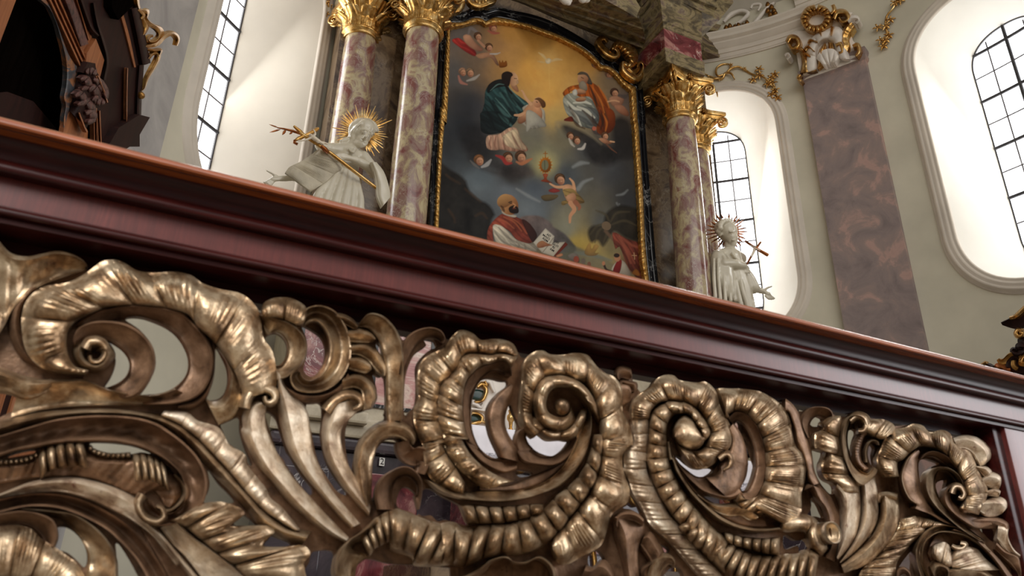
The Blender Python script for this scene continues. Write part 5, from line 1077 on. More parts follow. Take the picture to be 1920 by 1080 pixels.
# heavens
poly('K 735,215 830,230 950,270 1045,310 1030,360 990,410 930,430 870,420 830,370 780,300', (140, 104, 52), (158, 116, 58), 90, 14, .9, edge=0)
glow('K 1000,600', 120, (232, 196, 122), .35); glow('K 1000,480', 40, (240, 214, 160), .4)
poly('L 250,160 420,140 470,220 560,300 420,330 330,380 380,440 600,520 760,540 840,520 780,440 700,460 540,420 420,400 300,330', (52, 52, 56), (78, 74, 74), 60, 14, .75, .5, edge=0)
poly('L 420,480 560,500 720,470 840,520 780,545 620,545 500,520', (66, 64, 66), (92, 84, 82), 0, 10, .8, .4, edge=0)
poly('L 1050,130 1180,170 1300,230 1420,300 1580,300 1600,380 1500,420 1420,460 1300,440 1230,360 1220,290 1100,240', (60, 56, 56), (48, 46, 48), 0, 12, .85, .5, edge=0)
poly('L 1450,110 1520,80 1590,150 1595,400 1480,360 1450,200', (50, 46, 46), (56, 54, 54), 90, 10, .85, .3, edge=0)
line('L 1020,130 1100,125 1200,170 1290,230 1360,290', [10, 9, 8, 5, 3], (156, 146, 124), .6, 6); line('L 1010,160 1060,220 1120,250', [6, 5, 3], (130, 126, 112), .5, 5)
line('L 740,240 820,260 880,320 900,360', [8, 10, 8, 4], (136, 134, 118), .6, 6)
glow('L 925,450', 34, (220, 208, 150), .8)
for q, r_, o_ in (('L 330,200', 46, .55), ('L 460,360', 40, .35), ('L 650,520', 40, .35), ('L 1500,250', 60, .6), ('L 1330,400', 40, .4), ('L 160,330', 40, .35), ('L 1560,480', 40, .35), ('L 1500,620', 60, .3), ('K 220,760', 46, .4), ('K 330,930', 60, .45)): glow(q, r_, (34, 32, 34), o_)
# distant sky, hills, sea
glow('L 400,640', 60, (140, 150, 158), .5); glow('L 780,800', 60, (150, 160, 166), .5)
for s, w in (('L 1140,470 1200,440 1260,440', [5, 8, 3]), ('L 1180,640 1220,590 1290,560', [8, 6, 3]), ('L 1480,690 1530,680 1565,650', [2, 4, 2]), ('L 700,640 800,700 880,740', [3, 6, 3]), ('L 1480,750 1490,770 1500,760', [2, 2, 2])): line(s, w, (158, 164, 168), .6, 4)
poly('L 60,470 200,500 300,570 330,650 400,720 480,760 530,840 500,900 480,1080 60,1080', (48, 44, 40), (40, 40, 40), 90, 6, .97, .5, edge=0)
for s in ('L 150,530 190,560 260,600', 'L 300,640 360,690 420,740', 'L 380,850 430,830 470,870', 'L 170,800 210,860 220,900'): line(s, [4, 5, 3], (88, 70, 54), .6, 4)
poly('M 720,370 860,350 960,400 990,440 1060,480 1120,540 1170,620 1080,640 900,600 760,470', (128, 112, 108), (92, 96, 106), 60, 4, .9, .4, edge=0)
poly('M 1080,600 1240,620 1400,690 1480,740 1700,850 1700,1000 1050,900', (110, 112, 104), (140, 126, 90), 60, 6, .85, edge=0)
line('M 1160,640 1250,650 1340,670 1440,700', [6, 8, 6, 3], (120, 128, 126), .6, 4)
poly('M 1230,630 1270,560 1285,610 1310,575 1340,590 1310,640 1340,640 1310,662 1250,660', (182, 150, 96), (130, 104, 64), 90, 2, .9)
# God the Father
poly('K 1110,760 1160,710 1240,690 1330,670 1390,700 1450,770 1480,850 1520,930 1540,1010 1500,1080 1400,1100 1380,1000 1330,880 1250,800 1190,740 1140,790', (176, 102, 44), (112, 56, 26), 40, fold=(.42, 62, .28))
poly('L 1340,0 1440,20 1470,90 1440,190 1380,190 1330,120', (150, 80, 36), (110, 56, 26), 60)
poly('K 1115,800 1180,760 1250,790 1330,790 1370,850 1410,960 1380,1040 1330,1050 1240,1020 1170,960 1130,900', (168, 170, 160), (98, 102, 100), 50, fold=(.5, 38, .24))
poly('L 1100,0 1300,10 1340,80 1290,150 1200,110 1130,60', (140, 142, 138), (98, 102, 104), 40, fold=(.5, 40, .22))
for s in ('K 1180,900 1220,950 1260,1030', 'K 1230,870 1300,900 1370,960', 'K 1200,840 1280,830 1340,850', 'K 1150,830 1200,880 1260,900'): line(s, [3, 6, 3], (208, 208, 198), .8, 2)
for s in ('K 1160,860 1200,930 1240,1000', 'K 1270,900 1330,960 1370,1030', 'K 1380,760 1430,860 1480,980', 'K 1340,720 1370,800 1400,900'): line(s, [2, 5, 3], (86, 66, 48), .6, 2.5)
poly('K 1120,980 1180,950 1200,990 1150,990', (138, 62, 40), None); poly('L 1070,100 1110,85 1140,95 1100,112', (130, 60, 40), None)
ell('K 1280,640', 11, 13, SK, 15, c2=SKD); poly('K 1230,610 1260,585 1310,600 1345,660 1350,690 1310,680 1320,640 1290,610', (120, 110, 98), (84, 74, 66), 90)
poly('K 1245,680 1275,660 1305,690 1310,735 1275,745 1245,715', (176, 166, 150), (128, 118, 106), 90)
poly('K 1195,745 1250,725 1300,745 1290,765 1230,770', SK, SKD, 90); poly('K 1215,810 1260,790 1300,800 1290,825 1230,830', SK, SKD, 90); poly('K 1190,745 1220,725 1230,770 1200,775', (206, 206, 200), None)
line('K 1262,632 1280,640', 1.5, (90, 60, 46), .8)
# Virgin
poly('K 480,740 520,690 600,645 650,680 690,740 760,790 838,855 800,900 750,940 710,960 700,1010 660,1080 520,1080 450,1060 440,960 470,850', (60, 92, 94), (34, 46, 48), 110, fold=(.42, 48, .34))
poly('L 430,40 600,40 710,40 700,110 640,170 560,205 480,215 425,190 420,110', (40, 62, 64), (30, 36, 38), 140, fold=(.36, 30, .3))
poly('K 500,700 560,655 620,655 640,700 560,720 500,760', (44, 44, 42), (32, 34, 34), 90)
for s in ('K 640,740 720,840 770,900', 'K 600,760 690,870 740,930', 'K 560,850 640,930 700,960', 'K 690,760 770,830 820,850', 'L 560,60 620,110 660,150'): line(s, [3, 7, 3], (92, 126, 126), .7, 3)
for s in ('K 620,760 700,880 740,960', 'K 540,820 600,930 660,1000', 'K 660,720 740,810 790,870', 'L 480,60 540,120 620,160'): line(s, [3, 6, 3], (26, 34, 36), .7, 3)
poly('K 690,680 730,690 752,740 738,750 700,720', (190, 150, 122), (160, 118, 94), 90)
ell('K 705,645', 9.5, 13, (212, 178, 146), -12, c2=(160, 118, 92), la=0); poly('K 740,650 752,672 738,690 730,670', (212, 178, 146), None)
poly('K 612,610 650,583 690,592 705,615 690,630 680,680 670,720 700,760 690,770 650,720 620,680', (56, 42, 36), (40, 30, 28), 90); line('K 715,640 735,642', 1.2, (80, 56, 46), .9)
poly('L 470,230 560,215 640,165 700,170 730,250 790,340 700,350 640,345 580,335 520,340 470,320', (196, 166, 146), (158, 120, 104), 60, fold=(.6, 80, .22))
poly('L 590,240 650,190 700,180 730,260 780,330 700,330 620,300', (212, 198, 172), (186, 162, 140), 60, fold=(.6, 65, .16))
for s in ('L 540,230 530,290 540,330', 'L 600,240 600,290 610,330', 'L 660,200 690,270 730,330', 'L 500,240 490,290 500,320'): line(s, [2, 4, 2], (126, 84, 74), .6, 2)
for q in ('K 470,860 520,960 560,1060', 'K 500,790 560,900 620,1010', 'K 700,800 760,860 800,905', 'L 440,120 500,170 570,190', 'L 640,10 660,70 640,140', 'K 640,690 680,790 730,860'): line(q, [2, 5, 2], (24, 32, 34), .75, 2.5)
for q in ('K 665,705 740,790 800,850', 'K 560,800 640,890 690,950', 'K 520,740 580,690 630,690'): line(q, [1, 2.4, 1], (118, 150, 148), .7, 1.6)
# Child on her arm
poly('K 780,880 840,850 900,870 960,900 965,1000 930,1040 850,1050 760,1000 740,960 800,930', (206, 200, 186), (140, 136, 128), 90, fold=(.7, 70, .16))
poly('K 835,850 870,830 930,880 945,930 935,980 900,1000 850,960 800,930 790,900', (214, 172, 138), (168, 120, 92), 70)
poly('K 750,960 790,920 840,930 850,960 810,990 770,1010 745,1000', (206, 164, 132), SKD, 80); poly('K 805,1000 850,970 900,990 870,1015 830,1020', SK, SKD, 90)
line('K 850,850 810,800 785,750 775,740', [6, 5, 4, 3], (208, 170, 138), 1, 1.4); ell('K 910,835', 9, 10, (214, 174, 142), 20, c2=(170, 122, 94)); poly('K 880,810 920,798 965,830 970,870 945,880 930,850 910,820', (130, 96, 62), (96, 66, 44), 60); line('K 895,830 905,836', 1.5, HR, .8)
poly('L 780,30 850,50 925,130 920,160 830,150 780,200 775,140', (196, 192, 180), (150, 148, 142), 60); line('K 720,940 760,940 800,920', [4, 6, 4], SK, .9)
for q in ('K 1170,740 1200,720 1230,730', 'K 1360,720 1420,820 1450,920', 'K 1400,700 1460,800 1490,880', 'K 1440,930 1470,1000 1460,1070'): line(q, [2, 4, 2], (206, 132, 64), .6, 2)
for q in ('K 1330,700 1370,790 1390,870', 'K 1420,900 1440,980 1420,1060', 'K 1180,960 1230,1020 1290,1050', 'L 1340,40 1370,110 1380,170', 'L 1290,60 1300,110 1340,150'): line(q, [2, 5, 2], (66, 44, 34), .7, 2.2)
# cherubs
def cherub(s, r=7, hair=(96, 70, 50), ang=0):
    x, y = P(s)[0]
    ell('Q %f,%f' % (x-.1*r, y-.25*r), r*1.08, r*1.05, hair, ang, c2=tuple(int(v*.6) for v in hair))
    ell('Q %f,%f' % (x+.12*r, y+.18*r), r*.74, r*.86, (212, 170, 140), ang, 1.6, c2=(142, 98, 80), la=-60)
    line('Q %f,%f %f,%f %f,%f' % (x-.3*r, y+.02*r, x+.1*r, y+.08*r, x+.5*r, y+.0*r), .8, (104, 66, 54), .7, 1.2)
    line('Q %f,%f %f,%f' % (x+.18*r, y+.1*r, x+.22*r, y+.38*r), .9, (232, 194, 164), .6, 1); line('Q %f,%f %f,%f' % (x+.02*r, y+.62*r, x+.38*r, y+.6*r), .8, (150, 78, 66), .6, 1)
    line('Q %f,%f %f,%f %f,%f' % (x-.8*r, y-.6*r, x-.2*r, y-1.0*r, x+.5*r, y-.8*r), 1.2, tuple(min(255, int(v*1.5)) for v in hair), .5, 1.5)
def wing(s, w, c=(176, 172, 168)): line(s, w, c, .85, 2)
poly('K 205,330 260,310 320,350 400,420 395,460 330,430 260,380', (186, 72, 66), (130, 46, 44), 30, fold=(.6, 35, .22)); poly('K 300,290 350,285 400,350 460,400 430,420 360,390 310,340', (196, 156, 130), (150, 108, 90), 40); wing('K 340,280 360,230 420,270', [3, 6, 4], (134, 128, 128))
poly('K 400,450 470,430 540,440 590,530 570,530 520,470 440,480', (186, 146, 118), (130, 100, 84), 40); cherub('K 420,300', 7); cherub('K 510,390', 7); cherub('K 545,235', 7, (150, 96, 84)); wing('K 500,250 540,270 590,270', [2, 5, 3], (170, 100, 90)); line('K 420,330 470,380', [4, 5], (190, 148, 122), .8)
poly('K 590,520 595,490 608,512 620,490 630,510 650,495 655,540 600,552', (170, 112, 48), (130, 80, 32), 90, 1.0); wing('K 520,440 570,440 600,430', [2, 3, 1], (190, 190, 190))
cherub('K 295,590', 7, (150, 120, 100)); cherub('K 355,595', 7.5, (130, 110, 90)); wing('K 260,620 280,670 330,690', [3, 6, 2], (180, 130, 118)); wing('K 330,660 390,640 430,610', [3, 6, 2])
cherub('K 1375,530', 6, (140, 112, 96)); cherub('K 1490,610', 7, (130, 104, 90)); wing('K 1440,580 1470,560 1500,570', [2, 4, 2], (130, 118, 110)); wing('K 1480,640 1520,640', [4, 2], (130, 118, 110))
cherub('K 1535,760', 7.5, (84, 62, 50)); poly('K 1490,800 1550,780 1610,800 1590,860 1530,870 1500,840', (186, 146, 122), (140, 104, 88), 60); poly('K 1530,860 1600,860 1650,920 1640,950 1570,920', (176, 134, 112), SKD, 60); wing('K 1570,780 1620,790 1650,770', [5, 8, 2], (96, 88, 86)); line('K 1480,830 1530,820 1570,830', 3, SK, .8)
cherub('L 1120,230', 6.5); cherub('L 1170,265', 7); wing('L 1110,250 1130,290 1150,310', [3, 5, 2], (190, 184, 176)); wing('L 1180,330 1215,325 1235,290', [3, 6, 3], (204, 200, 196))
cherub('L 1390,230', 6.5); poly('L 1340,250 1380,245 1420,265 1450,270 1430,290 1380,285', (196, 154, 126), SKD, 60); line('L 1430,270 1460,275', 3, SK, .9); line('L 1400,290 1440,330 1480,360', [3, 3, 1.5], (120, 84, 66), .8); wing('L 1290,170 1310,200 1350,220', [4, 6, 2], (84, 74, 74)); ell('L 1305,170', 4, 4, (180, 110, 90))
cherub('L 410,420', 9, (130, 94, 64)); wing('L 430,470 470,450 500,415', [4, 8, 3], (176, 176, 178)); wing('L 340,420 370,450 410,480', [2, 5, 2], (120, 118, 118))
cherub('L 635,400', 9); wing('L 540,380 590,400 620,440 660,440', [3, 7, 7, 3], (170, 66, 62)); cherub('L 735,395', 10); wing('L 700,430 740,445 790,420 820,405', [3, 6, 6, 2], (190, 130, 96))
# dove, rays
poly('K 970,490 1000,475 1020,495 1000,520 975,515', (226, 214, 186), None, 0, 1.4); wing('K 980,490 950,455 915,430', [3, 5, 1.5], (214, 192, 150)); wing('K 1015,500 1060,485 1105,488', [3, 5, 1.5], (214, 192, 150)); wing('K 960,510 930,505 905,500', [2, 3, 1], (210, 186, 140)); line('K 1000,520 1000,620 1005,720', [1, 2, 1], (226, 196, 130), .5, 3)
# monstrance and its angel
for k in range(16):
    a = 2*math.pi*k/16; x0, y0 = P('L 925,455')[0]; line('Q %f,%f %f,%f %f,%f' % (x0+8*math.cos(a), y0+10*math.sin(a), x0+11*math.cos(a), y0+14*math.sin(a), x0+13*math.cos(a), y0+16.5*math.sin(a)), [3, 2.4, 1], (188, 128, 48), 1, 1)
ell('L 925,455', 11, 14, (182, 122, 44), 0, c2=(120, 74, 24)); ell('L 922,455', 6.5, 9.5, (128, 130, 108)); line('L 918,420 920,455 920,490', 1.4, (84, 84, 72), .8); line('L 925,350 925,395', 1.6, (160, 104, 40)); line('L 910,365 940,365', 1.4, (160, 104, 40))
poly('L 905,525 945,525 935,560 955,580 980,595 890,580 915,560', (176, 100, 70), (140, 70, 44), 90, 1)
cherub('L 1040,570', 9.5, (98, 74, 52), -15); poly('L 1060,620 1110,605 1160,640 1170,700 1160,740 1090,720 1070,680', (212, 172, 140), (166, 122, 98), 50); line('L 960,600 1010,625 1070,625', [3, 5, 6], (206, 166, 134)); line('L 1150,640 1140,590 1115,560', [6, 5, 3], (206, 166, 134))
poly('L 1060,650 1130,640 1180,680 1230,740 1190,755 1110,750 1060,770 1050,740 1090,720', (166, 144, 96), (112, 92, 60), 50, fold=(.7, 20, .25)); poly('L 890,700 940,685 1025,690 990,725 920,735', (128, 112, 82), (96, 86, 66), 90); poly('L 950,650 990,635 1040,655 1000,670 960,665', (150, 70, 66), None)
poly('L 1085,700 1140,670 1165,700 1150,740 1100,740', (210, 170, 138), (176, 130, 104), 40); line('L 1120,750 1150,800 1120,850 1115,900', [9, 8, 6, 4], (200, 156, 126), 1, 1.6); line('L 1160,745 1190,780 1185,800', [9, 7, 4], (160, 112, 90), 1, 1.6)
# kneeling priest with the open book
poly('M 470,520 480,450 520,390 590,335 660,345 740,380 810,420 830,490 850,520 820,560 760,570 700,540 640,470 560,430 520,430 515,500 520,560 480,545', (162, 88, 72), (108, 56, 48), 40, fold=(.5, 40, .2), tex=.4)
poly('M 740,380 800,410 860,500 830,560 790,500', (84, 50, 44), (64, 42, 40), 60)
for s in ('M 560,380 620,400 680,450', 'M 600,360 680,400 740,470', 'M 540,410 580,430', 'M 640,360 720,410 780,490'): line(s, [2, 3, 2], (186, 116, 84), .6, 2)
poly('M 515,430 570,425 620,460 690,530 760,560 850,580 865,620 800,640 700,620 600,590 540,560', (214, 208, 194), (150, 144, 134), 60, fold=(.6, 42, .18))
for s in ('M 560,440 620,510 700,560', 'M 530,470 580,540 660,590', 'M 650,570 740,600 800,610', 'M 700,550 720,580 710,610', 'M 760,570 770,600 765,630'): line(s, [2, 4, 2], (124, 118, 110), .6, 2)
poly('M 590,310 640,335 700,350 680,365 610,345 585,325', (206, 200, 188), None); ell('M 640,265', 17, 20, (198, 156, 112), -30, c2=(142, 98, 66), la=-150); ell('M 605,235', 14.5, 12, (196, 158, 112), -35, c2=(130, 94, 62), la=-110)
poly('M 640,290 680,270 712,290 715,325 690,335 650,325', (58, 42, 34), (46, 34, 30), 90); poly('M 575,270 600,285 610,320 590,310', (96, 70, 52), None, op=.8); line('M 640,248 662,240', 2, (70, 46, 36), .9); line('M 672,255 690,270 680,285', 2.4, (196, 150, 112), .9); line('M 650,256 664,252', 1.8, (60, 40, 32), .9); line('M 672,296 692,294', 1.6, (130, 70, 58), .9)
poly('M 925,448 995,510 985,560 1080,555 990,670 900,640 830,560', (206, 202, 192), (186, 180, 168), 60, 1.2, 1, .06, False); poly('M 1080,555 1100,575 1010,665 985,670', (122, 58, 44), None, 0, 1, 1, .1, False); line('M 985,525 940,590 900,640', [1.5, 2, 1.5], (130, 122, 112), .7)
poly('M 860,570 900,545 950,570 980,580 930,590 900,600 865,600', (198, 150, 116), (150, 100, 76), 70); poly('M 1010,660 1050,645 1060,660 1020,675', (190, 140, 110), None)
# lower right scene
poly('M 1100,660 1140,640 1180,660 1190,710 1160,720 1120,690', (150, 146, 140), (110, 76, 70), 60); ell('M 1165,690', 5, 6, (150, 84, 66)); ell('M 1220,705', 4, 6, (120, 110, 100)); ell('M 1265,730', 3.5, 5, (130, 96, 80))
poly('M 1255,480 1290,430 1370,420 1400,330 1500,270 1620,290 1700,350 1700,560 1560,520 1470,470 1440,500 1400,560 1370,590 1330,540 1280,560', (44, 40, 34), (60, 54, 44), 90, 6, .95, .5)
for s in ('M 1400,410 1330,430 1270,500', 'M 1410,420 1340,470 1310,560', 'M 1430,400 1480,330 1580,320', 'M 1440,420 1540,390 1640,430', 'M 1420,390 1390,340 1320,310', 'M 1420,430 1400,500 1370,580'): line(s, [3, 5, 2], (92, 84, 66), .7, 3)
ell('M 1400,430', 9, 8, (124, 108, 90), 30); line('M 1390,470 1420,500 1450,540', [5, 6, 4], (118, 96, 80), .8, 3)
poly('M 1450,480 1560,530 1660,560 1700,570 1700,860 1640,840 1580,760 1540,680 1500,590 1470,610', (136, 76, 62), (82, 43, 36), 30, fold=(.5, 55, .28))
for s in ('M 1480,500 1540,600 1590,720', 'M 1520,520 1600,580 1660,600', 'M 1500,510 1580,640 1620,720'): line(s, [2, 5, 3], (160, 98, 80), .7, 3)
poly('M 1440,770 1490,700 1540,710 1590,800 1580,830 1500,810', (196, 190, 178), (140, 130, 120), 30); poly('M 1480,710 1520,700 1500,800 1450,790', (150, 50, 46), (120, 36, 36), 90); ell('M 1485,675', 6, 8, (176, 132, 104)); ell('M 1480,660', 5.5, 4, (56, 42, 36)); line('M 1380,730 1400,770 1450,790', [4, 4, 4], (66, 50, 44)); ell('M 1378,722', 3, 4, (180, 134, 106)); line('M 1615,640 1620,690', 1.6, (180, 150, 120)); line('M 1600,660 1635,662', 1.4, (180, 150, 120)); poly('M 1600,800 1630,765 1660,800 1650,820', (150, 100, 50), None)
IMG = np.clip(IMG, 0, 1); g_ = IMG.mean(-1, keepdims=True); IMG = np.clip(g_+(IMG-g_)*1.0, 0, 1)**1.22*1.10*np.array([1.0, .965, .90])
me = bpy.data.meshes.new('canvas')
V = np.stack([Xg, np.full_like(Xg, YP-.03), Zg], -1).reshape(-1, 3)
idx = np.arange(NZ*NX).reshape(NZ, NX)
Q4 = np.stack([idx[:-1, :-1], idx[:-1, 1:], idx[1:, 1:], idx[1:, :-1]], -1).reshape(-1, 4)
me.vertices.add(len(V)); me.vertices.foreach_set('co', V.astype(np.float32).ravel())
me.loops.add(Q4.size); me.loops.foreach_set('vertex_index', Q4.astype(np.int32).ravel())
me.polygons.add(len(Q4)); me.polygons.foreach_set('loop_start', np.arange(0, Q4.size, 4, dtype=np.int32)); me.polygons.foreach_set('loop_total', np.full(len(Q4), 4, np.int32))
me.update(calc_edges=True)
ca = me.color_attributes.new('paint', 'FLOAT_COLOR', 'POINT')
ca.data.foreach_set('color', np.concatenate([np.clip(IMG, 0, 1).reshape(-1, 3), np.ones((NZ*NX, 1))], 1).astype(np.float32).ravel())
link('canvas', me, M['paint'], pt, True)
# the lettering on the painted book
def letters(body, s0, s1, s2, size):
    """text laid along s0->s1 with its up direction towards s2, flat on the canvas"""
    Yt = YP-.033; o = Vector(on_y(*P(s0)[0], Yt)); e = (Vector(on_y(*P(s1)[0], Yt))-o).normalized(); u = (Vector(on_y(*P(s2)[0], Yt))-o).normalized()
    fc = bpy.data.curves.new('t', 'FONT'); fc.body = body; fc.size = size; fc.extrude = .0; fc.offset = size*.012
    to = bpy.data.objects.new('t', fc); col.objects.link(to); dg = bpy.context.evaluated_depsgraph_get(); me = bpy.data.meshes.new_from_object(to.evaluated_get(dg)); bpy.data.objects.remove(to)
    n = e.cross(u); me.transform(Matrix(((e.x, u.x, n.x, o.x), (e.y, u.y, n.y, o.y), (e.z, u.z, n.z, o.z), (0, 0, 0, 1)))); return link('inscription', me, M['ink'], pt, False)
sz = 27*mpp(on_y(1040, 440, YP))/4.154
letters('AD', 'M 932,499', 'M 972,524', 'M 948,473', sz); letters('MAIO', 'M 901,503', 'M 975,556', 'M 917,477', sz); letters('REM', 'M 900,530', 'M 960,573', 'M 916,504', sz)
letters('DEI', 'M 992,553', 'M 1044,578', 'M 1006,527', sz); letters('GLO', 'M 976,571', 'M 1036,606', 'M 991,545', sz); letters('RI', 'M 976,597', 'M 1020,625', 'M 991,571', sz); letters('AM', 'M 958,612', 'M 1002,643', 'M 973,586', sz)
# ---------------------------------------------------------------- statues
class Sculpt:
    """primitives placed on a sight line at a given depth plane, melted into one surface"""
    def __init__(s, crop, Y): s.c = crop; s.Y = Y; s.mb = MB(); s.k = CROPS[crop][2]
    def p(s, x, y, d=0.0):
        q = P('%s %f,%f' % (s.c, x, y))[0]; return Vector(on_y(q[0], q[1], s.Y-d))
    def r(s, v, px): return mpp(v)*px/s.k
    def ball(s, x, y, r, d=0.0, sx=1, sy=1, sz=1, rot=None):
        v = s.p(x, y, d); R = s.r(v, r); s.mb.ball(v, (R*sx, R*sy, R*sz), 10, rot); return s
    def limb(s, pts, flat=1.0):
        """pts: (x, y, radius px, depth)"""
        V = [s.p(a[0], a[1], a[3] if len(a) > 3 else 0) for a in pts]; Rr = [s.r(v, a[2]) for v, a in zip(V, pts)]
        n = max(8, 4*len(V)); t = np.linspace(0, len(V)-1, n); VV = spline(np.array([list(v) for v in V]), n-1) if len(V) > 2 else np.array([list(V[0].lerp(V[-1], u)) for u in np.linspace(0, 1, n)])
        RR = np.interp(np.linspace(0, 1, n), np.linspace(0, 1, len(Rr)), Rr)
        s.mb.tube(VV, RR, 12, True, flat); s.mb.ball(VV[0], RR[0], 8); s.mb.ball(VV[-1], RR[-1], 8); return s
    def build(s, name, m, parent, voxel, smooth=2): return sculpt(s.mb.build(name, m, parent), voxel, smooth)
def halo(st, crop, Y, cx, cy, specs, m, wpx):
    k = CROPS[crop][2]; mb = MB(); c0 = Vector(on_y(*P('%s %f,%f' % (crop, cx, cy))[0], Y)); u = mpp(c0)
    for a, r0, r1 in specs:
        q0 = Vector(on_y(*P('%s %f,%f' % (crop, cx+r0*math.cos(R_(a)), cy-r0*math.sin(R_(a))))[0], Y)); q1 = Vector(on_y(*P('%s %f,%f' % (crop, cx+r1*math.cos(R_(a)), cy-r1*math.sin(R_(a))))[0], Y))
        mb.tube([q0, q0.lerp(q1, .6), q1], [wpx*u*.75, wpx*u, wpx*u*.3], 4)
    mb.tube([Vector(on_y(*P('%s %f,%f' % (crop, cx+r0*math.cos(a), cy-r0*math.sin(a)))[0], Y)) for a in np.linspace(0, 2*math.pi, 33) for r0 in [specs[0][1]]], u*2.0, 6)
    return mb.build('halo', m, st, False)
# --- left statue
YL = 6.22
st = empty('saint_statue', tuple(Vector(on_y(660, 385, YL))*1.0)[:2]+(3.12,), 'white statue of a bearded saint with tilted head and golden rays, left of altar', 'statue')
s = Sculpt('O', YL)
ax = Vector((s.p(1005, 235)-s.p(930, 440))).normalized()
# skull, face, beard, hair
s.ball(985, 300, 92, 0, .95, 1.0, 1.05); s.ball(960, 360, 74, .03); s.limb([(945, 400, 52, .05), (930, 432, 34, .06)])
s.limb([(1008, 322, 10, .150), (1000, 350, 13, .165), (985, 366, 17, .175)])                       # nose
s.limb([(935, 302, 8, .118), (975, 302, 9, .142), (1003, 310, 8, .146)]); s.limb([(1022, 318, 8, .140), (1050, 336, 8, .118), (1070, 354, 7, .09)])   # brows
s.ball(962, 325, 11, .125); s.ball(1036, 350, 11, .118)                                           # eyes
s.limb([(945, 378, 9, .135), (970, 388, 10, .145), (992, 398, 8, .130)]); s.limb([(930, 420, 22, .08), (948, 430, 22, .10), (962, 428, 18, .09)])
s.limb([(890, 400, 17, .03), (905, 430, 20, .06), (930, 446, 22, .08)]); s.limb([(1000, 420, 14, .07), (975, 440, 18, .085), (940, 450, 20, .085)])
for a in ((860, 270, 880, 380), (880, 250, 850, 340), (920, 235, 870, 300), (960, 225, 900, 245)): s.limb([(a[0], a[1], 24, .0), ((a[0]+a[2])/2-8, (a[1]+a[3])/2, 27, .02), (a[2], a[3], 20, .02)])
s.limb([(860, 350, 26, 0), (835, 385, 22, .0), (790, 400, 24, .02), (765, 405, 14, .03)]); s.limb([(1010, 225, 24, .0), (1060, 255, 24, .0), (1092, 310, 18, -.02)]); s.limb([(870, 290, 40, -.03), (930, 240, 44, -.04), (1010, 240, 40, -.04)])
for k in range(7):
    s.limb([(985-14*k, 222+5*k, 9, .05-.004*k), (930-12*k, 250+9*k, 10, .09-.008*k), (880-4*k, 300+12*k, 9, .075-.006*k)])
for k in range(4): s.limb([(990+16*k, 224+6*k, 8, .045), (1030+14*k, 250+10*k, 8, .07-.01*k), (1068+8*k, 290+12*k, 7, .05-.01*k)])
s.ball(868, 318, 16, .06)                                                                          # ear
s.limb([(900, 390, 50, -.02), (870, 450, 56, -.02), (845, 500, 70, -.02)])                         # neck
# chest and shoulders
s.limb([(690, 500, 78, -.02), (800, 520, 100, -.02), (930, 560, 80, -.04)]); s.limb([(820, 540, 115, -.03), (800, 640, 128, -.03), (770, 760, 150, -.03), (760, 900, 170, -.03), (770, 1050, 180, -.03)])
s.limb([(650, 470, 50, .02), (560, 450, 36, .06), (610, 480, 44, .04)])
s.limb([(840, 470, 14, .11), (870, 510, 13, .14), (900, 470, 12, .10)])                            # collar
# right arm under the cape to the open hand
s.limb([(620, 560, 70, -.02), (470, 660, 62, .02), (340, 720, 48, .06)]); s.limb([(340, 725, 40, .06), (270, 740, 30, .07), (225, 742, 26, .08)])
s.limb([(225, 742, 28, .08), (175, 748, 30, .09), (150, 752, 24, .09)], .7)
for a in ((150, 735, 95, 768, 60, 775), (145, 750, 95, 782, 70, 795), (150, 765, 110, 795, 95, 812), (160, 775, 135, 805, 120, 825)): s.limb([(a[0], a[1], 11, .09), (a[2], a[3], 9.5, .10), (a[4], a[5], 7, .09)])
s.limb([(190, 725, 14, .09), (150, 700, 11, .10), (110, 680, 9, .10), (88, 662, 7, .09)])
# left arm across the chest, hand on the staff
s.limb([(960, 560, 70, -.02), (1030, 640, 62, .02), (1060, 690, 56, .04)]); s.limb([(1060, 680, 50, .06), (980, 620, 44, .12), (890, 575, 38, .16)]); s.limb([(900, 580, 34, .165), (840, 560, 32, .175), (770, 552, 30, .18)], .8)
for a in ((780, 535, 730, 528, 685, 535), (770, 548, 720, 545, 678, 555), (770, 562, 720, 565, 680, 575), (780, 575, 735, 582, 700, 588)): s.limb([(a[0], a[1], 12, .185), (a[2], a[3], 10.5, .195), (a[4], a[5], 8, .185)])
s.limb([(820, 535, 13, .19), (780, 520, 11, .20), (740, 518, 8.5, .195)])
# robe folds down to the feet (below the rail)
for a in ((760, 640, 700, 760, 640, 900, 590, 1060), (800, 660, 760, 800, 720, 930, 690, 1080), (840, 660, 830, 800, 800, 930, 780, 1080), (880, 680, 880, 800, 870, 920, 850, 1080), (910, 720, 925, 840, 940, 940, 930, 1080), (720, 700, 640, 800, 570, 870, 530, 960)):
    s.limb([(a[0], a[1], 18, .13), (a[2], a[3], 30, .155), (a[4], a[5], 36, .17), (a[6], a[7], 42, .175)])
s.limb([(770, 1050, 190, -.02), (770, 1250, 200, -.02), (775, 1420, 200, -.02)]); v0 = s.p(775, 1420)
for k in range(7):
    s.limb([(590+60*k, 1040, 40, .16), (600+58*k, 1250, 42, .18), (600+58*k, 1440, 44, .18)])
body = s.build('body', M['statue'], st, .0105, 1)
zmin = min(v.co.z for v in body.data.vertices)+st.location.z
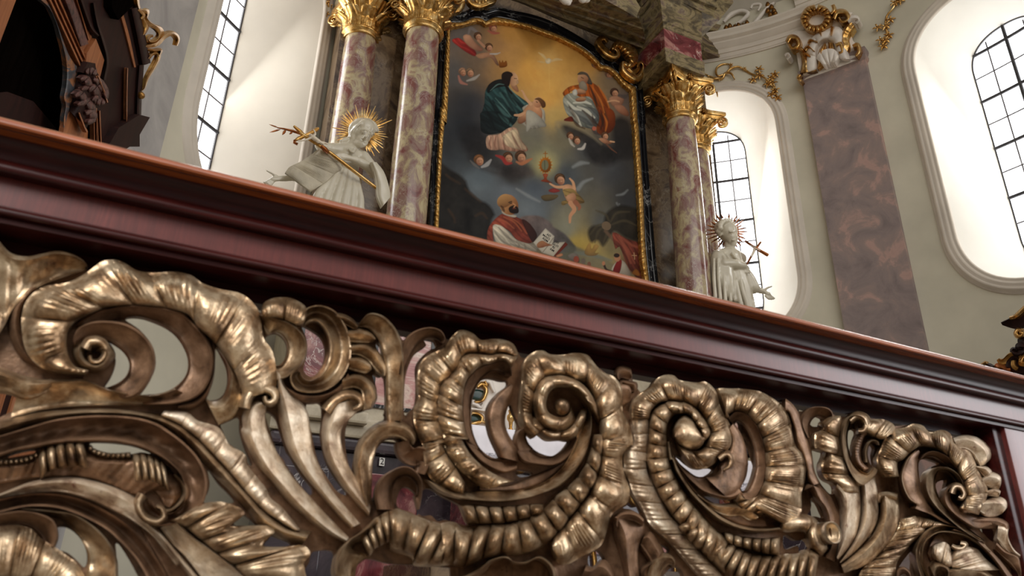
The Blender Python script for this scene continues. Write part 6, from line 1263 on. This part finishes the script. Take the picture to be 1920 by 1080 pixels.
# rest the robe on the pedestal
zt_ = min((body.data.vertices[i].co.z for i in range(len(body.data.vertices))))
for v in body.data.vertices:
    if v.co.z < 0: v.co.z = 0.0
if zt_ > 0.01:
    for v in body.data.vertices:
        if v.co.z < zt_+.25: v.co.z = v.co.z-(zt_)*(1-(v.co.z-zt_)/.25)
pl = lambda x, y, h: tuple(on_y(x, y, YL-.10-h))
band('lace_cape', M['rough'], st, 'O 575,468 450,560 380,600 300,640 262,690', 'O 665,520 775,635 700,705 620,780 490,858', 'shell', .085, 0.02, place=pl, wall=.02, lobes=4, flutes=46, depth=.22, wob=.03, mt=26, n=160)
band('sleeve_cloth', M['statue'], st, 'O 1030,595 1060,680 1080,780 1090,900 1130,1000', 'O 1085,595 1150,680 1190,790 1210,900 1185,940', 'shell', .06, .05, place=pl, wall=.04, lobes=0, flutes=0, mt=24, n=60, wob=.02)
rs_ = random.Random(4); specs = []
for a in np.arange(-75, 215, 6.6):
    base = 250 if 20 < a < 170 else 215
    specs.append((a, 95, base+rs_.uniform(-45, 28)*(1 if rs_.random() > .3 else 1.6)))
    if rs_.random() > .35: specs.append((a+2.6, 95, base-30+rs_.uniform(-50, 10)))
halo(st, 'O', YL+.12, 955, 335, specs, M['gold'], 1.35)
# crucifix with lily held by the left statue
cr = empty('crucifix', tuple(s.p(820, 640, .26)), 'gold crucifix with white corpus and a lily stem, leaning across the left statue\'s chest', 'crucifix')
mb = MB(); mb.tube([s.p(395, 330, .20), s.p(560, 440, .22), s.p(680, 520, .235), s.p(900, 690, .25), s.p(1085, 830, .15)], [s.r(v0, 17)]*5, 8); mb.build('staff', M['gold'], cr)
mb = MB(); mb.tube([s.p(350, 400, .20), s.p(380, 385, .20), s.p(470, 345, .20), s.p(550, 300, .20), s.p(565, 290, .20)], [s.r(v0, x) for x in (10, 19, 17, 19, 9)], 6); mb.tube([s.p(340, 270, .2), s.p(395, 320, .2), s.p(440, 365, .2)], [s.r(v0, x) for x in (10, 20, 16)], 6); mb.build('cross_bar', M['goldd'], cr)
mb = MB(); mb.tube([s.p(350, 400, .2), s.p(345, 420, .2), s.p(375, 435, .2)], [s.r(v0, 14)]*3, 6); mb.build('scroll_end', M['brownlily'], cr)
mb = MB(); mb.tube([s.p(590, 450, .26), s.p(620, 480, .26), s.p(650, 510, .26)], [s.r(v0, x) for x in (16, 24, 16)], 6); mb.build('staff_knop', M['brownlily'], cr)
s2 = Sculpt('O', YL); s2.limb([(490, 360, 16, .24), (530, 385, 22, .25), (570, 410, 18, .25), (600, 430, 12, .25)]); s2.limb([(510, 370, 11, .25), (535, 340, 9, .25), (520, 305, 7, .25)]); s2.limb([(500, 375, 11, .25), (440, 398, 9, .25), (380, 402, 7, .25)]); s2.ball(492, 352, 15, .26); s2.limb([(560, 415, 14, .25), (610, 420, 11, .25), (640, 430, 8, .25)])
s2.build('corpus', M['flesh'], cr, .006, 1)
mb = MB(); mb.tube([s.p(410, 345, .2), s.p(330, 315, .2), s.p(250, 295, .2), s.p(190, 285, .2)], [s.r(v0, x) for x in (10, 13, 9, 5)], 6); mb.build('lily_stem', M['brownlily'], cr)
for a in ((200, 285, 118, 255, 13), (220, 300, 120, 328, 14), (270, 305, 235, 350, 14), (330, 320, 300, 345, 10), (360, 320, 390, 345, 12)):
    mb = MB(); A_, B_ = s.p(a[0], a[1], .2), s.p(a[2], a[3], .2); mb.tube([A_, A_.lerp(B_, .3), A_.lerp(B_, .65), B_], [s.r(v0, 3), s.r(v0, a[4]), s.r(v0, a[4]*.9), s.r(v0, 1.5)], 8, True, .5); mb.build('lily_leaf', M['brownlily'], cr)
# --- right statue
YR = 6.45
st2 = empty('saint_statue', tuple(Vector(on_y(1378, 565, YR)))[:2]+(3.12,), 'white statue of a young saint with one outstretched arm, against the right window', 'statue')
s = Sculpt('P', YR)
s.ball(712, 365, 72, 0, .95, 1, 1.08); s.ball(738, 410, 48, .03); s.limb([(745, 440, 34, .04), (750, 458, 22, .05)])
s.limb([(764, 370, 5, .10), (772, 390, 6.5, .105), (768, 398, 7, .10)]); s.limb([(722, 364, 5, .108), (748, 362, 5.5, .116), (768, 364, 5, .10)]); s.limb([(742, 424, 7, .105), (760, 424, 7, .095)]); s.ball(740, 380, 7, .12)
for k in range(10):
    a = R_(35+k*20); s.ball(700+58*math.cos(a), 345-66*math.sin(a), 19, .01 if k % 2 else .04)
for k in range(7):
    a = R_(50+k*24); s.ball(696+40*math.cos(a), 330-44*math.sin(a), 20, .075)
s.ball(680, 340, 66, -.03)
s.limb([(725, 455, 38, -.02), (725, 500, 44, -.02)]); s.limb([(640, 545, 52, -.02), (730, 535, 62, -.01), (800, 560, 48, -.02)])
s.limb([(720, 560, 92, -.03), (735, 680, 112, -.02), (775, 800, 110, -.02), (800, 930, 105, -.04), (810, 1080, 115, -.04)])
# wide sleeve falling from the left arm, arm bent across the chest
s.limb([(648, 560, 62, .02), (660, 690, 72, .04), (686, 790, 84, .05), (692, 800, 84, .04)]); s.limb([(690, 620, 56, .08), (696, 740, 66, .09), (706, 810, 62, .08)])
for a in ((612, 560, 612, 700, 622, 840), (640, 560, 645, 700, 658, 850), (672, 580, 684, 700, 694, 860), (706, 600, 726, 700, 732, 862), (735, 610, 762, 720, 764, 860)): s.limb([(a[0], a[1], 9, .105), (a[2], a[3], 13, .155), (a[4], a[5], 15, .15)])
s.limb([(690, 600, 40, .12), (760, 600, 38, .16), (820, 610, 30, .16)]); s.limb([(820, 612, 24, .16), (848, 626, 22, .16), (856, 640, 16, .16)])
for a in ((855, 630, 866, 645, 872, 662), (845, 640, 855, 655, 866, 664), (838, 648, 846, 660, 852, 668)): s.limb([(a[0], a[1], 8, .165), (a[2], a[3], 6.5, .17), (a[4], a[5], 5, .165)])
for a in ((700, 530, 730, 570, 770, 590), (740, 520, 770, 555, 800, 570), (680, 545, 700, 580, 740, 605)): s.limb([(a[0], a[1], 9, .13), (a[2], a[3], 10, .16), (a[4], a[5], 9, .17)])
# outstretched right arm and open hand
s.limb([(800, 640, 56, .0), (860, 710, 52, .04), (895, 770, 46, .06)]); s.limb([(895, 765, 34, .06), (945, 790, 26, .08), (965, 795, 20, .09)]); s.limb([(965, 795, 18, .09), (990, 805, 20, .10), (1005, 815, 17, .10)], .6)
for a in ((1000, 808, 1030, 832, 1054, 848), (1000, 818, 1022, 842, 1045, 855), (995, 824, 1012, 846, 1030, 858), (985, 828, 1000, 846, 1014, 856)): s.limb([(a[0], a[1], 8.5, .10), (a[2], a[3], 7, .105), (a[4], a[5], 5, .10)])
s.limb([(975, 785, 10, .10), (1000, 770, 8, .10), (1030, 760, 5.5, .10)])
s.limb([(800, 700, 16, .14), (820, 800, 20, .16), (860, 930, 22, .16), (880, 1080, 24, .16)]); s.limb([(770, 720, 15, .17), (790, 820, 18, .18), (820, 950, 20, .18), (830, 1080, 22, .18)]); s.limb([(850, 740, 18, .08), (880, 850, 22, .1), (895, 960, 24, .1), (900, 1080, 24, .1)])
s.limb([(810, 1080, 120, -.03), (815, 1230, 125, -.03), (815, 1390, 125, -.03)])
for k in range(6): s.limb([(720+36*k, 1060, 22, .14), (722+37*k, 1230, 24, .15), (722+37*k, 1400, 24, .15)])
v0 = s.p(720, 400)
body = s.build('body', M['statue'], st2, .0105, 1)
zt_ = min(v.co.z for v in body.data.vertices)
for v in body.data.vertices:
    if v.co.z < 0: v.co.z = 0.0
    elif zt_ > .01 and v.co.z < zt_+.25: v.co.z = v.co.z-zt_*(1-(v.co.z-zt_)/.25)
specs = []
for a in np.arange(0, 360, 12.5):
    base = 128 if not (120 < a < 215) else 160
    specs.append((a, 68, base+rs_.uniform(-22, 14)))
halo(st2, 'P', YR+.10, 715, 365, specs, M['brownlily'], 1.9)
cr2 = empty('crucifix', tuple(s.p(900, 520, .2)), 'small wooden crucifix held up by the right statue against the bright window', 'crucifix')
mb = MB(); mb.tube([s.p(838, 432, .2), s.p(900, 475, .2), s.p(950, 505, .2), s.p(1000, 533, .2)], [s.r(v0, x) for x in (9, 11, 12, 13)], 6); mb.build('cross_bar', M['brownlily'], cr2)
mb = MB(); mb.tube([s.p(950, 440, .2), s.p(905, 500, .2), s.p(872, 560, .19), s.p(850, 600, .18)], [s.r(v0, x) for x in (6, 9, 8, 7)], 6); mb.build('staff', M['brownlily'], cr2)
mb = MB(); mb.tube([s.p(905, 480, .23), s.p(900, 510, .23), s.p(885, 545, .23)], [s.r(v0, x) for x in (8, 10, 6)], 8); mb.tube([s.p(875, 462, .23), s.p(905, 482, .23), s.p(945, 500, .23)], [s.r(v0, 5)]*3, 6); mb.ball(s.p(910, 470, .24), s.r(v0, 8), 6); mb.build('corpus', M['flesh'], cr2)
# ---------------------------------------------------------------- dark wooden canopy against the left wall
WD = np.array([math.cos(R_(78)), math.sin(R_(78))]); WN = np.array([WD[1], -WD[0]]); W0 = np.array([-.50, 4.5])
def on_w(x, y, h=0.0):
    d = ray(x, y); den = d[0]*WN[0]+d[1]*WN[1]
    return CO + d*(((W0-CO[:2]) @ WN+h)/den)
can = empty('wooden_canopy', (-.72, 4.3, 0), 'dark wooden canopy with arched opening and carved capital, at the top left of the view', 'church furniture')
wn3 = np.array([WN[0], WN[1], 0])
def prism(name, s, m, h, dep, par=can, N='N', smooth=False):
    p = P(s); A_ = [on_w(x, y, h) for x, y in p]; B_ = [a-wn3*dep for a in A_]; n = len(p)
    return fixn(obj(name, A_+B_, [tuple(range(n)), tuple(range(2*n-1, n-1, -1))]+[(i, (i+1) % n, n+(i+1) % n, n+i) for i in range(n)], m, par, smooth))
wpl = lambda x, y, h: tuple(on_w(x, y, h))
def wb(name, so, si, m, kind='strap', A=.03, h0=0, par=can, **k): return band(name, m, par, so, si, kind, A, h0, place=wpl, nrm=-wn3, wall=.015, **k)
def wpb(name, sp, w, m, kind='ridge', A=.03, h0=0, par=can, **k): return path_band(name, m, par, sp, w, kind=kind, A=A, h0=h0, place=wpl, nrm=-wn3, wall=.015, **k)
prism('niche_back', 'N -300,-160 560,-160 560,1300 -300,1300', M['black'], -.10, .03)  # near-black board, the deep shade of the niche put into its colour
prism('niche_panel', 'N -300,720 60,690 250,760 420,960 400,1200 -300,1200', M['dwood'], -.09, .005)
prism('arch_jamb', 'N -300,-160 160,-160 120,0 60,160 0,320 -100,560 -300,900', M['mwood'], .0, .03)
wb('arch_intrados', 'N 200,-100 300,0 370,60 420,170 450,280 480,400 495,520 490,640 475,730 488,800 475,900 470,1100', 'N 260,-100 350,0 385,70 430,180 470,290 512,400 560,480 592,520 565,700 530,800 505,900 500,1100', M['bluemarble'], 'strap', .02)
fas = prism('arch_fascia', 'N 270,-130 350,0 600,530 640,500 655,370 690,280 600,0 555,-130', M['mwood'], .01, .02)
for a, b_, w in (((372, 0), (612, 520), 4), ((408, 0), (632, 500), 3.2), ((442, 0), (645, 455), 3.2), ((575, 0), (665, 300), 3)): wpb('moulding', 'N %d,%d %d,%d %d,%d' % (a[0]-60, a[1]-130, a[0], a[1], b_[0], b_[1]), [w, w], M['mwood'], 'ridge', .018, .01, fas)
wpb('inlay_band', 'N 460,-130 515,0 570,150 632,340', [8.5, 8.5], M['inlay'], 'strap', .025, .01, fas, wob=.004)
bd = prism('canopy_body', 'N 560,-160 980,-160 1110,480 1075,490 1048,860 1048,1100 700,1100 700,900 790,500 740,300 690,260', M['dwood'], .02, .06)
prism('impost_block', 'N 720,290 782,450 752,575 690,560 640,520 650,400', M['mwood'], .03, .02)
wpb('moulding', 'N 912,105 960,280 1012,505', [3.2, 3.2, 2], M['mwood'], 'strap', .01, .02, bd); wpb('moulding', 'N 780,-60 812,0 852,130', [3, 3, 2], M['mwood'], 'strap', .01, .02, bd)
wpb('moulding', 'N 955,510 950,700 948,960', [1.6, 1.6], M['mwood'], 'ridge', .02, .03, bd); wpb('moulding', 'N 1060,490 1045,700 1040,860', [5, 5], M['dwood'], 'roll', .02, .02, bd); wpb('moulding', 'N 1010,60 1050,250 1095,480', [9, 9], M['dwood'], 'roll', .03, .02, bd)
wpb('moulding', 'N 700,20 730,180 800,430 780,600', [4, 4], M['dwood'], 'ridge', .02, .02, bd); wpb('moulding', 'N 600,-20 680,200 740,270', [4, 4], M['dwood'], 'ridge', .02, .02, bd)
prism('base_ledge', 'N 890,960 1048,860 1125,880 1010,1075 900,1150 780,1150', M['dwood'], .06, .08)
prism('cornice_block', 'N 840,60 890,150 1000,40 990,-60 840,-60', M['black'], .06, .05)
prism('pilaster_shaft', 'N 525,830 590,845 660,985 650,1200 440,1200 480,960', M['mwood'], .02, .02)
for a in ((720, 810, 735), (700, 840, 715), (725, 850, 745), (745, 830, 765)): wpb('flute', 'N %d,%d %d,%d %d,%d' % (a[0], a[1], a[0]+4, 930, a[2]-8, 1100), [2, 2], M['mwood'], 'ridge', .02, .025)
cpw = wb('capital', 'N 630,500 590,570 570,680 545,780 520,830', 'N 715,520 760,600 800,740 720,830 650,960', M['dwood'], 'leaf', .03, .02, wob=.01)
for q in ('N 600,600 640,590 660,640 610,680', 'N 560,720 610,700 630,760 580,790', 'N 700,590 740,610 790,690 800,740', 'N 660,680 710,660 730,720 690,760', 'N 610,780 660,760 690,830 640,850', 'N 640,850 680,840 700,880 660,930', 'N 700,740 750,760 790,770', 'N 640,540 690,530 720,560'):
    wpb('carved_leaf', q, [4, 8, 8, 3], M['inlay'], 'shell', .03, .035, cpw, wob=.012, lobes=3, depth=.5)
prism('abacus', 'N 640,500 660,465 715,475 722,530 690,555 620,545', M['dwood'], .05, .03)
for q in ('N 720,575 760,640 805,770', 'N 735,570 790,700', 'N 590,845 630,950 650,990'): wpb('moulding', q, [2.5, 2.5, 2], M['mwood'], 'ridge', .02, .045)
# panelled lower part of the canopy, standing on the floor behind the rail
e0 = on_w(262, 285); zc_ = on_w(-70, 262)[2]; ub = np.array([WD[0], WD[1], 0])
def wbox(name, m, u0, u1, h0, h1, z0, z1, bev=.01):
    c = np.array([e0[0], e0[1], 0])+ub*(u0+u1)/2+wn3*(h0+h1)/2; mb = MB(); mb.box((c[0], c[1], (z0+z1)/2), (u1-u0, h1-h0, z1-z0), R_(78), bev); return mb.build(name, m, can, False)
wbox('lower_body', M['dwood'], -2.3, -.02, -.40, -.02, 0, zc_); wbox('lower_plinth', M['dwood'], -2.34, .0, -.40, .03, 0, .25)
for k in range(3): wbox('lower_panel', M['mwood'], -2.2+.74*k, -1.56+.74*k, -.03, .0, .4, zc_-.15)
gw = empty('gilded_scroll', tuple(on_w(300, 70, .05)), 'gilded carved scroll crest projecting from the right side of the dark wooden canopy', 'wall ornament', 'gilded crest scrolls')
for sp, w, k_ in (('N 1015,-60 1030,40 1060,95 1110,78 1090,150 1140,190 1200,215 1212,255 1165,312 1115,310 1120,275 1150,270', [6, 7, 5, 4, 5, 5, 5, 5, 5, 4, 3], 'leaf'), ('N 1095,350 1180,325 1230,275 1290,250 1332,290 1322,342', [4, 6, 6, 6, 6, 4], 'leaf'), ('N 1115,440 1150,402 1192,412 1172,470 1110,580 1082,660 1060,680', [3, 4, 5, 5, 4, 3, 2], 'leaf'), ('N 1105,372 1160,380 1205,378 1195,415', [3, 5, 5, 3], 'ridge'), ('N 1060,120 1090,200 1070,260', [6, 9, 5], 'leaf'), ('N 1040,70 1080,110 1060,140', [5, 7, 4], 'shell')):
    wpb('scroll', sp, [x_*.8 for x_ in w], M['goldd'], k_, .04, .01, gw)
mb = MB(); q = on_w(*P('N 1058,715')[0], .05); mb.ball(q, mpp(q)*7, 8); mb.build('bead', M['goldd'], gw)
# ---------------------------------------------------------------- dark carved furniture at the right edge
XR = 7.25
cab = empty('carved_altar_top', (7.45, 3.2, 0), 'dark wooden side-altar top with gold-edged scrolls at the right edge of the view', 'church furniture')
rpl = lambda x, y, h: tuple(on_x(x, y, XR-h))
def rb(name, so, si, m, kind='strap', A=.04, h0=0, par=cab, **k): return band(name, m, par, so, si, kind, A, h0, place=rpl, nrm=(1, 0, 0), wall=.05, **k)
def rpb(name, sp, w, m, kind='ridge', A=.04, h0=0, par=cab, **k): return path_band(name, m, par, sp, w, kind=kind, A=A, h0=h0, place=rpl, nrm=(1, 0, 0), wall=.05, **k)
rb('pediment_wing', 'U 380,300 490,245 600,180 680,115 800,40', 'U 400,335 510,372 590,378 690,330 820,250', M['dwood'], 'gutter', .08)
rpb('gold_edge', 'U 490,245 560,225 630,165 690,110 780,50', [3, 4.5, 4.5, 4], M['gold'], 'leaf', .05, .06)
rpb('volute', 'U 640,400 600,400 575,435 595,470 640,465 645,430 615,425', [4, 5, 5.5, 5.5, 5, 4], M['gold'], 'roll', .07, .04)
rpb('scroll', 'U 660,480 640,540 680,600', [8, 7, 8], M['dwood'], 'leaf', .07); rpb('scroll', 'U 690,600 640,590 600,600 610,630 640,640', [7, 7, 6, 5, 4], M['dwood'], 'leaf', .07, .02)
rpb('scroll', 'U 690,640 620,690 560,690 530,660 550,640 580,660', [9, 9, 7, 6, 5, 3], M['dwood'], 'leaf', .07, .02)
rpb('acanthus_scroll', 'U 345,765 380,800 440,785 500,725 560,715 610,740 600,770', [3, 5, 6, 6, 6, 6, 5], M['goldd'], 'gutter', .06, .02)
rpb('acanthus_scroll', 'U 480,870 500,800 540,750 600,760', [9, 9, 8, 6], M['dwood'], 'leaf', .06); rpb('acanthus_scroll', 'U 540,780 545,850 590,890', [4, 5, 4], M['goldd'], 'leaf', .06, .03); rpb('acanthus_scroll', 'U 690,700 640,780 640,820 700,830', [5, 5, 5, 5], M['goldd'], 'leaf', .06, .03)
rpb('acanthus_scroll', 'U 420,930 460,900 400,860 340,850 330,880 370,890', [9, 8, 6, 6, 5, 4], M['brownlily'], 'leaf', .05, .01); rpb('acanthus_scroll', 'U 520,880 620,850 720,830', [12, 14, 16], M['dwood'], 'leaf', .05)
rb('cornice_end', 'U 120,850 190,805 280,850', 'U 130,900 190,895 262,905', M['dwood'], 'strap', .06); rpb('gold_edge', 'U 115,850 150,830 190,805', [2.5, 3, 3], M['goldd'], 'leaf', .05, .05)
zc = on_x(1870, 700, XR)[2]; yl = on_x(1822, 690, XR)[1]
mb = MB(); mb.box((XR+.28, yl-1.1, zc/2-.05), (.40, 2.0, zc-.12), 0, .03); mb.build('cabinet_body', M['dwood'], cab, False)
mb = MB(); mb.box((XR+.24, yl-1.05, zc-.10), (.50, 2.15, .10), 0, .02); mb.build('cabinet_cornice', M['dwood'], cab, False)
# ---------------------------------------------------------------- light: overcast sky outside, lamps added in the unseen nave behind the camera
w = bpy.data.worlds.new('sky'); scene.world = w; w.use_nodes = True; nt = w.node_tree
tc = nt.nodes.new('ShaderNodeTexCoord'); sp = nt.nodes.new('ShaderNodeSeparateXYZ'); nt.links.new(tc.outputs['Generated'], sp.inputs[0])
c = ramp(nt, sp.outputs['Z'], [(0.0, (108, 98, 88)), (0.45, (150, 142, 132)), (0.62, (236, 232, 226)), (1.0, (246, 248, 255))])
mr = nt.nodes.new('ShaderNodeMapRange'); nt.links.new(sp.outputs['Z'], mr.inputs['Value']); mr.inputs['From Min'].default_value = -1
nt.links.new(mr.outputs[0], nt.nodes[[n.name for n in nt.nodes if n.bl_idname == 'ShaderNodeValToRGB'][0]].inputs[0])
bg = nt.nodes['Background']; nt.links.new(c, bg.inputs[0]); bg.inputs[1].default_value = 0.62
def area(name, loc, tgt, size, power, colr=(1, 1, 1)):
    l = bpy.data.lights.new(name, 'AREA'); l.shape = 'RECTANGLE'; l.size, l.size_y = size; l.energy = power; l.color = colr
    o = bpy.data.objects.new(name, l); col.objects.link(o); o.location = loc; o.rotation_euler = (Vector(tgt)-Vector(loc)).to_track_quat('-Z', 'Y').to_euler(); return o
area('nave_fill_left', (-2.2, -2.5, 4.2), (.6, .9, .7), (1.8, 3.0), 58, (1, .98, .95)).data.spread = R_(75)  # unseen lamp added to bring highlights onto the gilding
area('nave_fill_right', (7.6, -3.0, 3.4), (1.4, .9, .9), (3.0, 4.4), 62, (.97, .97, 1)).data.spread = R_(80)  # unseen lamp added and aimed to lay a sheen on the rail
area('nave_light', (3.4, -3.5, 8.0), (3.4, 6.8, 5.2), (11, 5), 330, (1, .96, .90))  # broad fill lamp added high in the unseen nave
for k, (c_, g) in enumerate(WIN):
    p0 = cyl(c_, 5.9, AG-.08); area('window_daylight_%d' % (k+1), p0, (AC[0], AC[1], 3.5), (.75, 3.0), (24, 40, 30)[k], (1, .99, .97))
scene.view_settings.view_transform = 'Standard'; scene.view_settings.look = 'None'; scene.view_settings.exposure = 0.0
